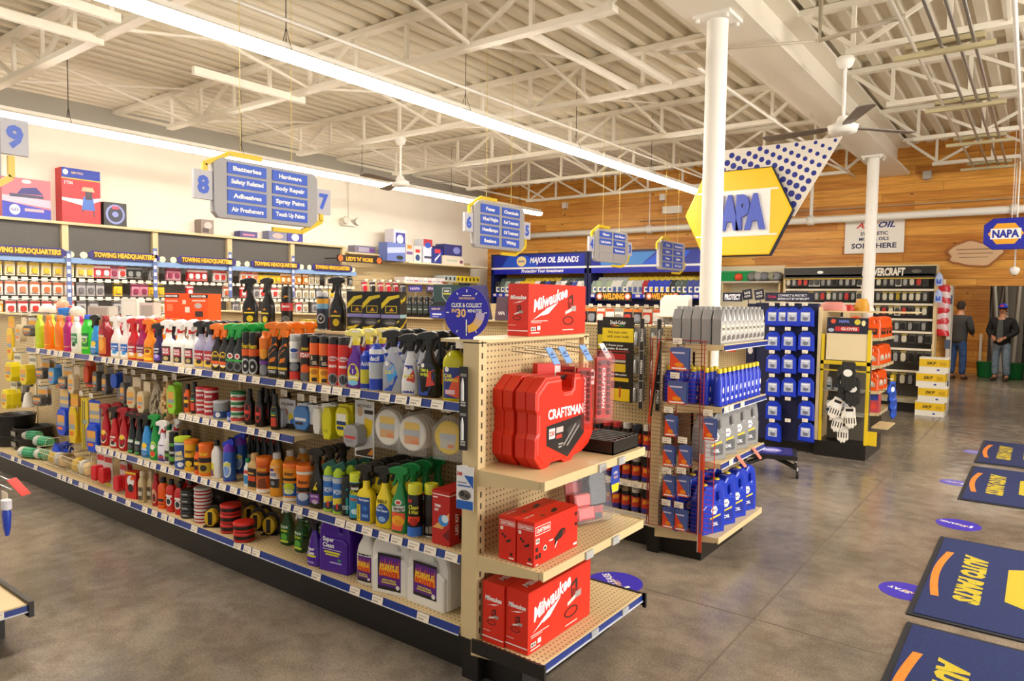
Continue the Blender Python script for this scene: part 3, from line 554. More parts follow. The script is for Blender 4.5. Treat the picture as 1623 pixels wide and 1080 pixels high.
spray('s_greenb', '#15923c', '#15923c', [('e', 0, .075, .034, .055, '#b8d44a'), ('e', 0, .09, .022, .018, '#e8e8dc'), ('e', 0, .045, .024, .02, '#d8452c')], w=.095, d=.056, h=.235, style=1)
spray('s_whiteviolet', '#e9e6ee', '#f2efea', [('r', -.034, .01, .034, .12, '#3a2a78'), ('e', 0, .08, .026, .024, '#e8e4f4'), ('r', -.026, .03, .026, .045, '#c02a3a')], w=.085, h=.205, coll='#c8202a')
bottle('b_whitegrey', '#dcd8d2', '#dcd8d2', [('r', -.022, .02, .022, .09, '#35302c'), ('r', -.022, .05, .022, .07, '#6aa03a')], w=.055, d=.05, h=.19, cr=.014)
can('c_blackgreen', '#14160f', '#14120f', [('r', -.03, .03, .03, .15, '#5aa03a'), ('r', -.024, .06, .024, .13, '#14160f'), ('r', -.02, .08, .02, .095, '#e8e8e0')], h=.19, ch=.03, r=.03)
tub('t_lime', '#3a63a8', '#b8d42a', [('r', -.16, .012, .16, .15, '#2c4ea0'), ('p', [(-.035, .05), (.03, .06), (.02, .12), (-.03, .11)], '#f0e09a'), ('t', 'MIRACLE', 0, .085, .014, '#2c4ea0', .1, .05), ('e', .01, .03, .02, .016, '#e8ecf4'), ('r', -.16, .158, .16, .17, '#c8d8e8')], r=.05, h=.175, lh=.028)
tub('t_yelorange', '#eeb21c', '#ee7d18', [('r', -.14, .03, .14, .09, '#1a1712'), ('t', 'Armor', 0, .13, .024, '#1a1712', .2, .06), ('e', 0, .05, .022, .02, '#e8c020')], r=.044, h=.175, lh=.022)
tub('t_orange', '#ee7418', '#ee6a14', [('r', -.15, .02, .15, .08, '#c8a820'), ('r', -.15, .085, .15, .115, '#1a1712'), ('t', 'Armor', 0, .14, .024, '#f4cf30', .2, .06), ('e', 0, .05, .024, .02, '#30281c')], r=.048, h=.175, lh=.024)
tub('t_brown', '#e8661a', '#f0791c', [('r', -.15, .03, .15, .165, '#c8560f'), ('r', -.15, .1, .15, .12, '#1a1712'), ('t', 'Armor', 0, .14, .022, '#f4c430', .2, .06), ('p', [(-.03, .03), (.03, .03), (.02, .09), (-.02, .08)], '#7a3a14'), ('r', -.15, .002, .15, .025, '#e8e2d6')], r=.046, h=.18, lh=.024)
tub('t_wash', '#f09a1c', '#f07418', [('r', -.15, .002, .15, .02, '#e8e2d6'), ('r', -.15, .03, .15, .1, '#2c63b8'), ('e', 0, .08, .034, .024, '#c8d42a'), ('e', 0, .055, .03, .014, '#dce6a0'), ('r', -.15, .115, .15, .13, '#1a1712'), ('t', 'Armor', 0, .155, .022, '#2a1c10', .2, .06)], r=.048, h=.185, lh=.022)
tub('t_clean', '#f07d1c', '#f07418', [('r', -.15, .002, .15, .07, '#3a5a9c'), ('e', 0, .05, .032, .022, '#c9d2e0'), ('r', -.15, .075, .15, .1, '#1a1712'), ('t', 'Armor', 0, .13, .022, '#2a1c10', .2, .06), ('r', -.15, .17, .15, .185, '#e8e2d6')], r=.05, h=.19, lh=.026)
bottle('b_curvy', '#ece8e2', '#141210', [('p', [(-.036, .01), (0, .01), (-.004, .09), (-.036, .1)], '#d8c83a'), ('p', [(-.034, .012), (-.006, .012), (-.012, .05), (-.034, .06)], '#5a2a8a')], w=.075, d=.045, h=.205, cr=.014, ch=.03)
can('c_bluepurple', '#2c5cb8', '#6a28b8', [('r', -.1, .002, .1, .015, '#3a2a9c'), ('e', 0, .08, .026, .05, '#d8e0ec'), ('e', -.004, .07, .02, .03, '#6a9ae0'), ('r', -.024, .1, .024, .12, '#e0e06a')], h=.18, r=.038, capstyle=2, rim='#2440d0')
bottle('b_smallgreen', '#e4e6e4', '#12824a', [('r', -.022, .02, .022, .07, '#2c8ac8'), ('r', -.022, .08, .022, .1, '#c83a2a')], w=.05, d=.035, h=.15, cr=.012, ch=.02)
bottle('b_tanblack', '#caa56a', '#caa56a', [('r', -.038, .015, .038, .125, '#1a1410'), ('r', -.03, .05, .03, .08, '#d8451c'), ('r', -.026, .09, .02, .1, '#e0a040')], w=.085, d=.055, h=.18, cr=.018, n=3.4)
bottle('b_whiteorange', '#f0a22a', '#cfccc8', [('r', -.034, .1, .034, .17, '#e8e6e2'), ('e', -.008, .15, .016, .008, '#27349a'), ('r', -.034, .05, .034, .1, '#28221e'), ('e', 0, .075, .014, .012, '#8a8e94'), ('r', -.02, .115, .02, .135, '#8a90b0')], w=.078, d=.07, h=.215, cr=.018, ch=.028, n=2.2, sh=.85)
spray('s_blackviolet', '#15120f', '#15120f', [('p', [(-.034, .05), (.034, .05), (.026, .15), (-.02, .15)], '#1d1a14'), ('p', [(-.01, .1), (.02, .1), (.016, .145)], '#e0c81c'), ('r', -.032, .03, .032, .078, '#7a3f9a'), ('t', 'ULTRA', 0, .065, .01, '#e8e0f0', 0, .05), ('e', .004, .035, .02, .012, '#b8a8c4')], w=.098, d=.06, h=.24)
can('c_bluelime', '#2a70c0', '#a9c91c', [('r', -.12, .002, .12, .02, '#9ac41c'), ('p', [(-.03, .05), (.03, .06), (.03, .09), (-.03, .085)], '#e8d43a'), ('t', 'WOW', 0, .12, .026, '#e8f0ff', .2, .05), ('e', 0, .035, .026, .018, '#3a3a3e'), ('r', -.006, .03, .004, .06, '#e03a2a'), ('r', -.12, .165, .12, .19, '#b9c4d0')], h=.19, r=.034, capstyle=2, rim='#1e5a4c')
can('c_blackteal', '#16181a', '#17140f', [('r', .0, .02, .012, .15, '#1f9a90'), ('t', 'OD', 0, .05, .02, '#d8e0e0'), ('r', -.028, .1, .02, .14, '#1e2a2c')], h=.18, r=.031, ch=.03)
can('c_limecap', '#2b9ac0', '#cdd62a', [('r', -.12, .13, .12, .19, '#1d1a16'), ('t', 'Glass', 0, .14, .022, '#d8dc30', .1, .055), ('r', -.02, .155, .02, .168, '#d8d8d4'), ('r', -.028, .1, .01, .112, '#c05a4a'), ('e', .004, .045, .024, .014, '#c8e4f0'), ('r', -.12, .002, .12, .012, '#1d1a16')], h=.19, r=.036, ch=.045)
RX = [('r', -.032, .012, .034, .125, '#1d4a98'), ('r', -.03, .11, .032, .122, '#dfe4ea'), ('r', .0, .05, .03, .09, '#2c6ac0'), ('r', -.006, .03, .028, .045, '#c9d4e0'), ('r', -.04, .018, -.03, .1, '#e2b81a')]
spray('s_yellow', '#e6cd1c', '#16130f', [('r', -.04, .01, .042, .13, '#1d4a98'), ('r', -.04, .01, -.014, .09, '#e6cd1c'), ('t', 'RAIN-X', -.028, .052, .014, '#1a1814', 0, .07, 1.5708), ('t', 'Water Repellent', .006, .115, .012, '#e8f0ff', 0, .062), ('r', -.004, .03, .034, .045, '#6a9ad8'), ('e', .016, .075, .014, .012, '#2f74c8')], w=.1, d=.062, h=.215, style=2)
spray('s_yellow_slim', '#e6cd1c', '#16130f', [('t', 'RAIN-X', .0, .132, .018, '#1a1814', .1, .06), ('e', .0, .072, .042, .05, '#1d4a98'), ('t', '2-in-1', -.01, .105, .01, '#e8f0ff', 0, .03), ('t', 'Glass Cleaner', 0, .088, .012, '#e8f0ff', 0, .07), ('e', 0, .045, .022, .014, '#8ab0e0')], w=.098, d=.056, h=.225, style=0)
spray('s_greenturtle', '#12803a', '#12803a', [('e', 0, .148, .02, .013, '#ece6dc'), ('e', 0, .148, .014, .008, '#c8382c'), ('p', [(-.036, .1), (.036, .11), (.036, .135), (-.034, .128)], '#d8d4cc'), ('t', 'Spray', 0, .117, .016, '#2a2420', .1, .055), ('p', [(-.038, .012), (.02, .012), (.038, .07), (.036, .1), (-.036, .1)], '#e8583c'), ('e', 0, .06, .036, .026, '#f0b020'), ('e', .002, .05, .022, .014, '#e89018')], w=.096, d=.06, h=.24)
can('c_sprayaway', '#17140f', '#cfd12c', [('r', -.12, .002, .12, .05, '#2f6cc8'), ('p', [(-.034, .07), (.03, .075), (.034, .1), (-.03, .1)], '#e0431c'), ('e', 0, .075, .022, .018, '#b82014'), ('t', 'Clean', 0, .145, .02, '#e6e23a', .1, .05), ('t', '& Wax', 0, .122, .018, '#e6e23a', .1, .05), ('r', -.03, .168, -.006, .182, '#c82a28')], h=.2, r=.036, ch=.05)
can('c_sprayback', '#1a1612', '#cfd12c', [('r', -.02, .1, .03, .18, '#2a241e'), ('r', -.016, .02, .0, .05, '#8a8478'), ('r', .004, .02, .026, .055, '#8a8478')], h=.2, r=.036, ch=.05)
carton('x_redkit', .105, .1, .25, '#b8201c', [('r', -.05, .105, .05, .11, '#e8d8d0'), ('r', -.048, .09, -.02, .096, '#f0e0d8'), ('p', [(-.05, -.05), (.05, .03), (.05, .0), (.01, -.05)], '#e0a85a'), ('e', .015, -.01, .03, .026, '#3a8ad0'), ('e', .025, .0, .02, .018, '#d0e4f0'), ('t', 'TRIM', -.02, .055, .012, '#ffffff'), ('t', 'KIT', -.024, .036, .012, '#ffffff'), ('p', [(.01, -.08), (.05, -.04), (.05, -.1)], '#701410')],
       [('r', -.05, .105, .05, .11, '#e8d8d0'), ('t', 'LED KIT', 0, -.03, .02, '#ffffff', 0, .1, 1.5708), ('r', .02, -.11, .04, .0, '#241414')])
# base shelf D
spray('s_simple', '#0f5c28', '#efeee8', [('p', [(-.03, .015), (.03, .015), (.034, .12), (-.034, .12)], '#1c8a3a'), ('t', 'Simple', 0, .108, .016, '#e8f0e0', .2, .055), ('t', 'Green', 0, .088, .016, '#e8f040', .2, .05), ('e', 0, .05, .024, .02, '#5ab43a'), ('r', -.03, .02, .03, .03, '#e8e040')], w=.085, d=.06, h=.195, clearb=True, style=0)
spray('s_super', '#4c1f9c', '#17131c', [('r', -.04, .01, .04, .1, '#5424a8'), ('t', 'Super', -.006, .092, .016, '#ffffff', 0, .05), ('t', 'Clean', -.006, .073, .016, '#ffffff', 0, .052), ('r', -.03, .052, .03, .062, '#e8e02a'), ('r', -.03, .02, .02, .026, '#c8b8f0')], w=.1, d=.065, h=.195, style=1)
jug('j_super', '#4c1f9c', '#17131c', [('t', 'Super', -.03, .17, .024, '#ffffff', 0, .075), ('t', 'Clean', -.03, .142, .024, '#ffffff', 0, .078), ('r', -.07, .118, .06, .121, '#e8e8f0'), ('r', -.06, .1, .05, .11, '#e8e02a'), ('r', -.05, .088, .04, .096, '#e8e02a'), ('e', .045, .07, .012, .007, '#2c8a5a'), ('r', -.02, .05, .06, .056, '#cfc4ec')], w=.185, d=.13, h=.3, style=1, nm='cleaner_jug', cat='jug')
spray('s_white_power', '#e6e2d8', None, flame_label(.094, .14, .09)[:], w=.12, d=.075, h=.29)
jug('j_power', '#e6e3dc', '#e6e3dc', flame_label(.135, .18, .11), w=.2, d=.15, h=.3, style=1, nm='cleaner_jug', cat='jug')
jug('j_power_can', '#e6e3dc', '#e6e3dc', flame_label(.15, .165, .125), w=.235, d=.17, h=.29, style=1, nm='cleaner_jug', cat='jug')
bottle('b_beige', '#cdb88a', '#d8cba8', [('r', -.024, .02, .024, .11, '#5a4a34'), ('r', -.02, .05, .02, .08, '#d8d0bc')], w=.058, d=.05, h=.19, cr=.014)
bottle('b_redclay', '#c81c16', '#14110e', [('e', 0, .07, .028, .03, '#e8e4e0'), ('e', 0, .07, .02, .02, '#20242c'), ('r', -.03, .1, .03, .115, '#f0e8e0')], w=.078, d=.05, h=.185, cr=.014, n=3, sh=.85)
bottle('b_orangebtl', '#ee5c14', '#14110e', [('r', -.026, .05, .026, .07, '#2a1810'), ('r', -.026, .03, .026, .036, '#2a1810')], w=.072, d=.05, h=.18, cr=.016, n=3, sh=.85)
bottle('b_redtall', '#b01418', '#b01418', [('e', 0, .07, .022, .05, '#d8a07a'), ('e', 0, .06, .016, .03, '#6a1012')], w=.06, d=.045, h=.19, cr=.014)
tub('t_tinblack', '#15130f', '#1c1a16', [('r', -.15, .008, .15, .022, '#3a3a38'), ('t', 'WAX', 0, .022, .012, '#c8ccc8')], r=.052, h=.032, lh=.012, lr=1.04, nm='wax_tin', cat='tin')
tub('t_tinred', '#b81a1a', '#c8c4c0', [('r', -.16, .01, .16, .02, '#e0dcd8')], r=.052, h=.03, lh=.014, lr=1.05, nm='wax_tin', cat='tin')
tub('t_tinrb', '#1a1512', '#c9241c', [('r', -.16, .004, .16, .018, '#c9241c')], r=.06, h=.04, lh=.016, lr=1.04, nm='wax_tin', cat='tin')
carton('x_redpad', .115, .07, .19, '#d0241c', [('e', 0, .03, .036, .04, '#e8e8e8'), ('e', 0, -.02, .03, .03, '#1d1a18'), ('e', .015, .05, .018, .014, '#e86a1c'), ('r', -.055, .08, .055, .095, '#e8c020')], nm='product_box')
carton('x_black', .16, .12, .08, '#1c1714', [('r', -.06, -.01, -.02, .02, '#c8c0b0'), ('t', 'DRI', .03, .0, .02, '#8a8478')], nm='product_box')
# endcap boxes
def pump_pic(cx, cy, s, dark='#3a2420', lt='#e8dcd6'):   # small line drawing: cordless grease tool with its hose loop
    L = [('p', [(cx-.10*s, cy+.1*s), (cx-.12*s, cy+.42*s), (cx-.07*s, cy+.5*s), (cx-.08*s, cy+.12*s)], dark), ('p', [(cx-.12*s, cy+.4*s), (cx+.16*s, cy+.54*s), (cx+.16*s, cy+.62*s), (cx-.1*s, cy+.5*s)], dark),
         ('p', [(cx+.1*s, cy+.55*s), (cx+.2*s, cy+.6*s), (cx+.22*s, cy+.25*s), (cx+.12*s, cy+.2*s)], dark), ('r', cx-.06*s, cy+.02*s, cx+.16*s, cy+.34*s, '#8a1a10'), ('p', [(cx-.3*s, cy-.06*s), (cx+.4*s, cy+.12*s), (cx+.4*s, cy+.24*s), (cx-.3*s, cy+.04*s)], lt), ('r', cx+.1*s, cy+.05*s, cx+.4*s, cy+.22*s, '#a8a09a')]
    n = 18
    for i in range(n):
        a0, a1 = 6.2832*i/n, 6.2832*(i+1)/n; L.append(('p', [(cx-.1*s+.34*s*math.cos(a0), cy-.26*s+.15*s*math.sin(a0)), (cx-.1*s+.34*s*math.cos(a1), cy-.26*s+.15*s*math.sin(a1)), (cx-.1*s+.29*s*math.cos(a1), cy-.26*s+.11*s*math.sin(a1)), (cx-.1*s+.29*s*math.cos(a0), cy-.26*s+.11*s*math.sin(a0))], dark))
    return L
def bolt(cx, cy, w, h, c='#ffffff'):
    return [('p', [(cx-w*.5, cy-h*.5), (cx+w*.06, cy+.12*h), (cx-.1*w, cy-.02*h)], c), ('p', [(cx-w*.5, cy-h*.5), (cx-.02*w, cy-.12*h), (cx-.02*w, cy+.06*h)], c), ('p', [(cx-.06*w, cy-.1*h), (cx+w*.5, cy+h*.5), (cx-.0*w, cy+.12*h)], c), ('p', [(cx-.16*w, cy-.28*h), (cx+.1*w, cy-.16*h), (cx+w*.5, cy+h*.5), (cx-.02*w, cy+.05*h)], c)]
RED = '#dc2a12'
def milw(key, L_, D, Hh, big=True):
    # long printed face looks to +X; narrow end looks to -Y. origin at the box's near bottom corner (x+, y-)
    b = MB().box(-D, 0, 0, L_, 0, Hh, M(RED, .42)); l = MB(); F = lambda u, v, d=0: (d, L_/2+u, Hh/2+v)
    a, c = L_, Hh
    art(l, F, [('r', -a/2, -c*.5, a/2, -c*.5+.001, '#b01c0c')]+[('t', 'Milwaukee', -a*.14, c*.22, c*.23, '#ffffff', .35, a*.6, .24)]+bolt(-a*.22, -c*.02, a*.42, c*.34)+pump_pic(a*.2, -c*.06, c*.62)+
        [('r', -a*.47, -c*.4, -a*.39, -c*.33, '#f4efe8'), ('t', 'M18', -a*.43, -c*.365, c*.05, '#1c1512', 0, a*.06), ('r', -a*.37, -c*.39, -a*.32, -c*.31, '#f4efe8'), ('r', -a*.47, -c*.45, -a*.33, -c*.43, '#f4e4dc'), ('r', -a*.47, -c*.22, -a*.2, -c*.205, '#f4e4dc'), ('r', -a*.47, -c*.25, -a*.3, -c*.24, '#f4e4dc'), ('r', a*.06, -c*.42, a*.26, -c*.4, '#f0d8d0')])
    e = lambda u, v, d=0: (-D/2+u, -d, Hh/2+v)
    art(l, e, [('t', 'Milwaukee', 0, c*.24, c*.08, '#ffffff', .2, D*.78)]+bolt(0, c*.15, D*.6, c*.06)+pump_pic(0, -c*.08, D*.62)+[('r', -D*.5, -c*.41, D*.5, -c*.39, '#f8ece6'), ('r', -D*.44, -c*.3, -D*.1, -c*.29, '#f4dcd4')])
    tt = lambda u, v, d=0: (-D/2-v, L_*.3+u, Hh+d)
    art(l, tt, [('t', 'Milwaukee', 0, 0, D*.3, '#f4dcd4', .3, L_*.42)]+pump_pic(L_*.38, -.01, D*.5))
    kit(key, 'tool_box_carton', 'box', [('carton', b), ('printed_face', l)])
milw('m_big', .5, .115, .265); milw('m_top', .55, .118, .25)
b = MB().box(-.088, 0, 0, .335, 0, .185, M('#d8240e', .42)); l = MB(); a, c = .335, .185; F = lambda u, v, d=0: (d, a/2+u, c/2+v)
art(l, F, [('r', -.16, .035, -.05, .072, '#f4e6de'), ('r', -.157, .038, -.053, .069, '#d8240e'), ('t', 'CRAFTSMAN', -.105, .0535, .018, '#f8f0ea', 0, .095), ('r', -.158, .0, -.13, .022, '#f4e6de'), ('t', 'V20', -.144, .011, .012, '#1c1512', 0, .022),
  ('r', -.158, -.032, -.14, -.014, '#241410'), ('r', -.158, -.062, -.142, -.044, '#241410'), ('r', -.136, -.064, -.12, -.042, '#241410'), ('e', -.09, -.03, .013, .012, '#e8dcd6'), ('e', -.09, -.03, .008, .007, '#301c18'), ('r', -.06, -.012, -.03, -.006, '#f4e6de'),
  ('p', [(-.02, -.01), (.03, .02), (.06, .018), (.07, .0), (.03, -.02), (-.01, -.025)], '#1e1815'), ('p', [(-.02, -.036), (-.005, -.032), (.012, -.005), (0, -.002)], '#1e1815'), ('e', .055, .0, .014, .01, '#8a1a10'), ('p', [(-.02, -.05), (-.012, -.05), (.004, -.03), (-.002, -.026)], '#e8dcd6'),
  ('r', .145, .05, .16, .066, '#2a1612'), ('r', .145, .005, .16, .02, '#2a1612'), ('r', .13, -.08, .16, -.07, '#f4e6de'), ('r', -.16, -.088, -.14, -.084, '#f4e6de')])
e = lambda u, v, d=0: (-.044+u, -d, c/2+v)
art(l, e, [('r', -.04, .055, .04, .076, '#f4e6de'), ('r', -.038, .057, .038, .074, '#d8240e'), ('t', 'CRAFTSMAN', 0, .0655, .011, '#f8f0ea', 0, .068), ('r', -.036, .034, -.022, .048, '#f4e6de'), ('e', -.024, .014, .006, .006, '#301c18'), ('e', -.012, .006, .006, .006, '#301c18'), ('p', [(-.008, -.012), (.018, .002), (.02, -.008), (.0, -.018)], '#1e1815'), ('r', .016, -.07, .028, -.058, '#2a1612'), ('r', .01, -.084, .036, -.078, '#f4e6de')])
tt = lambda u, v, d=0: (-.044-v, a/2+u, c+d)
art(l, tt, [('t', 'CRAFTSMAN', -.11, .024, .01, '#f4d8cc', 0, .07), ('p', [(.0, -.01), (.05, .014), (.07, .01), (.06, -.01), (.02, -.02)], '#1e1815'), ('e', -.06, -.01, .014, .01, '#7a3a30')])
kit('craft_box', 'tool_box_carton', 'box', [('carton', b), ('printed_face', l)])
# blow-moulded red tool case: outline in the Y-Z plane, two shells and a seam
def case_kit():
    W, Hh, D = .5, .385, .115; ol = ((.05, 0), (.1, .0), (.125, .018), (.22, .018), (.245, 0), (.3, 0), (.33, .02), (.4, .03), (.46, .055), (W, .1), (W, .2), (W-.012, .22), (W-.012, .33), (W-.04, .375), (W-.12, Hh), (.335, Hh), (.33, Hh-.05), (.3, Hh-.075), (.23, Hh-.075), (.2, Hh-.05), (.195, Hh), (.075, Hh), (.0, .33), (0, .26), (.014, .24), (.014, .15), (0, .13), (0, .05))
    ol2 = tuple((W/2+(u-W/2)*.93, Hh/2+(v-Hh/2)*.9) for u, v in ol)
    T = lambda u, v, q: (-D/2+q, u, v); rm = M('#dc2a10', .38)
    b = MB().shape((ol,), D*.46, .006, rm, lambda u, v, q: (-D*.26+q, u, v)).shape((ol,), D*.46, .006, rm, lambda u, v, q: (-D*.74+q, u, v)).shape((ol2,), D, .012, rm, T)
    h = MB().tube([(-D/2, .19, Hh-.012), (-D/2, .34, Hh-.012)], .011, M('#1c1714', .4), 10)
    l = MB(); F = lambda u, v, d=0: (.0005+d, u, v)
    art(l, F, [('t', 'CRAFTSMAN', .245, .228, .044, '#ffffff', 0, .31), ('p', [(.08, .18), (.41, .2), (.41, .11), (.26, .02), (.08, .095)], '#1f1a18'), ('r', .1, .12, .15, .165, '#e8e0dc'), ('t', '230', .125, .143, .02, '#c02418'), ('r', .16, .14, .22, .165, '#c8bcb6'), ('r', .16, .115, .21, .132, '#c83a2a'), ('p', [(.25, .15), (.37, .18), (.385, .15), (.27, .1)], '#3a3634'), ('p', [(.22, .08), (.33, .165), (.336, .16), (.228, .074)], '#9a9490'), ('p', [(.25, .075), (.36, .155), (.366, .15), (.258, .069)], '#9a9490'), ('r', .18, .085, .22, .092, '#a8a09a'), ('r', .18, .072, .21, .079, '#a8a09a')])
    f = MB(); 
    for y in (.09, .4): f.tube([(-D*.5, y, -.001), (-D*.5, y, .01)], .009, rm, 8)
    kit('craft_case', 'tool_case', 'tool case', [('shell', b), ('handle', h), ('label', l)])
case_kit()
# carded and bagged goods that hang on hooks; origin = top of the card at the hook, front to -Y
def carded(key, w, h, col, items, blob=None, nm='blister_pack', cat='hanging pack', t=.012, extra=None, hang=.02, band=None):
    b = MB().shape((((-w/2, -h), (w/2, -h), (w/2, 0), (w*.12, 0), (w*.12, hang*.3), (-w*.12, hang*.3), (-w/2, 0)),), .003, .0006, M(col, .4), lambda u, v, q: (u, q, v)); l = b
    art(l, flat_xz(-.0016, 0, -h/2), items); parts = [('card', b)]
    if blob:
        q = MB(); bx, by, bw, bh, bt, bc = blob; q.shape((((bx-bw/2, by-bh*.3), (bx-bw*.3, by-bh/2), (bx+bw*.3, by-bh/2), (bx+bw/2, by-bh*.3), (bx+bw/2, by+bh*.3), (bx+bw*.3, by+bh/2), (bx-bw*.3, by+bh/2), (bx-bw/2, by+bh*.3)),), bt, min(.006, bt*.3), M(bc, .3), lambda u, v, d: (u, -.002-bt/2+d, v-h/2))
        if band: art(q, lambda u, v, d=0: (bx+u, -.0025-bt-d, by-h/2+v), [('r', -bw*.42, bh*.02, bw*.42, bh*.3, band[0]), ('r', -bw*.42, -bh*.12, bw*.42, bh*.02, band[1]), ('r', -bw*.38, -bh*.3, bw*.2, -bh*.18, band[2])])
        parts.append(('blister', q))
    if extra: parts += extra
    kit(key, nm, cat, parts)
# ================================================================ THE LONG FRONT RACK
TAGM = M('#efe3cf', .45); TAGL = M('#b3a99c', .5); LIPB = M('#15307f', .3)
def price_tag_mesh(w=.074, h=.038):
    m = MB().box(-w/2, w/2, -.0018, 0, -h/2, h/2, TAGM)
    m.sheet(rct(-w*.4, -h*.3, w*.1, -h*.1), TAGL, flat_xz(-.0018)).sheet(rct(-w*.4, h*.1, w*.35, h*.2), TAGL, flat_xz(-.0018))
    return m.mesh('price_tag')
PT = price_tag_mesh(); PTW = price_tag_mesh(.06, .038)
RT = random.Random(3)
def lip_shelf(root, x0, x1, y0, y1, z, tags=True, name='shelf', blue=True, dens=.55, pitch=.112, axis='X', mat=None):
    """shelf whose front edge faces -Y (axis X) or +X (axis Y: then x0,x1 are Y limits and y0,y1 are front X, back X)"""
    mt = mat or PEGS; m = MB(); L_ = x1-x0
    if axis == 'X':
        m.box(x0, x1, y0+.006, y1, z-.028, z-.0006, TAN if mt is PEGS else mt).box(x0, x1, y0-.004, y0+.006, z-.032, z+.003, TAN).sheet(rct(x0, y0+.007, x1, y1), mt, flat_top(z-.0005), 0)
        o = m.build(name, root)
        s = MB().bbox((x0+x1)/2, y0-.009, z-.016, L_, .003, .034, LIPB if blue else TAN, rx=-.22).bbox((x0+x1)/2, y0-.014, z-.035, L_, .007, .004, M('#d8dae0', .2)); s.build('price_channel', o)
        if tags:
            x = x0+.04
            while x < x1-.03:
                if RT.random() < dens: t = obj('price_tag', PT, o); t.location = (x, y0-.0135, z-.017); t.rotation_euler.x = -.22
                x += pitch*(.74+.55*RT.random())
    else:
        m.box(y1, y0-.006, x0, x1, z-.03, z-.0006, TAN).sheet(rct(y1, x0, y0-.006, x1), mt, flat_top(z-.0005), 0).box(y0-.006, y0+.004, x0, x1, z-.036, z+.003, TAN)
        m.add([(a_, b_, c_) for b_ in (x0-.002, x0+.002) for a_, c_ in ((y1, z-.001), (y0-.02, z-.001), (y0-.02, z-.034), (y1, z-.075))], [(0, 1, 2, 3), (4, 5, 6, 7), (0, 3, 7, 4), (2, 3, 7, 6), (0, 1, 5, 4)], TAN).add([(a_, b_, c_) for b_ in (x1-.002, x1+.002) for a_, c_ in ((y1, z-.001), (y0-.02, z-.001), (y0-.02, z-.034), (y1, z-.075))], [(0, 1, 2, 3), (4, 5, 6, 7), (0, 3, 7, 4), (2, 3, 7, 6), (0, 1, 5, 4)], TAN)
        o = m.build(name, root)
        if blue: MB().box(y0+.004, y0+.008, x0, x1, z-.032, z-.004, LIPB).box(y0+.008, y0+.013, x0, x1, z-.036, z-.031, M('#d8dae0', .2)).build('price_channel', o)
        if tags:
            x = x0+.05
            while x < x1-.03:
                if RT.random() < dens: t = obj('price_tag', PT, o); t.location = (y0+.011, x, z-.016); t.rotation_euler.z = math.pi/2
                x += pitch*(.62+.7*RT.random())
    return o
Z4, ZA, ZB_, ZC, ZD = 1.475, 1.22, .925, .55, .23
YF = 2.305
G = G
g1 = empty('shelving_rack', (0, 0, 0), 0, 'long tan pegboard rack full of cleaning bottles, running away to the left', 'store shelving')
XS = [-1.99-1.192*i for i in range(7)]
MB().box(-9.0, -1.99, 2.735, 2.765, .1, Z4-.012, PEG).build('pegboard_panel', g1)
for x in XS[1:]: MB().box(x-.012, x+.012, 2.722, 2.736, .12, Z4-.012, M('#e2cfa4', .4)).build('upright', g1)
MB().box(-9.0, -1.985, 2.66, 2.84, Z4-.014, Z4, TAN).build('top_cap', g1)
MB().box(-9.0, -1.985, 2.365, 3.15, 0, .19, BLK).build('kick_plate', g1)
for i in range(3): lip_shelf(g1, XS[i+1]+.002, XS[i]-.002, YF, 2.735, ZA, dens=.85)
lip_shelf(g1, XS[4]-.12, XS[3]-.002, YF, 2.735, ZA, dens=.62)
lip_shelf(g1, XS[2]+.002, XS[1]-.002, YF, 2.735, ZB_, dens=.85)
for i in range(3): lip_shelf(g1, XS[i+1]+.002, XS[i]-.002, YF, 2.735, ZC, dens=.88)
for i in range(6): lip_shelf(g1, XS[i+1]+.002, XS[i]-.002, YF-.005, 2.735, ZD, dens=.6 if 0 < i < 4 else .42, pitch=.11 if 0 < i < 4 else .17)
# rear side of the rack, seen only from the next aisle
for z in (ZD, ZC, ZB_, ZA): MB().box(-9, -2.0, 2.765, 3.16, z-.03, z, PEGS).build('rear_shelf', g1)
# --- end cap facing the shop
ec = empty('end_cap_rack', (0, 0, 0), 0, 'tan pegboard end rack holding the red tool boxes', 'store shelving')
MB().box(-1.95, -1.925, 2.345, 3.16, .17, 1.49, PEGY).build('pegboard_panel', ec)
for y in (2.297, 3.15):
    p = MB().box(-1.988, -1.9, y, y+.05, .19, 1.49, TAN); q = M('#3a2f1c', .6)
    for k in range(26): p.box(-1.9005, -1.8985, y+.018, y+.026, .22+k*.05, .245+k*.05, q)
    p.build('upright', ec)
MB().box(-2.12, -1.9, 2.297, 3.2, 1.485, 1.5, TAN).build('top_cap', ec)
MB().box(-1.99, -1.70, 2.365, 3.12, 0, .17, BLK).box(-1.99, -1.9, 2.31, 3.18, 0, .19, BLK).build('kick_plate', ec)
lip_shelf(ec, 2.3, 3.19, -1.56, -1.93, .945, axis='Y', blue=False, tags=False, mat=TAN)
lip_shelf(ec, 2.3, 3.19, -1.56, -1.93, .575, axis='Y', blue=False, tags=False)
o = lip_shelf(ec, 2.3, 3.19, -1.56, -1.93, .195, axis='Y', tags=False)
MB().box(-1.92, -1.54, 2.288, 2.3, .14, .2, BLK).box(-1.92, -1.54, 3.19, 3.202, .14, .2, BLK).box(-1.552, -1.535, 2.286, 2.3, .13, .2, BLK).box(-1.552, -1.535, 3.19, 3.206, .13, .2, BLK).build('shelf_end', o)
for z, ys in ((.945, (2.72, 2.9)), (.575, (2.62, 2.86)), (.195, (2.68, 2.97))):
    for y in ys: t = MB().box(-1.552 if z < .3 else -1.556, -1.545, y, y+.06, z-.036, z-.002, clear('#d8dce0', .55)); t.build('tag_holder', ec)
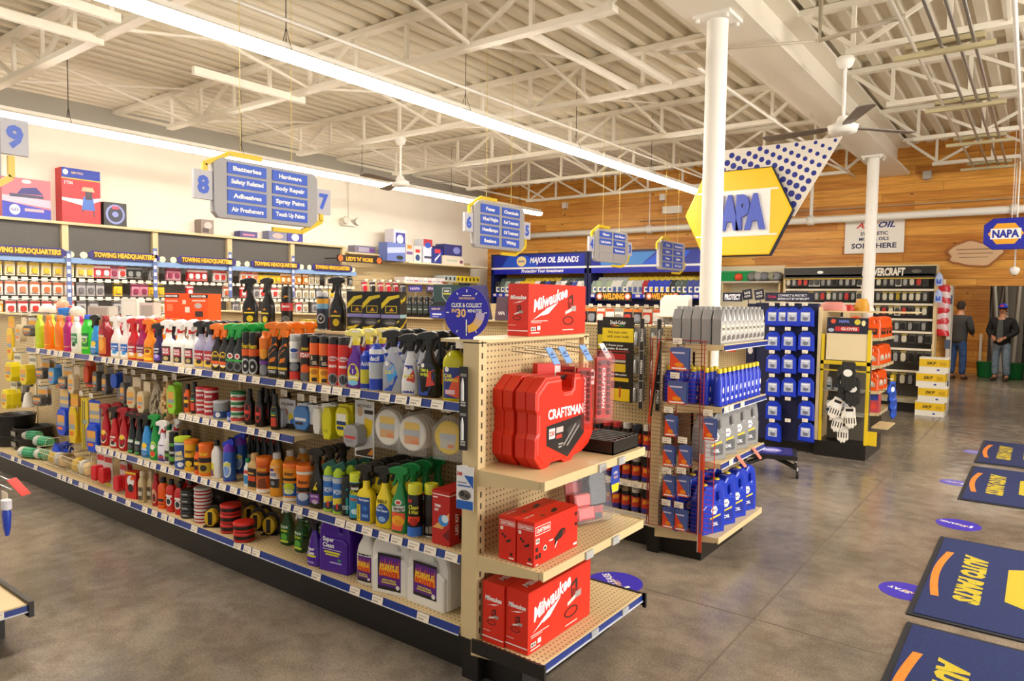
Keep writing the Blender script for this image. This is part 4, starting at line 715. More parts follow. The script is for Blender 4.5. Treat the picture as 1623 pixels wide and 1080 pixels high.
# red tool boxes
put('m_big', (-1.645, 2.325, .197), 0, 'large red tool carton with white script, right of the two on the bottom end shelf', 'red cartons on the bottom end shelf')
put('m_big', (-1.765, 2.316, .197), 0, 'large red tool carton at the back of the two on the bottom end shelf', 'red cartons on the bottom end shelf')
put('m_top', (-1.945, 2.715, 1.501), math.radians(2), 'red tool carton with white script standing on top of the end rack')
put('craft_box', (-1.62, 2.325, .577), 0, 'red sander carton in front of the pair on the middle end shelf', 'red cartons on the middle end shelf')
put('craft_box', (-1.715, 2.325, .577), 0, 'red sander carton behind its twin on the middle end shelf', 'red cartons on the middle end shelf')
put('craft_case', (-1.69, 2.43, .948), 0, 'red plastic tool case in front, with wrench picture on its side', 'red plastic tool cases')
put('craft_case', (-1.815, 2.43, .948), 0, 'red plastic tool case behind, nearest the pegboard', 'red plastic tool cases')
for o_ in bpy.data.objects:
    if o_.get('group') == 'red plastic tool cases': o_.scale = (1, .94, 1)
t = MB().shape((((-.028, -.03), (.028, -.036), (.034, .02), (.02, .036), (-.02, .03), (-.034, .01)),), .004, .001, M('#e8d8d4', .4), lambda u, v, q: (q, u, v)); art(t, lambda u, v, d=0: (.002+d, u, v), [('r', -.026, .004, .028, .024, '#2a2624'), ('t', 'LIFETIME', 0, -.012, .01, '#c02a20', 0, .046)])
o_ = t.build('swing_tag'); o_.location = (-1.684, 2.86, 1.315); tag(o_, 'small white and black swing tag on the front red tool case', 'tag')
# socket rails in red trays, charger packs, tool tray on the end shelves
def socket_rail():
    b = MB().box(-.045, .045, -.012, .012, -.33, 0, M('#b81c18', .4)); d = MB()
    for i in range(9):
        for s in (-1, 1): d.loft([(-.31+i*.033, .010, .010, s*.028, -.018), (-.285+i*.033, .010, .010, s*.028, -.018)], M('#3c3634', .3, .7), 10)
    l = MB(); art(l, flat_xz(-.013, 0, -.165), [('r', -.013, -.13, .013, .12, '#c8201c'), ('t', 'CRAFTSMAN', 0, .0, .018, '#ffffff', 0, .22, -1.5708), ('r', -.034, .125, .034, .15, '#2a2220'), ('r', -.045, -.165, .045, -.14, '#d83028')])
    c = MB().shape((((-.052, -.35), (.052, -.35), (.056, .0), (.03, .03), (-.03, .03), (-.056, 0)),), .05, .006, clear('#b8342c', .28), lambda u, v, q: (u, q-.006, v))
    kit('socket_rail', 'socket_set', 'socket set', [('tray', b), ('socket_row', d), ('label', l), ('blister', c)])
socket_rail()
for i, (y, z, s, lb) in enumerate(((3.0, 1.4, .9, 'red blister pack of sockets on a hook above the tool cases, frontmost'), (2.82, 1.36, .8, 'smaller red blister pack of sockets on hook left of the frontmost'))):
    put('socket_rail', (-1.7+.0*i, y, z), math.pi/2-.5, lb, 'red socket packs on hooks', s)
for i in range(2): put('socket_rail', (-1.79-.05*i, 2.82, 1.36), math.pi/2-.5, 'red socket pack behind the others on the left hook', 'red socket packs on hooks', .8)
carton('x_redflat', .12, .05, .2, '#d8240e', [('r', .03, -.09, .06, .09, '#e8e0dc'), ('t', 'BIT SET', -.02, 0, .02, '#ffffff', 0, .1)], nm='product_box')
o_ = put('x_redflat', (-1.84, 2.72, 1.18), math.pi/2-.5, 'flat red boxed tool on a hook behind the cases'); 
for y, l in ((2.56, 'far left'), (2.66, 'second'), (2.84, 'third'), (3.02, 'right')):
    k = MB().tube([(-1.925, y, 1.44), (-1.72, y, 1.43), (-1.7, y, 1.445)], .003, CHROME).tube([(-1.925, y, 1.46), (-1.72, y, 1.455)], .002, CHROME); k.build('peg_hook', ec)
    k = MB().bbox(-1.7, y, 1.43, .003, .05, .085, M('#7da3d8' if l != 'right' else '#e2dcd8', .4), ry=-.6); art(k, lambda u, v, d=0: (-1.7+.0025+d-v*.56, y+u, 1.43+v*.82), [('r', -.018, -.01, .018, -.004, '#3a5a9a'), ('r', -.018, .004, .01, .012, '#3a5a9a')]); k.build('price_tag', ec)
# tray of bits (black open tray)
def tray():
    b = MB().box(-.11, .11, -.13, .13, 0, .006, BLK)
    for x0, x1, y0, y1 in ((-.11, -.104, -.13, .13), (.104, .11, -.13, .13), (-.11, .11, -.13, -.124), (-.11, .11, .124, .13)): b.box(x0, x1, y0, y1, 0, .065, BLK)
    s = MB().box(-.1, .1, -.12, .02, .05, .056, M('#c8301c', .5)); p = MB()
    for i in range(6): p.bbox(.0, -.1+i*.04, .06, .18, .012, .012, M('#2a2624', .4))
    kit('bit_tray', 'parts_tray', 'tray', [('tray', b), ('insert', s), ('bit_row', p)])
tray(); put('bit_tray', (-1.7, 3.05, .946), 0, 'black open tray of bits on upper end shelf beside the red cases')
# charger blister pack leaning on the middle end shelf
b = MB().shape((((-.1, 0), (.1, 0), (.11, .04), (.11, .2), (.08, .26), (-.08, .26), (-.11, .22), (-.11, .04)),), .006, .002, M('#b81c18', .4), lambda u, v, q: (q, u, v))
l = MB(); art(l, lambda u, v, d=0: (.003+d, u, v), [('r', -.09, .2, .0, .235, '#e8dcd8'), ('t', 'BATTERY', -.045, .217, .014, '#a01c14', 0, .07), ('r', -.09, .15, .02, .19, '#d0302a'), ('r', -.1, .0, .1, .03, '#1c1816')])
c = MB().shape((((.0, .08), (.09, .08), (.1, .12), (.1, .22), (.08, .24), (.02, .24), (0, .2)),), .05, .01, M('#1d1a18', .3), lambda u, v, q: (.03+q, u, v))
q = MB().shape((((-.09, .085), (-.005, .085), (-.005, .13), (-.09, .13)),), .05, .01, M('#d8352c', .3), lambda u, v, q_: (.03+q_, u, v)); r_ = MB().shape((((-.08, .02), (.01, .02), (.01, .065), (-.08, .065)),), .05, .01, M('#d8352c', .3), lambda u, v, q_: (.03+q_, u, v))
s = MB().shape((((-.105, 0), (.105, 0), (.115, .04), (.115, .2), (.085, .265), (-.085, .265), (-.115, .22), (-.115, .04)),), .075, .008, clear('#5a5058', .2), lambda u, v, q_: (.035+q_, u, v))
kit('charger', 'battery_charger_pack', 'blister pack', [('card', b), ('printed_face', l), ('charger', c), ('battery', q), ('battery', r_), ('blister', s)])
put('charger', (-1.77, 2.99, .58), -.35, 'clear blister pack with red batteries and black charger on middle end shelf', tilt=(0, -.2))
k = MB().shape((((-.03, -.06), (.03, -.06), (.042, 0), (.03, .06), (-.03, .06), (-.042, 0)),), .002, .0004, M('#1c3a9c', .4), lambda u, v, q: (q, u, v)); art(k, lambda u, v, d=0: (.001+d, u, v), [('p', [(-.027, -.056), (.027, -.056), (.036, -.02), (-.036, -.02)], '#e8c81c'), ('t', 'SUPER', 0, .03, .012, '#e8d8d0', 0, .036), ('t', 'VALUE', 0, .01, .012, '#e8b8a0', 0, .036)])
o_ = k.build('shelf_talker'); o_.location = (-1.5, 2.78, .875); tag(o_, 'small blue and yellow hexagon sign clipped to the upper end shelf', 'sign')
# pens on a strip and a small part bag on the corner post
def pen_strip(n=2):
    k = MB().box(-.021, .021, -.006, 0, -.36, 0, M('#1d1a18', .4)); l = MB(); T = flat_xz(-.0062); p = MB()
    for i in range(n):
        z = -.03-i*.17; art(l, T, [('r', -.016, z-.012, .016, z, '#8a8680'), ('r', -.013, z-.14, .013, z-.12, '#c8c4bc'), ('t', 'PAINT', 0, z-.13, .008, '#2a2624')])
        p.loft([(z-.115, .007, .007, 0, -.012), (z-.05, .007, .007, 0, -.012), (z-.035, .0055, .0055, 0, -.012), (z-.018, .002, .002, 0, -.012)], M('#c9c9c6', .3), 10)
    kit('pens', 'pen_pack', 'pen pack', [('card', k), ('printed_face', l), ('pen_row', p)])
pen_strip(); o_ = put('pens', (-1.965, 2.278, 1.385), .1, 'black carded silver paint pens hanging on the corner post of the long rack')
carded('bag3m', .085, .185, '#e9e8ea', [('r', -.042, -.092, .042, -.055, '#1f63c0'), ('p', [(-.004, .055), (.042, .055), (.042, -.0)], '#1f5cb8'), ('t', '3M', -.028, .06, .016, '#c8202a'), ('r', -.036, .02, .01, .026, '#8a94a8'), ('r', -.036, .006, .03, .012, '#1f5cb8'), ('e', 0, -.03, .032, .022, '#6a6560'), ('e', -.012, -.026, .012, .012, '#2a2826'), ('e', .012, -.034, .012, .01, '#3a3836')], t=.01)
put('bag3m', (-1.95, 2.272, .955), .15, 'small white and blue bag of clips hanging on the corner post')
# click & collect disc sign above the corner post
s = empty('round_sign', (-1.99, 2.32, 1.615), math.radians(28), 'round purple sign on the rack corner reading click and collect in 30 minutes', 'sign')
k = MB().shape((tuple(ell(0, 0, .098, .11, 48)), ), .006, .001, M('#2a23a8', .35), lambda u, v, q: (u, q, v)); T = flat_xz(-.0032); W_ = '#f2efe8'; Yc = '#f0c27a'
L_ = [('t', 'NAPAONLINE.COM', 0, .062, .009, Yc, 0, .07), ('r', -.02, .072, .02, .075, W_), ('t', 'CLICK & COLLECT', 0, .032, .018, W_, 0, .135), ('t', 'IN', -.056, .008, .016, Yc), ('t', '30', -.024, -.002, .036, Yc, 0, .042), ('t', 'MINUTES', .036, .008, .014, W_, 0, .062)]
for i in range(12):
    a = i*math.pi/6
    if i % 3 == 0 or i in (1, 11, 5, 7): c_, n_ = math.cos(a), math.sin(a); L_.append(('p', [(n_*.078-c_*.002, c_*.088+n_*.002), (n_*.09-c_*.002, c_*.1+n_*.002), (n_*.09+c_*.002, c_*.1-n_*.002), (n_*.078+c_*.002, c_*.088-n_*.002)], W_))
fan_ = [(0, -.075)]+[(.06*math.sin(a), -.075+.07*math.cos(a)) for a in [math.radians(60+6*i) for i in range(11)]]
for i in range(14):
    q0, q1 = math.radians(90+i*6), math.radians(96+i*6); L_.append(('p', [(.042*math.sin(q0), .055*math.cos(q0)), (.08*math.sin(q0), .088*math.cos(q0)), (.08*math.sin(q1), .088*math.cos(q1)), (.042*math.sin(q1), .055*math.cos(q1))], ('#c8b4d0', '#e0b890', '#f0b84a')[min(2, i//4)]))
L_ += [('r', -.0025, -.085, .0025, -.03, W_)]
art(k, T, L_); k.build('disc', s)
MB().box(-.03, .03, -.004, .004, -.125, -.1, M('#2a23a8', .35)).box(-.004, .004, 0, .006, -.2, -.1, clear('#dfe3ee', .5)).build('stem', s)
MB().box(-.045, .03, -.012, .004, -.155, -.125, TAGM).build('clip', s)
# ---------------------------------------------------------------- goods on the long rack
RR = random.Random(11)
def row(place, z, items, Y=2.36, depth=2, dy=.085, rz=.2, zl=.1):
    """items: (photo x, recipe, description[, copies behind[, turn]])"""
    fr, bk = [], []
    for it in items:
        px, k, d = it[:3]; n = it[3] if len(it) > 3 else depth; r_ = it[4] if len(it) > 4 else rz; yo = it[5] if len(it) > 5 else 0
        x = px_x(px, Y+yo, z+zl)
        nm = KIT[k][0]; rr = r_+(.35 if nm in ('aerosol_can', 'wipes_canister', 'polish_tub', 'wax_tin') else 0)+RR.uniform(-.06, .06)
        fr.append((put(k, (x, Y+yo, z), rr), d))
        for i in range(1, n): bk.append((put(k, (x-.004*i+RR.uniform(-.004, .004), Y+yo+dy*i, z), rr+RR.uniform(-.08, .08)), d, fr[-1][0], i))
    relabel(fr, place)
    cols = {}
    for o, d in fr: cols.setdefault(d, []).append(o)
    for o, d, ci, dp in bk:
        sh = place.replace('on ', ''); col_ = '' if len(cols[d]) == 1 else (['leftmost', 'second', 'third', 'fourth', 'fifth'][cols[d].index(ci)]+' column, ')
        o['label'] = f"{d}, {col_}{['', 'second', 'third', 'fourth'][dp]} deep, {sh}"; o['group'] = f'{d}s, {sh}, deeper rows'
row('on upper shelf', ZA, [
 (64, 'b_lime', 'lime green wash bottle'), (78, 'b_orange', 'orange wash bottle'), (95, 'b_orange', 'orange wash bottle'), (109, 'b_magenta', 'magenta wash bottle'),
 (122, 'b_white_green', 'pale bottle with green label', 1), (140, 'b_green', 'bright green bottle with blue cap', 1), (153, 's_blueb', 'blue spray bottle with dark label', 1), (168, 'b_redorange', 'dark red wash bottle with orange label'),
 (186, 's_white_blue', 'white spray bottle with blue label', 3), (201, 's_white_blue', 'white spray bottle with blue label', 3), (213, 's_red', 'red spray bottle', 3), (227, 's_magenta', 'magenta spray bottle with red head', 3),
 (239, 's_orange', 'orange spray bottle', 3), (253, 's_purple_can', 'dark purple spray bottle', 2), (268, 's_whitered', 'white spray bottle with red collar', 3), (286, 's_whitered', 'white spray bottle with red collar', 3), (304, 's_whitered', 'white spray bottle with red collar', 3),
 (320, 's_lilac', 'clear lilac spray bottle with black head', 3), (335, 's_lilac', 'clear lilac spray bottle with black head', 3), (347, 's_black_orange', 'black spray bottle with orange head', 3), (359, 's_black_orange', 'black spray bottle with orange head', 3),
 (370, 's_black_green', 'black spray bottle with green head', 4), (382, 's_black_green', 'black spray bottle with green head', 4), (393, 'c_tire', 'black tyre foam can with yellow script', 2), (404, 'c_tire', 'black tyre foam can with yellow script', 2),
 (421, 'c_orangecan', 'tall orange can with orange cap', 1), (436, 's_tallblack', 'tall black bottle with orange head', 3), (452, 's_tallblack', 'tall black bottle with orange head', 3), (469, 'c_whitetire', 'white tyre shine can with grey cap'),
 (486, 'c_foam', 'black and red foam can'), (501, 'c_orangeyel', 'orange and yellow can with black cap'), (516, 'c_orangeyel', 'orange and yellow can with black cap'), (531, 'c_redcan', 'red can with black cap'), (547, 'c_redcan', 'red can with black cap'),
 (565, 's_purple', 'purple spray bottle with yellow label', 4), (581, 'c_bluesmall', 'small blue can with yellow band', 1), (597, 'c_bluewhite', 'blue and white can with blue cap', 3),
 (624, 's_glass', 'clear spray bottle with blue glass label', 3), (651, 's_protect', 'pale spray bottle with blue and red label', 3), (681, 's_tirewheel', 'black spray bottle with blue and red label', 4), (721, 'b_yellow', 'large yellow car wash bottle', 1)], dy=.09)
row('on second shelf', ZB_, [
 (298, 'b_orangesm', 'small orange bottle', 1), (309, 'b_blackyel', 'slim black bottle', 1), (322, 't_redwhite', 'red and white sponge tub', 1), (335, 't_redwhite', 'red and white sponge tub', 1), (351, 't_silver', 'silver tub with blue label', 2), (366, 't_bluejar', 'small blue jar', 1, 0, -.02),
 (378, 't_green', 'wax tin with green lid', 1), (396, 'b_blackred', 'black bottle with red oval', 2), (413, 'b_blackred', 'black bottle with red oval', 2), (424, 'b_blackred', 'black bottle with red oval', 1, .2, .06), (437, 'b_blackyel', 'slim black bottle', 2)], depth=1, zl=.06)
st = []
for px, k, n, h in ((322, 't_redwhite', 2, .09), (335, 't_redwhite', 2, .09), (378, 't_green', 3, .062)):
    for i in range(1, n): st.append((put(k, (px_x(px, 2.36, ZB_+.06), 2.36, ZB_+h*i), .5), 'red and white sponge tub' if k == 't_redwhite' else 'wax tin with green lid'))
relabel(st, 'stacked on another, second shelf')
row('on third shelf', ZC, [
 (169, 's_crimson', 'crimson spray bottle with picture label', 2), (183, 's_crimson_plain', 'crimson spray bottle with black collar', 2), (198, 's_crimson', 'crimson spray bottle with picture label', 2), (211, 's_blackgrn', 'black spray bottle with green label', 3), (222, 's_blackgrn', 'black spray bottle with green label', 3),
 (234, 's_blueb', 'blue spray bottle with black label', 3), (247, 's_greenb', 'green spray bottle', 2), (260, 's_whiteviolet', 'white and violet spray bottle', 2), (268, 'b_whitegrey', 'slim white bottle', 1), (276, 'c_blackgreen', 'black and green can', 2),
 (290, 't_lime', 'blue wipes canister with lime lid', 1), (304, 't_yelorange', 'yellow canister with orange lid', 1), (314, 'b_orangesm', 'small orange bottle', 1, .2, -.03), (328, 't_orange', 'orange canister with script', 1), (344, 'b_curvy', 'curved white bottle with black cap', 2),
 (364, 'c_bluepurple', 'blue can with purple cap', 1), (382, 'c_bluepurple', 'blue can with purple cap', 1, .2, .16), (393, 'b_smallgreen', 'small white bottle with green cap', 1), (404, 'b_tanblack', 'tan bottle with black label', 1), (420, 't_brown', 'orange and brown wipes canister', 1), (439, 'b_whiteorange', 'white and orange bottle with grey cap', 3),
 (463, 't_wash', 'orange canister with lime sponge picture', 1), (485, 't_clean', 'orange canister with car picture', 2), (504, 's_blackviolet', 'black spray bottle with violet label', 3), (523, 'c_bluelime', 'blue can with lime cap and dark spout', 1), (538, 'c_bluelime', 'blue can with lime cap and dark spout', 3),
 (551, 'c_blackteal', 'black and teal can', 2), (565, 'c_limecap', 'blue can with lime cap', 1), (581, 's_yellow', 'yellow spray bottle with blue panel', 4), (611, 's_yellow_slim', 'slim yellow spray bottle with blue oval', 4), (636, 's_greenturtle', 'green spray bottle with orange label', 4),
 (658, 'c_sprayaway', 'black can with lime cap, red and blue base', 1), (684, 'c_sprayback', 'black can with lime cap, turned away', 1, 0, .05), (710, 'x_redkit', 'tall red boxed kit', 2, .05, .03)], dy=.09)
# black heads seen above the third shelf: tyre sprays behind
fr = []
for px in (398, 408, 419, 431, 442): fr.append((put('s_blackgrn', (px_x(px, 2.62, ZC+.2), 2.62, ZC), .3), 'black spray bottle with dark red lever'))
relabel(fr, 'at the back of third shelf')
row('on bottom shelf', ZD, [
 (214, 'x_redpad', 'red and yellow polishing pad box', 1), (226, 'b_beige', 'beige bottle', 1, .2, -.02), (240, 'b_beige', 'beige bottle', 1, .2, .02), (248, 'b_redtall', 'dark red bottle', 1), (259, 'b_orangebtl', 'orange bottle with black cap', 1), (272, 'b_redclay', 'red bottle with black cap', 3), (286, 'b_redclay', 'red bottle with black cap', 3), (299, 'b_redtall', 'dark red bottle', 1, .2, .1)], dy=.075)
st = []
for px, k, n, h, y, d in ((300, 't_tinblack', 4, .046, 2.37, 'black wax tin'), (322, 't_tinred', 5, .0445, 2.38, 'red wax tin with silver lid'), (366, 't_tinrb', 3, .058, 2.38, 'black and red paste tin'), (387, 't_tinrb', 2, .058, 2.34, 'black and red paste tin')):
    for i in range(n): st.append((put(k, (px_x(px, y, ZD+.04), y, ZD+h*i), .5, ), f'{d} {["lowest", "second up", "third up", "fourth up", "fifth up"][i]} in its stack,'))
relabel(st, 'bottom shelf')
bx = [(put('x_black', (px_x(352, 2.56, ZD+.1), 2.56, ZD), .1), 'black boxed towel'), (put('x_black', (px_x(352, 2.56, ZD+.1), 2.56, ZD+.081), .2), 'black boxed towel lying on another')]
relabel(bx, 'on bottom shelf')
# black and yellow hand tools in shells on the bottom shelf
b = MB().box(-.05, .05, -.03, .03, 0, .006, BLK).shape((((-.045, 0), (.045, 0), (.05, .09), (.02, .13), (-.02, .13), (-.05, .09)),), .008, .001, M('#1c1916', .4), lambda u, v, q: (u, .02+q, v))
c = MB().shape((tuple(ell(0, .06, .032, .045)), ), .05, .008, M('#d8b01c', .35), lambda u, v, q: (u, -.01+q, v)); d = MB().box(-.012, .012, -.04, -.034, .02, .1, BLK)
kit('applicator', 'tyre_applicator', 'applicator', [('card', b), ('sponge', c), ('strap', d)])
st = []
for px, y in ((337, 2.36), (398, 2.55), (408, 2.5), (419, 2.56), (429, 2.5)): st.append((put('applicator', (px_x(px, y, ZD+.06), y, ZD), .6), 'black and yellow tyre applicator'))
relabel(st, 'on bottom shelf')
row('on bottom shelf', ZD, [
 (456, 's_simple', 'green spray bottle with white head', 2, .1, .1), (478, 's_simple', 'green spray bottle with white head', 2, .1, .08), (500, 's_super', 'small purple spray bottle', 2, .1), (541, 'j_super', 'large purple cleaner jug', 2, .1, .05), (584, 's_white_power', 'white bottle with flame label', 2, .1, .01), (631, 'j_power', 'white gallon jug with flame label', 2, .15, .05), (693, 'j_power_can', 'large square white jug with flame label', 2, .05, .07)], dy=.14)
# ---------------------------------------------------------------- hanging goods in front of the pegboard
HOOKS = {}
def hook(root, x, y0, y1, z, tagged=True, rows=True):
    k = 'hk%.2f' % (y1-y0)
    if k not in HOOKS:
        L_ = y1-y0; m = MB().tube([(0, 0, -.01), (0, 0, .012), (0, -L_, .0), (0, -L_-.008, .012)], .0028, BLK, 5).tube([(0, 0, .03), (0, -L_, .03)], .002, BLK, 5); HOOKS[k] = m.mesh('peg_hook')
    o = obj('peg_hook', HOOKS[k], root); o.location = (x, y1, z)
    if tagged: t = obj('price_tag', PTW, o); t.location = (0, -(y1-y0)-.004, .03)
    return o
def hang(place, z, items, yf=2.42, yb=2.735, root=None, rz=.12):
    out = []
    for it in items:
        px, k, d = it[:3]; n = it[3] if len(it) > 3 else 2; dz = it[4] if len(it) > 4 else 0; r_ = it[5] if len(it) > 5 else rz
        x = px_x(px, yf, z-.06); hook(root, x, yf-.02, yb, z+dz+.01)
        for i in range(n): out.append((put(k, (x, yf+i*.035, z+dz), r_+RR.uniform(-.08, .08)), d if i == 0 else d+' behind its twin'))
    relabel(out, place)
carded('h_blue', .11, .15, '#dfe2e6', [('e', 0, -.0, .044, .03, '#3d79c0'), ('r', -.055, -.075, .055, -.03, '#3a2418'), ('t', '2', .02, -.05, .024, '#ffffff'), ('r', -.045, .05, .02, .062, '#9aa0a8')], blob=(.0, .0, .1, .12, .03, '#4a86cc'), band=('#4a86cc', '#e8e8ea', '#3a2418'))
carded('h_white', .11, .15, '#dfe0e0', [('e', -.01, .0, .03, .03, '#e8e6e2'), ('r', -.055, -.075, .055, -.03, '#3a2418'), ('t', '2', -.01, -.05, .024, '#ffffff')], blob=(.035, 0, .04, .13, .04, '#eceae4'))
carded('h_yel', .1, .17, '#e6e5de', [('e', -.02, .01, .022, .03, '#d6d828'), ('r', -.05, -.08, .05, -.03, '#4a3020')], blob=(.03, -.01, .05, .16, .05, '#e2da1c'), band=('#e2da1c', '#e2da1c', '#c8c020'), nm='applicator_pack')
carded('h_glove', .1, .17, '#e8d81c', [('p', [(-.03, -.05), (.02, -.06), (.04, .0), (-.01, .02)], '#1d3a72'), ('r', -.04, .03, .03, .05, '#f4f0e0'), ('e', .01, -.06, .02, .01, '#e87a20')], blob=(0, 0, .08, .14, .03, '#e8dc2c'), band=('#f4f0e0', '#1d3a72', '#1d3a72'), nm='work_glove', cat='glove')
carded('h_polish', .12, .17, '#d8d8da', [('t', 'POLISHER', 0, .06, .016, '#5a5e66', 0, .1), ('e', -.02, .01, .024, .024, '#c86a30'), ('e', .026, -.01, .02, .02, '#e0d02a'), ('e', .04, -.04, .02, .02, '#3a72c0'), ('r', -.06, -.085, .06, -.05, '#2a2420')], blob=(-.03, -.02, .05, .09, .04, '#b8bcc8'))
carded('h_gun', .135, .29, '#d9d8d6', [('t', 'BOND', -.0, .12, .016, '#6a6a6e', 0, .1), ('r', .0, .08, .06, .1, '#1d1a18'), ('e', -.03, .09, .02, .026, '#c8a888'), ('p', [(.0, -.06), (.05, -.02), (.06, .05), (.0, .06)], '#e8c41c'), ('p', [(-.06, -.14), (.06, -.14), (.06, -.09), (-.06, -.12)], '#2a1c14'), ('p', [(.02, -.13), (.06, -.13), (.06, -.09)], '#e8901c')], blob=(-.03, -.03, .09, .1, .07, '#9a9a9c'), band=('#9a9a9c', '#c83a3a', '#86868a'))
def pad(key, r, c, cw, ys):
    b = MB()
    for i in range(ys): b.shape((tuple(ell(0, -.1, r, r*1.05, 24)), ), .022, .009, M(c, .8), lambda u, v, q, i=i: (u, i*.026+q, v))
    l = MB(); art(l, flat_xz(-.012, 0, -.1), [('r', -r*.62, .02, r*.62, .055, '#f2c83a'), ('r', -r*.66, -.01, r*.66, .02, '#b8bcc0'), ('r', -r*.6, -.05, r*.6, -.01, cw), ('r', 0, -.045, r*.5, -.03, '#e8761c')])
    g = MB().shape((tuple((u, v) for u, v in ((-r*1.1, -.2), (r*1.1, -.2), (r*1.15, -.06), (r*.3, .0), (-r*.3, 0), (-r*1.15, -.06))), ), .03+.026*(ys-1), .008, clear('#eef0f0', .14), lambda u, v, q: (u, q+.013*(ys-1), v))
    kit(key, 'pad_pack', 'pad pack', [('pad', b), ('label', l), ('bag', g)])
pad('pad_white', .078, '#ece6da', '#e0a85a', 2); pad('pad_white3', .074, '#ece6da', '#e09a5a', 4); pad('mitt', .068, '#e6c41c', '#c9c4b4', 1)
hang('hanging under the upper shelf', 1.1, [
 (456, 'h_polish', 'polisher pad pack', 1, -.01), (483, 'h_blue', 'blue pad pack', 2, -.02), (502, 'h_white', 'white pad pack', 2, -.02), (521, 'h_yel', 'yellow sponge pack', 2, -.0), (548, 'h_glove', 'yellow glove', 2, .01),
 (578, 'h_gun', 'tall carded bonding tool', 1, .045), (616, 'pad_white', 'pack of round white pads', 1, .03), (655, 'pad_white3', 'thick pack of round white pads', 1, .02), (712, 'mitt', 'round yellow mitt', 1, .03)], root=g1)
# section with squeegees, cloths and brushes
carded('h_brush', .07, .2, '#6a6662', [('r', -.03, -.02, .03, .04, '#c8c4bc')], blob=(0, -.02, .05, .14, .05, '#5b5a5c'), band=('#e8a84a', '#9aa0a6', '#e8762c'), nm='brush', cat='brush')
carded('h_bluebrush', .07, .2, '#2052b8', [('r', -.03, -.1, .03, -.02, '#8a8478')], blob=(0, .04, .06, .09, .05, '#1d50c0'), nm='brush', cat='brush')
carded('h_wool', .085, .22, '#e8d4b4', [('r', -.04, .0, .04, .03, '#e8a850'), ('r', -.04, -.03, .04, .0, '#c0c4c8'), ('p', [(-.04, -.05), (.04, -.05), (.0, -.1)], '#1e2a40')], blob=(0, -.03, .08, .14, .05, '#d8c49a'), band=('#e8a84a', '#9aa0a6', '#e8762c'), nm='wash_mitt', cat='mitt')
carded('h_lime', .085, .22, '#8ed02c', [('r', -.04, -.02, .04, .05, '#c8c8c0'), ('r', -.04, -.05, .04, -.02, '#8a9098'), ('e', 0, -.07, .03, .02, '#f0b040')], blob=(0, -.0, .08, .18, .05, '#9ad838'), band=('#e8a84a', '#9aa0a6', '#e8762c'), nm='wash_mitt', cat='mitt')
carded('h_yelcloth', .1, .4, '#e8b81c', [('r', -.05, .1, .05, .16, '#e8a23a'), ('r', -.05, .05, .05, .1, '#8f969c'), ('r', -.02, .07, .04, .08, '#e8761c')], blob=(0, -.05, .09, .28, .02, '#e8c420'), band=('#e8a84a', '#9aa0a6', '#e8762c'), nm='cloth_pack', cat='cloth')
carded('h_bluecloth', .13, .4, '#1c48c8', [('r', -.06, .06, .06, .18, '#e8c070'), ('r', -.06, .03, .06, .06, '#9aa0a6'), ('r', -.06, .09, .06, .12, '#9aa0a6')], blob=(0, -.09, .12, .2, .03, '#1c4cd0'), band=('#e8a84a', '#9aa0a6', '#e8762c'), nm='cloth_pack', cat='cloth')
carded('h_squeegee', .09, .4, '#e6c822', [('r', -.006, -.2, .006, .18, '#1c2c3a'), ('r', -.035, .0, .035, .03, '#9aa8a0'), ('r', -.03, -.2, -.02, .18, '#2a3a2a')], nm='squeegee', cat='squeegee')
carded('h_funnel', .12, .24, '#dcd8c8', [('r', -.05, .07, .05, .1, '#8a8680')], blob=(0, -.04, .1, .16, .08, '#ead41c'), band=('#e8a84a', '#9aa0a6', '#e8762c'), nm='sponge_pack', cat='sponge')
carded('h_scrub', .13, .16, '#c9c6c0', [('r', -.06, .02, .06, .06, '#e8a23a'), ('r', -.06, -.0, .06, .02, '#8f969c')], blob=(0, -.03, .12, .08, .05, '#565350'), band=('#e8a84a', '#9aa0a6', '#e8762c'), nm='scrub_pad', cat='scrub pad')
carded('h_bluefun', .09, .2, '#3a86c8', [('r', -.04, -.1, .04, -.06, '#e8943a')], blob=(0, .01, .08, .12, .06, '#4a98d8'), band=('#e8a84a', '#9aa0a6', '#e8762c'), nm='wash_mitt', cat='mitt')
carded('h_ora', .07, .2, '#e0501c', [('r', -.035, -.08, .035, -.02, '#1d2c5a'), ('r', -.03, -.0, .03, .04, '#f0a03a')], blob=(0, 0, .05, .12, .02, '#d8481c'), nm='blister_pack')
b = MB(); R_ = random.Random(5)
for i in range(150):
    a = R_.uniform(0, 6.28); zc_ = -R_.uniform(.03, .27); r_ = .045*math.sin(min(1, max(.15, (-zc_)/.3))*3.0)+.01; x_, y_ = r_*math.cos(a), r_*.7*math.sin(a)
    b.tube([(x_*.6, y_*.6, zc_+.02), (x_, y_, zc_), (x_*1.15, y_*1.15, zc_-.02)], .0075, M('#b3a58c', .9), 5)
b.tube([(0, 0, .02), (0, 0, -.25)], .02, M('#9a8c74', .9)); kit('h_mop', 'noodle_mitt', 'mop', [('strands', b)])
b = MB()
for i in range(70):
    a = R_.uniform(0, 6.28); zc_ = -R_.uniform(.02, .26); r_ = .04*abs(math.sin(zc_*11))+.018; b.loft([(zc_-.013, .004, .004, r_*math.cos(a), r_*.7*math.sin(a)), (zc_, .013, .013, r_*math.cos(a), r_*.7*math.sin(a)), (zc_+.013, .004, .004, r_*math.cos(a), r_*.7*math.sin(a))], M('#e0bc84', .9), 7)
b.tube([(0, 0, .02), (0, 0, -.25)], .022, M('#d8b078', .9)); kit('h_chenille', 'chenille_mitt', 'mitt', [('strands', b)])
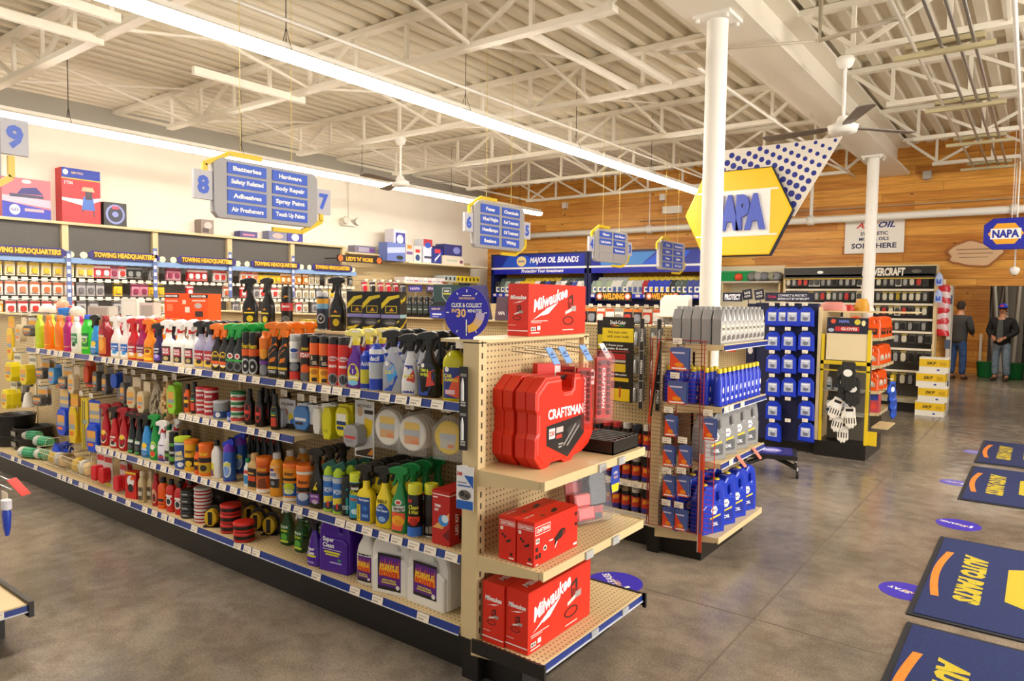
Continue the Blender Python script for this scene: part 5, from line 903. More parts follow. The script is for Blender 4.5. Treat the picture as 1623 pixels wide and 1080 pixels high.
hang('hanging on the rack left of second shelf', 1.1, [
 (160, 'h_brush', 'dark grey brush', 1, .03), (175, 'h_brush', 'dark grey brush', 1, .02), (190, 'h_bluebrush', 'blue handled brush', 1, .0), (204, 'h_brush', 'dark grey brush', 1, -.02), (217, 'h_wool', 'tan wool mitt pack', 1, -.02), (233, 'h_wool', 'tan wool mitt pack', 1, -.04),
 (250, 'h_mop', 'grey rope noodle mitt', 1, -.03), (268, 'h_chenille', 'tan chenille mitt', 1, -.03), (282, 'h_lime', 'lime green mitt pack', 1, -.01)], root=g1)
hang('hanging high at the far left end', 1.13, [(28, 'h_funnel', 'clear pack of yellow sponges', 1), (52, 'h_funnel', 'clear pack of yellow sponges', 1), (72, 'h_scrub', 'grey scrubbing pad pack', 2, -.02), (93, 'h_bluefun', 'light blue mitt', 1, -.04), (108, 'h_scrub', 'grey scrubbing pad pack', 1, -.06), (122, 'h_wool', 'tan wool mitt pack', 1, -.03), (140, 'h_ora', 'orange carded brush', 2, .02)], root=g1, yf=2.4)
hang('hanging lower at the far left end', .88, [(22, 'h_funnel', 'clear bag with yellow sponge', 2), (68, 'h_scrub', 'grey and blue scrubbing pad', 2, .0), (102, 'h_bluecloth', 'pack of blue cloths', 2, .04), (118, 'h_yelcloth', 'pack of yellow cloths', 2, .0), (134, 'h_squeegee', 'yellow striped squeegee', 2, -.02), (150, 'h_bluecloth', 'pack of blue cloths', 1, -.02)], root=g1, yf=2.38)
hang('hanging at the top left end of the rack', 1.46, [(18, 'h_yelcloth', 'yellow and black mitt', 1, -.0), (38, 'h_wool', 'grey and tan mitt pack', 1, .0), (52, 'h_scrub', 'grey scrubbing pad', 1, 0)], root=g1, yf=2.42)
# white funnel gun hanging at the far left
b = MB().loft([(-.2, .05, .05), (-.1, .035, .035), (-.07, .02, .02)], M('#ece6d8', .35), 16); c = MB().shape((((-.06, -.08), (-.02, -.07), (0, -.02), (.05, -.01), (.05, .03), (-.02, .04), (-.05, 0)),), .03, .006, M('#6c665f', .4), lambda u, v, q: (u, q, v)).bar((-.05, 0, -.04), (-.09, 0, -.16), .02, .025, M('#2a2624'))
kit('foamgun', 'spray_gun', 'spray gun', [('cup', b), ('gun', c)]); put('foamgun', (px_x(45, 2.4, .8), 2.4, .87), .2, 'grey spray gun with white cup hanging at the far left of the rack')
# bottom left: black pans, green net sponges, wire baskets
b = MB().loft([(0, .15, .15), (.09, .16, .16), (.1, .165, .165), (.1, .15, .15), (.03, .14, .14)], M('#1e1b19', .4), 30, caps=True); c = MB().box(-.05, .05, -.165, -.16, .03, .07, M('#8a8680')); kit('pan', 'drain_pan', 'pan', [('pan', b), ('label', c)])
for px, z, l in ((10, 0, 'lower'), (10, .1, 'middle'), (12, .2, 'top')): put('pan', (px_x(px+14, 2.5, z+.3), 2.5, ZD+z), 0, f'black round pan, {l} one of the stack at bottom left', 'black round pans')
put('pan', (px_x(52, 2.56, .55), 2.56, ZD), 0, 'black round pan right of the stack at bottom left', 'black round pans'); put('pan', (px_x(52, 2.56, .55), 2.56, ZD+.1), 0, 'black round pan on the single one at bottom left', 'black round pans')
def netm():
    m, nt, b, N, L = nodes('green_net'); tc = N('ShaderNodeTexCoord'); sp = N('ShaderNodeSeparateXYZ'); L(tc.outputs['Object'], sp.inputs[0]); f = [math_n(nt, 'LESS_THAN', math_n(nt, 'FRACT', math_n(nt, 'DIVIDE', sp.outputs[a], .022)), .2) for a in 'XZ']
    mx = N('ShaderNodeMix'); mx.data_type = 'RGBA'; L(math_n(nt, 'MAXIMUM', f[0], f[1]), mx.inputs[0]); mx.inputs[6].default_value = lin('#15824c'); mx.inputs[7].default_value = lin('#6cc79a'); L(mx.outputs[2], b.inputs['Base Color']); return m
NET = netm(); b = MB().loft([(-.09, .03, .03), (-.08, .045, .045), (.08, .045, .045), (.09, .03, .03)], NET, 16); c = MB().loft([(-.085, .046, .046), (-.035, .047, .047)], M('#c9c6be', .5), 16)
kit('netsp', 'net_sponge', 'sponge', [('net', b), ('wrapper', c)])
for i, (px, z, y) in enumerate(((46, .05, 2.36), (72, .05, 2.42), (70, .14, 2.46), (52, .14, 2.5))):
    o_ = put('netsp', (px_x(px, y, ZD+z), y, ZD+z), 0, f'green netted sponge roll, {["lower left", "lower right", "upper right", "upper left"][i]} of the pile', 'green netted sponge rolls'); o_.rotation_euler = (0, math.pi/2, .3)
def basket(x, label):
    W_, D_, H_ = .44, .24, .15; b = MB(); r = .0032; t = .035
    for z, g_ in ((H_, 0), (H_*.72, .01), (.02, t)): b.tube([(-W_/2+g_, -D_/2+g_, z), (W_/2-g_, -D_/2+g_, z), (W_/2-g_, D_/2-g_, z), (-W_/2+g_, D_/2-g_, z)], r, WIRE, 5, True)
    for i in range(8):
        u = -W_/2+.03+i*(W_-.06)/7; b.tube([(u, -D_/2, H_), (u*.85, -D_/2+t, .02), (u*.85, D_/2-t, .02), (u, D_/2, H_)], .0022, WIRE, 4)
    for s_ in (-1, 1): b.tube([(s_*W_/2, -.06, H_), (s_*(W_/2-.02), -.05, H_+.06), (s_*(W_/2-.02), .05, H_+.06), (s_*W_/2, .06, H_)], r, WIRE, 5)
    o = b.build('wire_basket'); o.location = (x, 2.43, ZD); return tag(o, label, 'basket', 'wire baskets on the bottom shelf')
bx1, bx2 = px_x(86, 2.36, ZD+.08), px_x(124, 2.36, ZD+.08)
basket(bx1, 'pale wire basket beside the green sponges on the bottom shelf'); basket(bx2, 'pale wire basket nearest the clear blister packs on the bottom shelf')
b = MB()
for i in range(14): b.loft([(-.03, .035, .03, R_.uniform(-.08, .08), R_.uniform(-.05, .05)), (.03, .02, .02, R_.uniform(-.08, .08), R_.uniform(-.05, .05))], G('#1d44c4'), 9, 2)
o_ = b.build('glove_bundle'); o_.location = (bx1+.16, 2.38, ZD+.19); tag(o_, 'crumpled blue gloves lying over the rim of a wire basket', 'gloves')
for i, (dx, dz, c) in enumerate(((-.12, .04, '#e0b83a'), (0, .05, '#d8d4c8'), (.1, .05, '#e8c890'))):
    for b0 in (bx1, bx2):
        q = MB().loft([(0, .05, .05), (.03, .065, .06), (.08, .05, .05), (.1, .02, .02)], M(c, .6), 14, 2.4); o_ = q.build('bagged_cloth'); o_.location = (b0+dx, 2.42, ZD+.025)
        tag(o_, f'{["yellow", "pale grey", "tan"][i]} bagged cloth in the {"left" if b0 == bx1 else "right"} wire basket', 'cloth')
carded('h_redfun', .1, .24, '#cfcac6', [('r', -.045, .06, .045, .1, '#c8282a'), ('r', -.04, -.12, .04, -.1, '#d8d43a')], blob=(0, -.03, .06, .1, .06, '#d8202c'), nm='funnel_pack', cat='funnel')
hang('low beside the wire baskets', .47, [(160, 'h_redfun', 'clear pack with red funnel', 2), (172, 'h_redfun', 'clear pack with red funnel', 1), (196, 'h_redfun', 'clear pack with red funnel', 2, -.02)], root=g1, yf=2.38)
# ---------------------------------------------------------------- things on the top cap of the long rack
TP = []
def top(px, k, lab, Y=2.75, rz=.35, sc=None, grp=None): return put(k, (px_x(px, Y, Z4+.1), Y, Z4+.0005), rz, lab, grp, sc)
spray('s_meg', '#17130e', '#15120e', [('r', -.036, .02, .036, .12, '#1c1710'), ('e', .004, .05, .022, .022, '#d0b81c'), ('r', -.034, .085, .034, .094, '#e0cc1c'), ('p', [(-.014, .11), (.014, .11), (0, .125)], '#e0901c')], w=.1, d=.06, h=.245, style=0)
can('c_intr', '#1a1714', '#201c18', [('r', -.12, .11, .12, .16, '#c8282c'), ('t', 'Interior', 0, .14, .018, '#ffffff', .1, .05), ('e', 0, .06, .026, .02, '#6a6664'), ('e', 0, .035, .014, .008, '#e8e8e8'), ('p', [(-.02, .19), (.02, .2), (.0, .21)], '#e0901c')], h=.225, r=.036)
can('c_wheel', '#2a3a4c', '#c8ccd0', [('r', -.12, .13, .12, .18, '#7ab4d8'), ('r', -.12, .16, .12, .19, '#e8a81c'), ('e', 0, .07, .026, .03, '#c8ccd0'), ('e', 0, .07, .019, .022, '#1a1a1c'), ('e', 0, .07, .006, .007, '#c8ccd0')], h=.2, r=.034, ch=.03)
top(397, 's_meg', 'black spray bottle with yellow label on top of the long rack, leftmost of three', rz=.7); top(425, 's_meg', 'black spray bottle with yellow label on top of the long rack, middle one', rz=.1); top(536, 's_meg', 'black spray bottle with yellow label beside the yellow and black boxes', rz=.3)
top(455, 'c_intr', 'black can with red band leaning on top of the long rack', rz=.7); top(511, 'c_wheel', 'grey and yellow can with wheel picture on top of the long rack', rz=.6)
carton('x_yel', .09, .05, .06, '#e8c81c', [('p', [(-.03, -.01), (.03, -.005), (.03, .015), (-.02, .015)], '#c03a3a')]); top(489, 'x_yel', 'small yellow box on top of the long rack', rz=.3)
carton('x_pinkbox', .06, .05, .19, '#e6dcd8', [('r', -.03, -.095, .03, -.02, '#d84a4a'), ('e', 0, .04, .02, .02, '#d8a0a0')]); top(522, 'x_pinkbox', 'slim white and red box on top of the long rack', rz=.2, Y=2.8)
MG = [('p', [(-.075, .05), (-.02, .09), (.075, .1), (.075, .085), (0, .07), (-.075, .02)], '#e0c81c'), ('p', [(-.075, -.1), (-.02, -.1), (.075, -.05), (.075, -.04), (-.02, -.08), (-.075, -.085)], '#e0c81c'), ('r', -.035, -.002, .05, .038, '#d8c020'), ('r', -.031, .002, .046, .034, '#1c1814'), ('p', [(-.01, .008), (.03, .008), (.01, .028)], '#e0a01c'), ('r', -.07, -.03, .07, -.01, '#8f8ac8'), ('e', 0, -.055, .05, .02, '#4a4644'), ('e', 0, -.058, .03, .008, '#8a8684')]
carton('x_meg', .115, .09, .235, '#17130f', [(i[0], [(u*.72, v) for u, v in i[1]], i[2]) if i[0] == 'p' else i for i in MG if i[0] != 'r' or True][:2]+[('r', -.03, -.002, .04, .038, '#d8c020'), ('r', -.026, .002, .036, .034, '#1c1814'), ('p', [(-.008, .008), (.022, .008), (.008, .028)], '#e0a01c'), ('r', -.055, -.03, .055, -.01, '#8f8ac8'), ('e', 0, -.055, .042, .02, '#4a4644'), ('e', 0, -.058, .03, .008, '#8a8684')],
       [('t', "Meguiar's", 0, .07, .026, '#e8d01c', .3, .075, .4), ('r', -.045, -.03, .045, -.01, '#9ac8d8'), ('p', [(-.045, -.1), (.0, -.08), (.045, -.045), (.045, -.035), (0, -.066), (-.045, -.085)], '#e0c81c')], top=[('r', -.05, -.04, .05, .04, '#2a2620')])
for px, l in ((570, 'leftmost of three'), (594, 'middle of three'), (624, 'rightmost of three')): top(px, 'x_meg', f'tall black and yellow kit box on top of the long rack, {l}', rz=.38, Y=2.76)
# orange box, clear cartons, blue cup
carton('x_org', .36, .15, .215, '#ee4f10', [('r', -.18, .075, -.06, .1, '#241a14'), ('t', 'RAINCOVER', -.12, .0875, .014, '#ffffff', 0, .1), ('r', .03, .075, .18, .1, '#241a14'), ('t', 'RAINCOVER', .105, .0875, .014, '#ffffff', 0, .12), ('r', -.17, .045, -.07, .06, '#f0a088'), ('r', -.03, .03, .0, .06, '#f4c8b0'), ('r', -.01, -.03, .03, .01, '#f4d8c8'), ('r', .05, .05, .16, .062, '#f4b8a0'), ('e', .1, .02, .03, .02, '#b8a8a0'), ('r', .075, -.06, .14, -.02, '#3a302c'), ('r', -.16, -.02, -.11, .03, '#f07a4a')], nm='product_box')
put('x_org', (px_x(306, 2.74, Z4+.1), 2.74, Z4+.0005), .42, 'bright orange carton on top of the long rack')
for px, w_, h_, c, l, rz_ in ((211, .14, .17, '#ded6cc', 'white carton', .5), (238, .12, .14, '#cbb9b0', 'clear pack of grey parts', .6), (163, .22, .1, '#b9b3ab', 'clear wrapped flat parts', .4)):
    k = MB().box(-w_/2, w_/2, -.05, .05, 0, h_, M(c, .3)); art(k, flat_xz(-.05, 0, h_/2), [('r', -w_*.4, -h_*.35, w_*.4, h_*.36, '#e6ded4' if 'white' in l else '#a89c94'), ('r', -w_*.2, -h_*.4, w_*.2, -h_*.3, '#5a5450')]); o_ = k.build('product_box'); o_.location = (px_x(px, 2.75, Z4+.1), 2.75, Z4+.0005); o_.rotation_euler.z = rz_; tag(o_, l+' on top of the long rack left of the orange carton', 'box')
for px, c in ((245, '#e8e0d8'), (262, '#e0a468'), (270, '#e0a468')):
    k = MB().loft([(-.07, .022, .022), (.07, .022, .022)], M(c, .5), 14); o_ = k.build('paper_roll'); o_.location = (px_x(px, 2.68, Z4+.03), 2.68, Z4+.024); o_.rotation_euler = (math.pi/2, 0, 1.2); tag(o_, ('white' if c == '#e8e0d8' else 'tan')+f' roll lying on the long rack beside the orange carton{", touching it" if px == 270 else ""}', 'roll')
k = MB().loft([(0, .05, .05), (.05, .058, .058), (.065, .06, .06), (.075, .05, .05)], G('#2c7ad8'), 24); o_ = k.build('blue_cup'); o_.location = (px_x(103, 2.72, Z4+.03), 2.72, Z4+.0005); tag(o_, 'round blue plastic cup on top of the long rack at the far left', 'cup')
for px, c, s_, l in ((75, '#d8ccc4', 1.0, 'crumpled clear wrapped bundle'), (96, '#e8a888', .7, 'orange and grey wrapped bundle'), (122, '#cfc6bc', .9, 'crumpled clear bag')):
    k = MB().loft([(0, .1, .06), (.03, .12, .07), (.07, .1, .06, .01, 0), (.1, .05, .03, -.01, 0)], M(c, .25), 12, 2.2); o_ = k.build('wrapped_bundle'); o_.location = (px_x(px, 2.78, Z4+.05), 2.78+.02*(px == 96), Z4+(.078 if px == 96 else .0005)); o_.scale = (s_,)*3; tag(o_, l+' on top of the long rack, far left', 'bundle')
# ================================================================ SECOND RACK (oil bottles, spray paint) AND ITS END
PI2 = math.pi/2
g2 = empty('shelving_rack', (0, 0, 0), 0, 'tan pegboard rack behind the end shelves, with spray paint and a wire card rack', 'store shelving')
MB().box(-9, -2.0, 4.83, 4.87, .1, 1.49, PEG).build('pegboard_panel', g2)
MB().box(-9, -1.98, 4.76, 4.94, 1.486, 1.5, TAN).build('top_cap', g2)
MB().box(-9, -2.0, 4.38, 5.4, 0, .16, BLK).build('kick_plate', g2)
for x in (-3.2, -4.4, -5.6): MB().box(x-.012, x+.012, 4.815, 4.83, .16, 1.49, TAN).build('upright', g2)
GREYS = M('#b9b4aa', .45)
for z in (.2, .42, .645):
    for i in range(2): lip_shelf(g2, -4.4+1.2*i, -3.21+1.2*i, 4.4, 4.83, z, blue=False, dens=.9, pitch=.07, mat=GREYS)
lip_shelf(g2, -3.3, -2.0, 4.32, 4.83, .2, blue=False, dens=.5, mat=GREYS)
bx = MB().box(-3.2, -2.0, 4.47, 4.49, .16, 1.49, PEG); bx.build('pegboard_panel', g2)      # shallow paint section panel
for i, (c, cc) in enumerate((('#1b1a20', '#c9c4ba'), ('#1a1a22', '#1b2436'), ('#201c1c', '#b5b2ac'), ('#1e1a1a', '#b01c20'), ('#1b1a1e', '#14281f'), ('#1a191c', '#15151a'), ('#1c1a20', '#3f6fa0'), ('#1e1c1c', '#8a7a5c'))):
    can('p_%d' % i, c, cc, [('r', -.1, .03, .1, .11, '#c83a20'), ('r', -.1, .01, .1, .04, '#3a2c8c'), ('p', [(-.025, .07), (.02, .075), (.026, .1), (-.02, .1)], '#f0a030')], h=.135, r=.031, ch=.04)
NMC = ['cream', 'navy', 'grey', 'red', 'dark green', 'black', 'blue', 'brown']
for z, y0_, rr_ in ((.2, 'lowest', (6, 5, 0, 7, 2, 4, 5, 1, 3)), (.42, 'middle', (0, 5, 2, 4, 5, 1, 3, 3, 0)), (.645, 'top', (5, 0, 1, 2, 3, 3, 4, 5, 1))):
    its = []
    for i in range(15):
        x = -2.07-.078*i; k = rr_[i % 9]; its.append((put('p_%d' % k, (x, 4.4+.035, z), .4), 'spray paint can with %s cap' % NMC[k]))
    its.reverse(); relabel(its, f'on {y0_} paint shelf')
# banner, touch-up strips, hanging pens
s = MB().box(-.12, .12, -.004, 0, -.58, 0, M('#1b1713', .4)); art(s, flat_xz(-.0045, 0, -.29), [('t', 'Dupli-Color', 0, .25, .026, '#f2f2ee', 0, .12), ('r', -.05, .228, -.02, .234, '#d83a2c'), ('r', -.02, .228, .01, .234, '#e8c82c'), ('r', .01, .228, .05, .234, '#3a9a4c'), ('r', -.12, .12, .12, .215, '#ecd01c'), ('t', 'Find your color', 0, .185, .018, '#8a6a10', 0, .15), ('t', 'with your code', 0, .155, .018, '#8a6a10', 0, .17),
  ('t', '1 Know your', -.02, .095, .014, '#e8e8e4', 0, .13), ('t', 'make & model', .0, .074, .014, '#e8e8e4', 0, .16), ('r', -.11, .052, .09, .058, '#b0241c'), ('r', -.075, .0, .065, .04, '#a81c1c'), ('r', -.075, -.02, .065, -.004, '#b8b4a8'), ('r', -.075, -.085, .065, -.03, '#d8b41c'), ('t', '2 Get the paint', -.0, -.105, .013, '#e8e8e4', 0, .15), ('r', -.08, -.15, .09, -.125, '#d8b41c'), ('r', -.1, -.285, .1, -.2, '#e0bc1c'), ('r', .02, -.26, .032, -.19, '#b83020')])
o_ = s.build('banner'); o_.location = (px_x(979, 4.3, 1.3), 4.3, on_y(980, 503, 4.3).z); tag(o_, 'black and yellow paint finder banner hanging on the second rack', 'banner')
o_ = MB().box(-.035, .035, -.004, 0, -.5, 0, M('#1b1713', .4)).box(-.028, .028, -.005, -.004, -.2, -.1, M('#d8c41c')).build('banner'); o_.location = (px_x(951, 4.32, 1.3), 4.34, 1.54); tag(o_, 'narrow black and yellow banner left of the paint finder banner', 'banner')
for px, a_, b_, c_, l in ((1017, 'OTHER', 'NISSAN', 'TOYOTA', 'left'), (1044, 'TOYOTA', 'HONDA', 'FORD', 'right')):
    s = MB().box(-.016, .016, -.003, 0, -.6, 0, M('#22201e', .4)); art(s, flat_xz(-.0032, 0, -.3), [('r', -.016, -.3, -.0145, .3, '#c8c4bc'), ('r', .0145, -.3, .016, .3, '#c8c4bc'), ('r', -.016, .085, .016, .089, '#c8c4bc'), ('r', -.016, -.115, .016, -.111, '#c8c4bc'), ('t', a_, 0, .19, .016, '#f0eee8', 0, .09, -PI2), ('t', b_, 0, -.02, .016, '#f0eee8', 0, .09, -PI2), ('t', c_, 0, -.21, .016, '#f0eee8', 0, .09, -PI2)])
    o_ = s.build('sign_strip'); o_.location = (px_x(px, 4.25, 1.3), 4.25, 1.56); tag(o_, f'tall black strip with white car makers, {l} of two on the second rack', 'sign', 'black strips listing car makers')
b = MB().box(-.024, .024, -.004, 0, -.13, 0, M('#8a8880', .4)); c = MB().loft([(-.12, .012, .012, 0, -.016), (-.04, .012, .012, 0, -.016), (-.03, .006, .006, 0, -.016)], M('#b8bab8', .25, .6), 10); kit('tpen', 'touch_up_pen', 'paint pen', [('card', b), ('pen', c)])
for c_, px in enumerate((1009, 1036)):
    for r_ in range(3):
        x = px_x(px, 4.32, 1.2); z = 1.5-r_*.19
        hook(g2, x, 4.28, 4.47, z+.01, tagged=False)
        for k in range(3): put('tpen', (x, 4.31+k*.045, z), .1, f'silver touch up pen on the {"left" if c_ == 0 else "right"} column, {["upper", "middle", "lower"][r_]} hook', 'silver touch up pens')
# end of the second rack
e2 = empty('end_cap_rack', (0, 0, 0), 0, 'end rack with silver bottles on top and blue jugs at the bottom', 'store shelving')
MB().box(-2.02, -2.0, 4.3, 5.15, .17, 1.42, PEGY).build('pegboard_panel', e2)
for y in (4.27, 5.12): MB().box(-2.05, -1.98, y, y+.04, .17, 1.45, TAN).build('upright', e2)
MB().box(-2.02, -1.7, 4.33, 5.12, 0, .15, BLK).box(-2.06, -1.98, 4.28, 5.15, 0, .17, BLK).build('kick_plate', e2)
for z in (1.41, 1.02, .665): lip_shelf(e2, 4.27, 5.13, -1.57, -2.0, z, axis='Y', tags=(z < 1.3), dens=.3)
lip_shelf(e2, 4.27, 5.13, -1.57, -2.0, .19, axis='Y', tags=False, mat=TAN, blue=False)
# silver bottles: wedge-shouldered, printed side to +X
def quart(key, body, cap, lab, w=.08, d=.06, h=.235, chm='quart_bottle'):
    a = w/2; out = ((-a, 0), (a, 0), (a, h*.66), (a*.3, h*.9), (-a*.3, h*.9), (-a, h*.66)); b = MB().shape((out,), d, .006, M(body, .35), lambda u, v, q: (u, q, v)); c = MB().cyl(h*.89, h, .015, M(cap, .35), seg=14); l = MB(); art(l, flat_xz(-d/2, 0, 0), lab)
    kit(key, chm, 'bottle', [('body', b), ('label', l), ('cap', c)])
quart('q_silver', '#8f8e8d', '#9c9b99', [('p', [(-.05, .01), (.05, .01), (.05, .12), (-.03, .15), (-.05, .14)], '#b5b3af'), ('r', -.022, .07, .012, .12, '#e4dfc0'), ('t', '0W', -.005, .095, .02, '#26231f'), ('p', [(-.03, .02), (.045, .03), (.03, .06), (-.02, .05)], '#6c6a67'), ('p', [(.0, .14), (.04, .15), (.01, .2)], '#d8d6d2')])
fr = []
for i in range(10): fr.append((put('q_silver', (-1.62, 4.32+.084*i, 1.412), PI2), 'silver quart bottle in the front line'))
for i in range(4):
    for j in range(3): fr.append((put('q_silver', (-1.69-.066*i, 4.32+.084*j, 1.412), PI2), 'silver quart bottle side on'))
for o_, d_ in fr: tag(o_, d_+' on the second end rack', None, 'silver quart bottles, '+('front line' if 'front' in d_ else 'side on'))
bottle('q_blue', '#1d35b8', '#e0c41c', [('e', 0, .1, .012, .02, '#e8e8ee'), ('r', -.016, .03, .016, .05, '#c8ccd8')], w=.07, d=.06, h=.21, cr=.014, ch=.025, sh=.8, n=2.4)
for i in range(10):
    for j in range(5): 
        if j == 0 or i < 3: tag(put('q_blue', (-1.61-.085*j, 4.32+.08*i, 1.022), PI2), None, None, 'blue bottles with yellow caps, '+('front line' if j == 0 else 'side row'))['label'] = 'blue bottle with yellow cap on the second end rack, '+('front line' if j == 0 else 'side row')
LAB5 = [('r', -.05, .03, .07, .1, '#1a2a8c'), ('p', ell(-.0, .15, .032, .03, 6), '#e8e4da'), ('t', 'NAPA', 0, .15, .012, '#1c2c8c', 0, .045), ('p', [(-.04, .09), (.06, .11), (.06, .122), (-.04, .102)], '#e8c41c'), ('t', 'OIL', .01, .06, .022, '#e8e8f0', 0, .06)]
LAB6 = [(i[0],)+i[1:-1]+(('#5a5a5c' if i[-1] == '#1a2a8c' else i[-1]),) for i in LAB5]
jug('j_grey', '#8c8b8a', '#e0c41c', LAB6, w=.2, d=.11, h=.3); jug('j_blue', '#1c38b4', '#e0c41c', LAB5, w=.2, d=.11, h=.31)
for i, l in enumerate(('nearest', 'second', 'third', 'farthest')): put('j_grey', (-1.68, 4.36+.215*i, .667), PI2-.35, f'grey five quart jug with yellow cap, {l} along the second end rack', 'grey five quart jugs')
for i, l in enumerate(('nearest', 'second', 'third', 'farthest')):
    put('j_blue', (-1.68, 4.37+.21*i, .192), PI2-.35, f'blue five quart oil jug, {l} in the front line of the end rack', 'blue five quart jugs')
for i in range(3): put('j_blue', (-1.85, 4.37+.22*i, .192), PI2-.3, 'blue five quart oil jug behind the front line of the end rack', 'blue five quart jugs behind')
for y, z in ((4.55, .64), (4.86, .64)):
    k = MB().bbox(0, 0, 0, .002, .05, .09, M('#e8705a', .5), ry=-.7); o_ = k.build('price_tag', e2); o_.location = (-1.53, y, z-.0)
# red wire panel with carded parts
RW = M('#8e2016', .4); b = MB()
for x in (-2.05, -2.035, -1.86, -1.70, -1.68): b.tube([(x, 4.245, .2), (x, 4.245, 1.43)], .0035, RW, 5)
for z in (.2, 1.43): b.tube([(-2.06, 4.245, z), (-1.66, 4.245, z)], .0035, RW, 5)
k = MB()
for i in range(46): z = .22+i*.0263; k.tube([(-2.05, 4.248, z), (-1.67, 4.248, z)], .0013, RW, 4)
t = empty('wire_card_rack', (0, 0, 0), 0, 'red wire panel hung on the side of the second end rack', 'wire rack'); b.build('frame', t); k.build('wire_grid', t)
b = MB()
for x in (-1.665, -1.6): b.tube([(x, 4.25, .22), (x, 4.25, .8)], .003, M('#c8281c', .4), 5)
for i in range(20): b.tube([(-1.665, 4.25, .22+.03*i), (-1.6, 4.25, .22+.03*i)], .0015, M('#c8281c', .4), 4)
b.build('side_wing', t)
RBC = lambda w, h: [('p', [(-w/2, -h/2), (w/2, -h/2), (-w/2, h*.35)], '#d8451c'), ('r', -w*.4, h*.25, w*.3, h*.32, '#c8c4d8'), ('e', 0, -h*.25, w*.25, h*.1, '#e8861c'), ('r', -w*.4, -h*.45, w*.4, -h*.38, '#f0e4d8')]
carded('rb_big', .12, .14, '#4c5c96', RBC(.12, .14), blob=(0, 0, .1, .1, .02, '#5a6aa0')); carded('rb_sm', .075, .13, '#4c5c96', RBC(.075, .13))
for k in ('rb_big', 'rb_sm'):
    n_, c_, p_ = KIT[k]; KIT[k] = (n_, c_, [q for q in p_ if q[0] != 'blister'])
KP = 'red and blue carded part hanging on the red wire panel'
for px, py, k, l in ((1077, 552, 'rb_big', 'top left'), (1073, 606, 'rb_big', 'second row left'), (1063, 660, 'rb_sm', 'third row left'), (1125, 665, 'rb_sm', 'third row right'), (1060, 708, 'rb_sm', 'fourth row left'), (1085, 708, 'rb_sm', 'fourth row right'), (1060, 756, 'rb_sm', 'fifth row left'), (1083, 756, 'rb_sm', 'fifth row right'), (1059, 806, 'rb_sm', 'lowest row left'), (1079, 810, 'rb_sm', 'lowest row right')):
    P = on_y(px, py, 4.18); hook(t, P.x, 4.15, 4.25, P.z+.015)
    for i in range(2): put(k, (P.x, 4.18+.03*i, P.z), .05, f'{KP}, {l}', 'red and blue carded parts, '+l)
k = MB().box(-.012, .012, -.004, 0, -.62, 0, M('#c8451c', .4)).box(-.016, -.012, -.005, 0, -.62, 0, M('#d0d0d0', .3)).box(-.004, .006, -.006, -.004, -.5, -.1, M('#3a4c9a')); o_ = k.build('wiper_blade_pack'); o_.location = (px_x(1112, 4.16, .6), 4.16, on_y(1112, 720, 4.16).z); tag(o_, 'long narrow red wiper blade pack hanging at the corner of the wire panel', 'wiper blade')
k = MB().box(-.01, .01, -.004, 0, -.55, 0, M('#c8451c', .4)).box(.01, .014, -.02, 0, -.5, 0, BLK); o_ = k.build('wiper_blade_pack'); o_.location = (px_x(1051, 4.3, 1.2), 4.242, 1.42); o_.rotation_euler.y = .12; tag(o_, 'long red and black wiper pack leaning at the left of the wire panel', 'wiper blade')
# boxes on the second rack's top (seen above the long rack)
carton('k_teal', .3, .16, .2, '#1c3a3c', [('p', [(-.05, .07), (.05, .07), (.05, -.01), (0, -.06), (-.05, -.01)], '#a8b0b0'), ('p', [(-.044, .064), (.044, .064), (.044, -.006), (0, -.052), (-.044, -.006)], '#2a3c3c'), ('t', 'WASH', 0, .04, .02, '#d8dcdc', 0, .06), ('r', -.04, .01, .04, .02, '#c8c83a'), ('r', -.14, -.09, .14, -.06, '#12181a')], nm='kit_carton')
carton('k_purp', .4, .2, .045, '#2a2470', [('t', 'NAPA KIT', -.12, 0, .016, '#e8d0c8', 0, .1), ('e', .02, 0, .014, .014, '#e8e0d8')], nm='kit_carton'); carton('k_blue', .42, .22, .06, '#2430a0', [('r', -.18, .0, -.08, .012, '#e8e8f0'), ('r', -.18, -.02, -.11, -.012, '#a8b0e0'), ('r', -.02, .0, .1, .012, '#e8e8f0')], nm='kit_carton')
Z2 = 1.5005
put('k_blue', (px_x(722, 4.85, 1.53), 4.85, Z2), .1, 'flat blue carton under the teal kit box on the second rack'); put('k_purp', (px_x(718, 4.85, 1.58), 4.85, Z2+.061), .1, 'flat purple carton directly under the teal kit box'); put('k_teal', (px_x(716, 4.85, 1.68), 4.85, Z2+.107), .1, 'teal kit box with shield emblem on top of the second rack')
bottle('k_dark', '#20201e', '#181614', [('r', -.024, .04, .024, .11, '#3a4440'), ('r', -.018, .07, .018, .08, '#a8b0a8')], w=.07, d=.06, h=.17, cr=.02, ch=.025)
its = []
for px in (650, 659, 668, 677, 686, 694): its.append((put('k_dark', (px_x(px, 4.8, 1.58), 4.8, Z2), .3), 'dark bottle with black cap'))
relabel(its, 'on top of the second rack')
for i, (px, c, t_) in enumerate(((656, '#2c2888', 'NAPA'), (684, '#3a3060', 'SPARK'))):
    s = MB().box(-.09, .09, -.003, .003, 0, .06, M(c, .4)).box(-.003, .003, 0, .004, -.24, 0, CHROME); s.text(t_, 0, .03, .026, M('#d8c8e8'), flat_xz(-.0035), wid=.13); s.box(-.06, .06, -.02, .02, -.243, -.238, CHROME); o_ = s.build('shelf_sign'); o_.location = (px_x(px, 4.9, 1.75), 4.92, Z2+.243); tag(o_, f'small {"blue" if i == 0 else "purple"} topper sign behind the dark bottles on the second rack', 'sign')
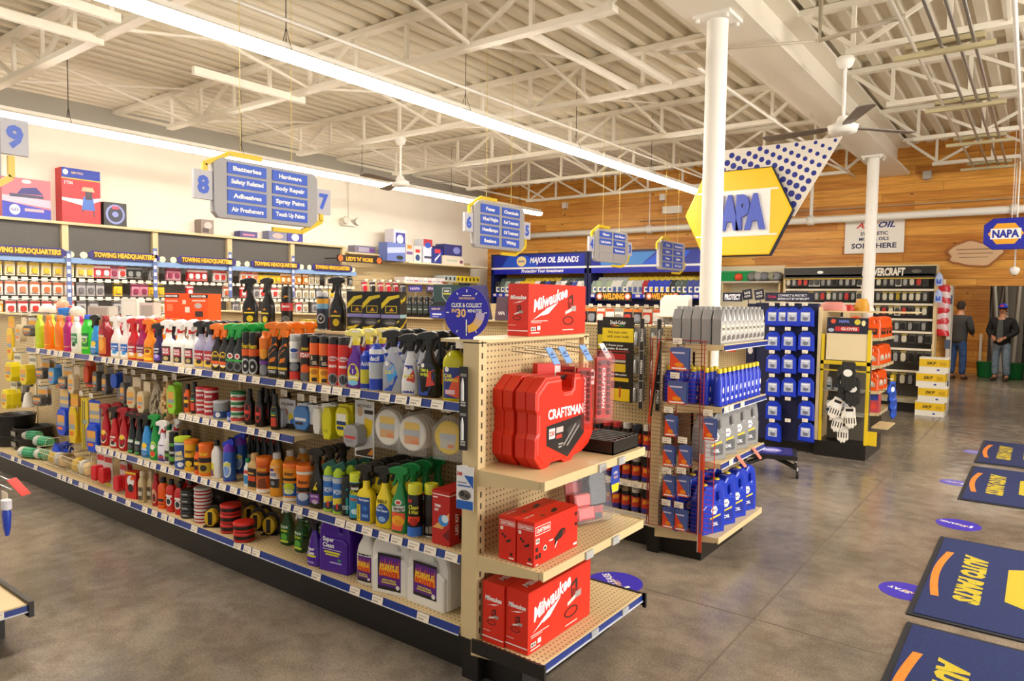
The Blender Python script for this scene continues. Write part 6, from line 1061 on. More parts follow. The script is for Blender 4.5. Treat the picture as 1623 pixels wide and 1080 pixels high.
for i, (px, w_, h_, c, l) in enumerate(((760, .22, .3, '#2c2660', 'tall purple carton behind the round sign'), (800, .14, .2, '#4a2a3c', 'maroon and purple wedge carton right of the round sign'), (815, .08, .14, '#2a50b8', 'small blue pack left of the red carton'))):
    k = MB().add([(-w_/2, -.05, 0), (w_/2, -.05, 0), (w_/2, .05, 0), (-w_/2, .05, 0), (-w_/2, -.02, h_), (w_/2*.6, -.02, h_), (w_/2*.6, .02, h_), (-w_/2, .02, h_)], [(0, 1, 5, 4), (1, 2, 6, 5), (2, 3, 7, 6), (3, 0, 4, 7), (4, 5, 6, 7), (0, 3, 2, 1)], M(c, .4)); k.text('NAPA', 0, h_*.3, .03, WHT, lambda u, v, d=0: (u, -.05-d+v*.1, v), wid=w_*.5); o_ = k.build('product_box'); o_.location = (px_x(px, 4.8, 1.6), 4.8, Z2); tag(o_, l+' on the second rack', 'box')
# creeper stool on casters between the racks
t = empty('creeper_stool', (-2.1, 7.1, 0), .3, 'low black rolling stool with a printed purple top on casters', 'stool')
s = MB().box(-.24, .24, -.2, .2, .17, .21, BLK); s.build('frame', t); s = MB().box(-.2, .2, -.17, .17, .21, .22, M('#2c2a78', .3)); art(s, flat_top(.22), [('e', 0, 0, .1, .1, '#8a84c8'), ('t', 'NAPA', 0, 0, .05, '#e8e8f0', 0, .15)]); s.build('seat', t)
s = MB()
for sx, sy in ((-1, -1), (1, -1), (1, 1), (-1, 1)):
    s.bar((0, 0, .17), (sx*.24, sy*.2, .1), .04, .03, BLK)
    w_ = MB(); w_.add(*[*MB().cyl(-.012, .012, .035, CHROME, seg=16).__dict__.values()][:2], BLK, True, lambda x, y, z, sx=sx, sy=sy: (sx*.24+z, sy*.2+x, .036+y)); w_.tube([(sx*.24, sy*.2, .04), (sx*.24, sy*.2, .11)], .01, CHROME, 8); w_.build('caster', t)
s.build('leg_frame', t)
# ================================================================ THIRD RACK: blue bags, welding goods
g3 = empty('shelving_rack', (0, 0, 0), 0, 'third rack with dark blue pegboard of bagged parts and welding goods', 'store shelving')
MB().box(-9, -2.68, 8.36, 8.4, .1, 1.62, PEG).build('pegboard_panel', g3); MB().box(-2.68, -1.99, 8.3, 8.36, .1, 1.68, PEGN).build('blue_pegboard', g3)
MB().box(-9, -1.98, 8.34, 9.1, 0, .12, BLK).build('kick_plate', g3); MB().box(-9, -2.0, 8.4, 8.9, 1.58, 1.6, TAN).build('top_cap', g3)
def header(x0, x1, z0, z1, col, txt, tc, label, Y=8.22, badge=None, sub=None, kindn='header_sign'):
    w_ = x1-x0; h_ = z1-z0; s = MB().box(0, w_, -.006, 0, 0, h_, M(col, .4)); T = flat_xz(-.0065)
    if sub: s.text(txt, w_*.58, h_*.68, h_*.26, M(tc), T, wid=w_*.6, shear=.2); s.text(sub, w_*.6, h_*.3, h_*.24, M(tc), T, wid=w_*.66, shear=.2); s.text('Carlyle', w_*.15, h_*.5, h_*.3, M('#c8285a'), T, wid=w_*.18)
    else: s.text(txt, w_/2, h_/2, h_*.62, M(tc), T, wid=w_*(.58 if badge else .8), bold=.05)
    if badge:
        for u in (h_*.55, w_-h_*.55): s.sheet(ell(u, h_/2, h_*.42, h_*.42, 6), M('#e8622a'), T, .0006); s.sheet(ell(u, h_/2, h_*.25, h_*.25, 12), WHT, T, .001)
    s.box(.01, .03, 0, .1, h_*.3, h_*.7, BLK); o_ = s.build(kindn); o_.location = (x0, Y, z0); return tag(o_, label, 'sign')
def hx(px, Y): return on_y(px, 470, Y).x
header(hx(944, 8.22), hx(1002, 8.22), on_y(970, 477, 8.22).z, on_y(970, 463, 8.22).z, '#1c1712', 'WELDING', '#f0a21c', 'black welding header sign with orange letters, left one', badge=1)
header(hx(1022, 8.22), hx(1078, 8.22), on_y(1050, 477, 8.22).z, on_y(1050, 463, 8.22).z, '#1c1712', 'WELDING', '#f0a21c', 'black welding header sign with orange letters, right one nearer the column', badge=1)
header(hx(1213, 8.22), hx(1289, 8.22), on_y(1250, 478, 8.22).z, on_y(1250, 464, 8.22).z, '#1a1a34', 'CONNECT & PROTECT', '#e8e8ee', 'dark header sign reading connect and protect, above the blue bags', sub='BREAKOUT BY INTERCEPT')
header(hx(1146, 8.22), hx(1177, 8.22), on_y(1160, 478, 8.22).z, on_y(1160, 464, 8.22).z, '#1a1a34', 'PROTECT', '#e8e8ee', 'dark header sign reading protect, just right of the near column')
for i, px in enumerate((1178, 1197)):
    s = MB().box(-.055, .055, -.004, 0, 0, .12, M('#1d1c2c', .4)); s.text('SAVE', 0, .08, .028, WHT, flat_xz(-.0045), wid=.07).text('NOW', 0, .04, .024, WHT, flat_xz(-.0045), wid=.07).box(-.004, .004, 0, .004, -.14, 0, BLK).box(-.004, .004, 0, .14, -.14, -.132, BLK)
    o_ = s.build('shelf_talker'); o_.location = (px_x(px+6, 8.2, 1.75), 8.24, 1.715); o_.rotation_euler.y = -.15; tag(o_, f'small tilted dark sign with white words, {"left" if i == 0 else "right"} of the pair above the third rack', 'sign')
b = MB().shape((((-.075, -.19), (.075, -.2), (.07, -.04), (.03, 0), (-.03, 0), (-.07, -.04)),), .03, .008, M('#1b37b8', .2), lambda u, v, q: (u, q, v)); l = MB(); art(l, flat_xz(-.0155), [('r', -.05, -.15, .05, -.05, '#aeb6c8'), ('e', 0, -.12, .03, .022, '#6a6e80'), ('r', -.04, -.075, .04, -.06, '#e8eaf0'), ('e', .01, -.09, .02, .014, '#c8ccd8')]); kit('bbag', 'parts_bag', 'parts bag', [('bag', b), ('label', l)])
cols = (1226, 1251, 1278); ysr = (488, 527, 563, 600, 637, 671); RN = ('top', 'second', 'third', 'fourth', 'fifth', 'lowest')
for r_, py in enumerate(ysr):
    for c_, px in enumerate(cols):
        for dx_ in ((-8, 6) if (r_, c_) == (0, 1) else (0,)):
            P = on_y(px+dx_, py, 8.18); hook(g3, P.x, 8.12, 8.3, P.z+.01)
            if (r_, c_) in ((4, 1), (5, 1)): continue
            put('bbag', (P.x, 8.17, P.z), RR.uniform(-.12, .12), f'blue bag of parts, {RN[r_]} row, {["left", "middle", "right"][c_]} column of the blue pegboard'+(f', {"left" if dx_ < 0 else "right"} of two' if dx_ else ''), 'blue bags of parts on the pegboard')
            put('bbag', (P.x, 8.21, P.z), RR.uniform(-.12, .12), f'blue bag behind the {RN[r_]} row, {["left", "middle", "right"][c_]} column front bag', 'blue bags of parts behind the front ones')
s = MB().box(0, .1, -.006, 0, 0, 1.55, M('#191a3a', .35)); art(s, flat_xz(-.0065, .05, .8), [('r', -.04, .6, .04, .62, '#e8e8f0'), ('r', -.04, .55, .04, .57, '#e8e8f0'), ('e', 0, .35, .035, .05, '#c86a8a'), ('e', 0, .2, .03, .04, '#e0d8d0'), ('p', [(-.04, -.2), (.03, -.14), (.04, -.18), (-.03, -.25)], '#d83a3a'), ('p', [(-.04, -.3), (.04, -.26), (.04, -.29), (-.04, -.33)], '#d83a3a'), ('e', 0, 0, .03, .03, '#d8ccc0'), ('p', [(-.04, -.5), (.03, -.44), (.04, -.5), (-.02, -.56)], '#d83a3a'), ('e', .01, -.66, .035, .03, '#d8d8d8')])
o_ = s.build('poster_panel'); o_.location = (-2.77, 8.28, .12); tag(o_, 'tall narrow dark poster with parts pictures at the left of the blue bags', 'poster')
WC = [('#e8e2dc', '#c85a2c'), ('#1d1b1e', '#8a8c94'), ('#e6e0d8', '#9a9488'), ('#d8401c', '#e8e0d8'), ('#262230', '#c8443a')]
for i, (a, c) in enumerate(WC): carded('w_%d' % i, .12, .2, a, nm='welding_pack', items= [('r', -.06, .06, .06, .1, '#e07a2c' if i in (1, 4) else c), ('e', 0, -.02, .035, .04, c), ('r', -.04, -.08, .03, -.07, '#8a8680')], blob=(0, -.02, .08, .09, .03, c if i != 0 else '#d8d4cc'))
WD = ('white and orange', 'black and grey', 'white and beige', 'orange', 'dark and red')
x = -5.9; i = 0; its = {}
while x < -2.8:
    for zi, z in enumerate((1.58, 1.3)):
        k = (i*7+zi*3) % 5 if x < -3.4 else (0, 2, 1, 3, 4)[(i+zi) % 5]; hook(g3, x, 8.16, 8.36, z+.01)
        put('w_%d' % k, (x, 8.19, z), RR.uniform(-.1, .1), f'{WD[k]} carded pack hanging in the {["upper", "lower"][zi]} row of the welding section', f'{WD[k]} packs in the {["upper", "lower"][zi]} welding row')
    x += .135; i += 1
s = MB(); 
for i in range(7): s.box(0, .36, i*.02, i*.02+.004, 0, .2+.01*i, M('#e8e2d8', .5))
o_ = s.build('card_stack'); o_.location = (-3.75, 8.0, 1.5); tag(o_, 'stack of large white cards standing among the welding goods', 'card'); MB().box(-3.8, -3.35, 8.0, 8.36, 1.49, 1.499, TAN).build('shelf', g3)
# display at the end of the third rack: yellow frame, gloves, small bottles
YEL = M('#d8b81c', .4); d3 = empty('display_stand', (-1.97, 8.24, 0), 0, 'yellow framed display with gloves and small bottles beside the blue bags', 'display stand')
MB().box(.0, .52, .0, .9, 0, .17, BLK).build('base', d3); MB().box(0, .035, -.01, .03, .17, 1.64, TAN).box(.0, .03, .0, .9, .17, 1.6, PEGY).build('back_frame', d3)
f = MB().box(.04, .07, -.012, .02, .17, 1.35, YEL).box(.5, .53, -.012, .02, .17, 1.4, YEL).box(.04, .53, -.012, .02, 1.02, 1.06, YEL).box(.04, .53, -.012, .02, .95, .965, YEL); f.build('yellow_frame', d3)
MB().box(.07, .5, .25, .27, .17, 1.4, M('#5c564c', .5)).build('rear_panel', d3); MB().box(.09, .5, -.004, .25, 1.07, 1.36, M('#d8c69c', .5)).build('beige_bin', d3)
s = MB().box(.09, .5, -.01, 0, 1.36, 1.53, M('#1c1c30', .4)); art(s, flat_xz(-.0105, .295, 1.445), [('e', -.14, .045, .025, .025, '#d8502c'), ('t', 'NAPA', -.03, .045, .03, '#7a8ae0', 0, .1), ('e', .1, .04, .03, .03, '#c8b83a'), ('e', .16, .03, .02, .03, '#e8d8a0'), ('r', -.12, -.06, .12, -.01, '#b8242c'), ('e', -.16, -.05, .03, .02, '#a8b0c0'), ('t', 'GLOVES', .02, -.035, .03, '#e8dcd0', 0, .16)]); s.build('header', d3)
for z in (.48, .74): MB().box(.07, .5, .0, .25, z-.012, z, M('#9a958a', .4)).build('shelf', d3)
bottle('k_small', '#c8ccd0', '#1a1816', [('r', -.02, .02, .02, .07, '#34486a'), ('r', -.02, .05, .02, .06, '#e8e8e8')], w=.06, d=.05, h=.14, cr=.013)
its = {0: [], 1: []}
for zi, z in enumerate((.74, .48)):
    for i in range(3): its[zi].append((put('k_small', (-1.97+.12+i*.085, 8.3, z+.001), .1), 'small clear bottle with black cap'))
relabel(its[0], 'on the upper glove display shelf'); relabel(its[1], 'on the lower glove display shelf')
def glove(key, palm, back, name='work_glove'):
    fing = [(-.045, -.11), (-.045, -.2), (-.035, -.21), (-.025, -.2), (-.024, -.125), (-.02, -.125), (-.02, -.22), (-.01, -.232), (0, -.22), (.002, -.125), (.006, -.125), (.008, -.215), (.018, -.226), (.028, -.213), (.026, -.12), (.03, -.12), (.036, -.19), (.045, -.198), (.053, -.188), (.05, -.1), (.05, -.02), (.04, 0), (-.04, 0), (-.045, -.03), (-.07, -.06), (-.085, -.11), (-.08, -.122), (-.068, -.118), (-.055, -.09)]
    b = MB().shape((tuple(fing),), .024, .007, M(palm, .7), lambda u, v, q: (u, q, v)); l = MB(); art(l, flat_xz(-.0125), [('r', -.035, -.05, .04, -.02, back), ('e', 0, -.085, .035, .03, '#e8e4dc')]+[('r', -.04+.026*i, -.18, -.03+.026*i, -.12, back) for i in range(4)])
    kit(key, name, 'glove', [('glove', b), ('back_print', l)])
glove('gl_black', '#1c1a18', '#2c2a28'); glove('gl_white', '#e4ddd0', '#1c1916'); glove('gl_blue', '#1d4cb8', '#1a2e60')
for i, (px, py, k, l, z_) in enumerate(((1345, 575, 'gl_black', 'black work glove, upper one on the glove display', 0), (1352, 600, 'gl_black', 'black work glove, lower one on the glove display', 0), (1340, 590, 'gl_black', 'black work glove, leftmost on the glove display', 0), (1330, 632, 'gl_white', 'white and black work glove, upper left of four on the display', .3), (1346, 645, 'gl_white', 'white and black work glove, right of four on the display', -.1), (1332, 652, 'gl_white', 'white and black work glove, middle of four on the display', .2), (1336, 668, 'gl_white', 'white and black work glove, lowest of four on the display', 0))):
    Y_ = 8.13+.02*i; P = on_y(px, py, Y_); o_ = put(k, (P.x, Y_, P.z), .0, l, 'work gloves on the display', 1.0 if k == 'gl_white' else 1.3); o_.rotation_euler.y = z_
MB().tube([(.42, .1, .99), (.42, -.14, .98)], .004, CHROME).tube([(.36, .1, .62), (.36, -.12, .62)], .004, CHROME).build('peg_hook', d3)
for i in range(3):
    o_ = put('gl_blue', (-1.3, 8.75+.07*i, .82-.1*i), PI2-.4, f'blue and black work glove, {["upper", "middle", "lower"][i]} of three at the side of the glove display', 'blue gloves', .95)
MB().box(.5, .66, .4, .9, .3, .315, TAN).tube([(.5, .55, .85), (.68, .55, .85)], .004, CHROME).tube([(.5, .7, .7), (.68, .7, .7)], .004, CHROME).build('side_shelf', d3)
MB().box(.5, .62, .02, .03, .17, .32, YEL).build('yellow_corner', d3)
# small goods on top of the third rack end
for i, (px, py, w_, h_, c, l) in enumerate(((1320, 496, .3, .1, '#d88a80', 'pink and red folded pack'), (1310, 500, .2, .06, '#2a2624', 'black pack'), (1345, 500, .12, .07, '#b8281c', 'red pack'), (1366, 485, .16, .14, '#c8901c', 'amber and clear bagged pack'), (1368, 500, .24, .06, '#e8d8d0', 'white and pink flat pack'))):
    P = on_y(px, py, 8.6+.1*i); k = MB().loft([(0, w_/2, .05), (h_*.5, w_/2*.95, .05), (h_, w_/2*.6, .03)], M(c, .4), 10, 3); o_ = k.build('wrapped_pack'); o_.location = (P.x, 8.6+.1*i, 1.601); tag(o_, l+' lying on top of the glove display rack', 'pack')
MB().box(-1.97, -1.1, 8.5, 9.2, 1.585, 1.6, TAN).build('top_shelf', g3)
# ================================================================ FOURTH RACK END: orange hand-cleaner jugs
g4 = empty('end_cap_rack', (0, 0, 0), 0, 'end rack with orange hand cleaner jugs, in front of the tool wall', 'store shelving')
MB().box(-2.12, -2.09, 10.2, 11.2, .1, 1.62, PEGY).build('pegboard_panel', g4); MB().box(-2.12, -2.05, 10.14, 10.2, .1, 1.64, TAN).build('upright', g4); MB().box(-2.1, -1.78, 10.3, 11.2, 0, .2, BLK).build('base', g4)
ZJ = [on_x(1400, y, -1.72).z for y in (534, 575, 613)]+[.26]
for z in ZJ: lip_shelf(g4, 10.16, 11.2, -1.66, -2.1, z, axis='Y', blue=False, tags=(z < 1.3), dens=.5)
jug('j_or', '#e8581c', '#e8501c', [('r', -.06, .04, .06, .12, '#2c2420'), ('t', 'GOJO', 0, .09, .03, '#e8581c', 0, .08)], w=.17, d=.13, h=.27, style=1, nm='hand_cleaner_jug'); jug('j_or2', '#e8581c', '#e8501c', [('r', -.06, .05, .06, .1, '#b8a08c'), ('e', 0, .1, .04, .03, '#d8d0c0')], w=.17, d=.13, h=.25, style=1, nm='hand_cleaner_jug')
for zi, z in enumerate(ZJ[:3]):
    its = []
    for i, (x_, y_) in enumerate(((-1.99, 10.27), (-1.78, 10.27), (-1.75, 10.5), (-1.75, 10.73), (-1.75, 10.96))):
        if zi == 2 and i == 4: continue
        put('j_or' if zi == 0 else 'j_or2', (x_, y_, z+.001), .1 if i < 2 else PI2-.3, f'orange hand cleaner jug on the {["top", "second", "third"][zi]} shelf, {["back left", "front left", "second along", "third along", "last along"][i]}', 'orange hand cleaner jugs')
for i, (x_, c, l) in enumerate(((-2.0, '#b8342c', 'red and blue carton on the low shelf under the orange jugs, left'), (-1.85, '#6ab0e0', 'light blue carton on the low shelf under the orange jugs'), (-1.72, '#c84a54', 'red and white carton on the low shelf under the orange jugs, right'))):
    k = MB().box(-.06, .06, -.08, .08, 0, .28, M(c, .4)); art(k, flat_xz(-.08, 0, .14), [('r', -.05, .02, .05, .1, '#3a4a9a' if i != 1 else '#7ac0ec'), ('e', 0, -.06, .03, .04, '#e8503a' if i != 1 else '#6ab0e0')]); o_ = k.build('product_box'); o_.location = (x_, 10.28, .262); tag(o_, l, 'box')
k = MB().box(-1.66, -1.64, 11.0, 11.15, .27, .7, YEL); k.build('yellow_strip', g4)
# ================================================================ PINE WALL: oil rack, tool rack, signs
ROYAL = M('#15289a', .35); DKB = M('#101a4c', .4)
def oil_rack(x0, x1, label, banner):
    r = empty('oil_rack', (x0, 12.55, 0), 0, label, 'store shelving'); w_ = x1-x0
    MB().box(0, .07, 0, .5, 0, 2.68, DKB).box(w_-.07, w_, 0, .5, 0, 2.68, DKB).box(0, w_, .46, .5, .1, 2.1, DKB).build('frame', r)
    h = MB().box(.07, w_-.07, 0, .06, 2.4, 2.66, ROYAL).box(.02, w_-.02, -.01, .07, 2.36, 2.4, WHT).box(.02, w_-.02, 0, .06, 2.25, 2.36, M('#1420a8', .35)).box(0, w_, -.01, .5, 2.66, 2.7, DKB)
    T = flat_xz(0)
    if banner:
        art(h, T, [('p', [(.3, 2.41), (1.3, 2.41), (1.0, 2.65), (.5, 2.65)], '#1c50c8'), ('e', .85, 2.53, .13, .11, '#e8d08a'), ('t', 'NAPA', .85, 2.53, .06, '#1c3a9c', 0, .18), ('t', 'MAJOR OIL BRANDS', 1.7, 2.53, .12, '#f0f2f8', .25, 1.25), ('t', 'Protecting Your Investment', 1.4, 2.305, .07, '#f0f2f8', .2, 1.1)])
    else: art(h, T, [('p', [(.3, 2.41), (1.2, 2.41), (1.5, 2.65), (.2, 2.65)], '#3f8ad8'), ('p', [(1.2, 2.41), (2.0, 2.41), (2.2, 2.65), (1.6, 2.65)], '#1a5ae0')])
    h.build('header', r)
    for z in (1.82, 1.4, .95, .5): MB().box(.07, w_-.07, 0, .46, z-.02, z, M('#2434a8', .4)).box(.07, w_-.07, -.01, 0, z-.08, z+.01, M('#1c2cb4', .35)).build('shelf', r)
    return r
xa, xm, xb = hx(778, 12.55), hx(931, 12.55), hx(1119, 12.55)
oa = oil_rack(xa, xm-.01, 'blue oil rack with the major oil brands header, left of the pair', True); ob = oil_rack(xm+.01, xb, 'blue oil rack with plain blue header, right of the pair', False)
OC = [('#8f9a92', 'grey green'), ('#9fae8c', 'pale green'), ('#d8d4cc', 'white'), ('#b8b8b4', 'silver'), ('#a81c24', 'red'), ('#1c34b8', 'blue'), ('#4a5a50', 'dark green'), ('#2c3c8c', 'navy'), ('#d8b81c', 'yellow'), ('#1d1f22', 'black')]
for i, (c, n_) in enumerate(OC): jug('o_%d' % i, c, '#d8c02c' if i in (5, 7) else c, [('r', -.05, .04, .05, .15, '#e8e4d8' if i not in (2, 3) else '#5a6a8c'), ('e', 0, .1, .03, .03, '#3a4a9a' if i != 5 else '#e8c83a')], w=.16, d=.1, h=.27, style=0)
seqB = (0, 1, 0, 1, 2, 2, 0, 2, 3, 3, 4, 5, 5, 5, 5, 9, 6, 6, 7, 7)
its = []
n_ = len(seqB); wB = (xb-.12)-(xm+.12)
for i, k in enumerate(seqB): its.append((put('o_%d' % k, (xm+.16+i*wB/n_, 12.62, 1.821), .25), OC[k][1]+' oil jug')); 
relabel(its, 'on the top shelf, right oil rack')
for i, k in enumerate(seqB):
    q = 8 if i > 5 else 3; tag(put('o_%d' % q, (xm+.2+i*wB/n_, 12.8, 1.841+.06), .25), f'{OC[q][1]} oil jug in the back row of the right oil rack', None, OC[q][1]+' oil jugs in the back row, right oil rack')
MB().box(.07, xb-xm-.09, .16, .46, 1.82, 1.9, M('#2434a8', .4)).build('riser', ob)
seqA = (9, 6, 0, 6, 3, 8, 8, 8, 2, 9, 7, 9, 3, 2, 9, 7, 2); wA = (xm-.12)-(xa+.12); its = []
for i, k in enumerate(seqA): its.append((put('o_%d' % k, (xa+.18+i*wA/len(seqA), 12.62, 1.821), .25), OC[k][1]+' oil jug'))
relabel(its, 'on the top shelf, left oil rack')
for i, k in enumerate(seqA):
    q = 8 if 4 < i < 12 else 6; tag(put('o_%d' % q, (xa+.2+i*wA/len(seqA), 12.8, 1.901), .25), f'{OC[q][1]} oil jug in the back row of the left oil rack', None, OC[q][1]+' oil jugs in the back row, left oil rack')
MB().box(.07, xm-xa-.09, .16, .46, 1.82, 1.9, M('#2434a8', .4)).build('riser', oa)
TR = M('#d8384a', .5)
for r_, x0, x1 in ((oa, xa, xm), (ob, xm, xb)):
    x = .12; i = 0
    while x < x1-x0-.12: t = obj('price_tag', PT if i % 5 else PTW, r_); t.location = (x, -.012, 1.79); t.scale = (1.3, 1, 1.3); x += .17; i += 1
# shelf with green tub and grey cans right of the near column
P1, P2 = hx(1147, 12.8), hx(1238, 12.8); zs = on_y(1190, 446, 12.7).z
sh = MB().box(P1, P2, 12.62, 13.07, zs-.03, zs, M('#b5aea0', .5)).box(P1, P1+.02, 12.7, 13.07, zs-.2, zs-.03, TAN).box(P2-.02, P2, 12.7, 13.07, zs-.2, zs-.03, TAN).build('wall_shelf'); tag(sh, 'grey shelf on the cream panel right of the near column', 'shelf')
b = MB().loft([(0, .28, .14), (.16, .31, .17)], M('#12904c', .4), 24, 5, caps=True).loft([(.155, .33, .19), (.185, .33, .19)], M('#12904c', .4), 24, 5); o_ = b.build('green_tub'); o_.location = (px_x(1168, 12.85, zs+.1), 12.84, zs+.001); tag(o_, 'green plastic tub on the shelf right of the near column', 'tub')
o_ = MB().loft([(-.07, .0, .0), (-.05, .06, .06), (0, .075, .075), (.05, .06, .06), (.07, 0, 0)], M('#d84a20', .5), 14).build('orange_ball'); o_.location = (px_x(1172, 12.72, zs+.08), 12.68, zs+.075); tag(o_, 'orange ball shaped item in front of the green tub', 'ball')
its = []
for i, px in enumerate((1193, 1204, 1214, 1226, 1233)):
    k = MB().loft([(-.12, .075, .075), (.1, .08, .08), (.12, .05, .05)], M(('#6a6a64', '#8f8e8a', '#6c6c70', '#8a8a70', '#77767a')[i], .4), 16).loft([(-.125, .05, .05), (-.12, .05, .05)], M('#c8d8b0' if i == 0 else '#d8d4d0'), 16); o_ = k.build('filter_can'); o_.rotation_euler = (PI2, 0, .0); o_.location = (px_x(px, 12.8, zs+.08), 12.8, zs+.085); its.append((tag(o_, None, 'filter can'), 'grey can lying on its side'))
relabel(its, 'beside the green tub')
# tool rack with its many carded rows
X0, X1 = hx(1240, 12.6), hx(1481, 12.6); tr = empty('tool_rack', (0, 0, 0), 0, 'wide dark pegboard rack of carded tools on the pine wall', 'store shelving')
ztop = on_y(1482, 419, 12.6).z
MB().box(X0, X1, 12.95, 13.0, .15, ztop, PEGD).build('pegboard_panel', tr)
for x in (X0, (X0+X1)/2+.1, X1): MB().box(x-.02, x+.02, 12.7, 12.96, 0, ztop, TAN).build('upright', tr)
h = MB().box(X0, X1, 12.66, 12.7, ztop-.2, ztop-.02, M('#26221c', .4)).box(X0, X1, 12.65, 12.7, ztop-.22, ztop-.2, M('#b8982c', .5)).box(X0, X1, 12.65, 12.72, ztop-.02, ztop, TAN)
T = flat_xz(12.66); cx_ = px_x(1408, 12.66, ztop-.1); h.text('POWERCRAFT', px_x(1400, 12.66, ztop-.1), ztop-.105, .12, M('#e8e0d0'), T, wid=.62, bold=.05, shear=.1)
art(h, T, [('e', px_x(1300, 12.66, ztop-.1), ztop-.1, .05, .025, '#f0f0ea'), ('e', px_x(1455, 12.66, ztop-.1)-.02, ztop-.1, .07, .03, '#6a665e')]); h.build('header', tr)
MB().box(X0, X1, 12.55, 12.95, 0, .17, BLK).build('kick_plate', tr); MB().box(X0, X1, 12.5, 12.95, .17, .2, TAN).box(X0, X1, 12.49, 12.5, .15, .215, M('#9c947c', .4)).build('base_deck', tr)
VC = [('#1f1d1b', '#8c8a84', 'black and grey'), ('#2c2a24', '#c8c0a8', 'black and pale'), ('#3a3830', '#1a1816', 'dark'), ('#26241c', '#a8901c', 'black and amber'), ('#1e1c1a', '#b8281c', 'black and red'), ('#d8d4c8', '#3c3a36', 'pale'), ('#45433e', '#9c9c98', 'grey')]
for i, (a, c, n__) in enumerate(VC): carded('v_%d' % i, .085, .17, a, nm='carded_tool', items= [('r', -.04, .05, .04, .075, '#a8923a' if i % 2 else '#5c5848'), ('r', -.03, -.07, .02, -.06, '#8c887c')], blob=(0, -.01, .04+.01*(i % 3), .1, .02, c), hang=.01)
zr = [on_y(1430, y, 12.6).z for y in (437, 461, 484, 508, 528, 555, 590)]; RW_ = ('top', 'second', 'third', 'fourth', 'fifth', 'sixth', 'lowest')
RV = random.Random(21); rails = 0
for r_, z in enumerate(zr):
    MB().box(X0+.02, X1-.02, 12.66, 12.664, z-.004, z+.03, M('#e4d8c0', .5)).build('tag_rail', tr)
    x = X0+.07; step = .094
    while x < X1-.05:
        pxx = 811.5+FPX*Vector((x, 12.6, z-H-.08)).dot(r2)/Vector((x, 12.6, z-H)).dot(fwd)
        big = (r_ >= 4)
        if pxx > 1235 and (r_ < 3 or pxx > 1395) and not (1372 < pxx < 1386):
            k = RV.choice((0, 0, 1, 2, 3, 1, 6, 4, 5)) if r_ < 3 else RV.choice((0, 2, 2, 3, 6, 1)); o_ = put('v_%d' % k, (x, 12.7, z-.005), RV.uniform(-.1, .1), f'{VC[k][2]} carded tool hanging in the {RW_[r_]} row of the dark tool rack', f'{VC[k][2]} carded tools, {RW_[r_]} row of the tool rack', (1.15 if big else 1, 1, (.95 if r_ < 5 else 1.2)))
            kk = MB() if False else None
        x += step*(1.2 if big else 1)
# --- AMSOIL sign, oval wooden plaque, NAPA tools sign, small wall fittings
P = on_y(1340, 350, 13.06); Q = on_y(1432, 400, 13.06); w_ = Q.x-P.x; h_ = P.z-Q.z; s = MB().box(0, w_, -.015, 0, 0, h_, M('#efeae0', .4)); T = flat_xz(-.0155)
art(s, T, [('t', 'AMS', w_*.38, h_*.83, h_*.17, '#c8241c', .3, w_*.38), ('t', 'OIL', w_*.71, h_*.83, h_*.17, '#1c2c7c', .3, w_*.28), ('t', 'SYNTHETIC', w_*.5, h_*.58, h_*.1, '#1c2450', 0, w_*.46), ('t', 'MOTOR OILS', w_*.5, h_*.42, h_*.1, '#1c2450', 0, w_*.5), ('t', 'SOLD HERE', w_*.5, h_*.22, h_*.15, '#1c2450', 0, w_*.76)]); o_ = s.build('wall_sign'); o_.location = (P.x, 13.08, Q.z); tag(o_, 'white motor oil sign with red and blue lettering on the pine wall', 'sign')
P = on_y(1544, 402, 13.0); rr = [(.36*math.cos(a)*(1+.07*math.sin(5*a+1)+.04*math.sin(9*a)), .2*math.sin(a)*(1+.1*math.sin(4*a)+.05*math.sin(7*a+2))) for a in [i/36*6.2832 for i in range(36)]]
s = MB().shape((tuple(rr),), .04, .008, M('#a86a3c', .7), lambda u, v, q: (u, q, v)); s.shape((tuple((u*.93, v*.88) for u, v in rr),), .046, .004, M('#dcb890', .6), lambda u, v, q: (u, q, v)); art(s, flat_xz(-.0235), [('r', -.24, .06, .2, .075, '#8a6a48'), ('r', -.22, 0, .24, .012, '#8a6a48'), ('r', -.2, -.06, .18, -.05, '#8a6a48')]); o_ = s.build('wooden_plaque'); o_.location = (P.x, 13.07, P.z); tag(o_, 'pale irregular log slice plaque on the pine wall above the stockroom door', 'plaque')
P = on_y(1560, 375, 11.6); s = MB(); w_ = 1.9; h_ = .4; out = [(0, .08), (.1, 0), (w_, 0), (w_, h_), (.1, h_), (0, h_-.08)]
s.shape((tuple(out),), .06, .01, M('#1a22a0', .35), lambda u, v, q: (u, q, v)); T = flat_xz(-.0305); s.sheet(ell(.24, .2, .2, .16, 6), M('#e8a21c'), T, .0006); s.sheet(rct(.07, .13, .41, .27), WHT, T, .001); s.text('NAPA', .24, .2, .1, M('#1c2c9c'), T, .0014, wid=.3, bold=.05); s.text('TOOLS', .98, .26, .15, M('#e8b01c'), T, wid=.75, shear=.15, bold=.06); s.sheet([(.52, .08), (1.5, .1), (1.5, .14), (.52, .11)], M('#d8242c'), T, .0008)
o_ = s.build('hanging_sign'); o_.location = (P.x, 11.6, on_y(1575, 395, 11.6).z); 
k = MB()
for x in (.3, 1.6): k.tube([(x, 0, .4), (x, 0, 4.2-o_.location.z)], .004, STEELW, 5)
k.build('hanging_wire', o_); tag(o_, 'blue hanging sign with yellow hexagon logo at the right edge', 'sign')
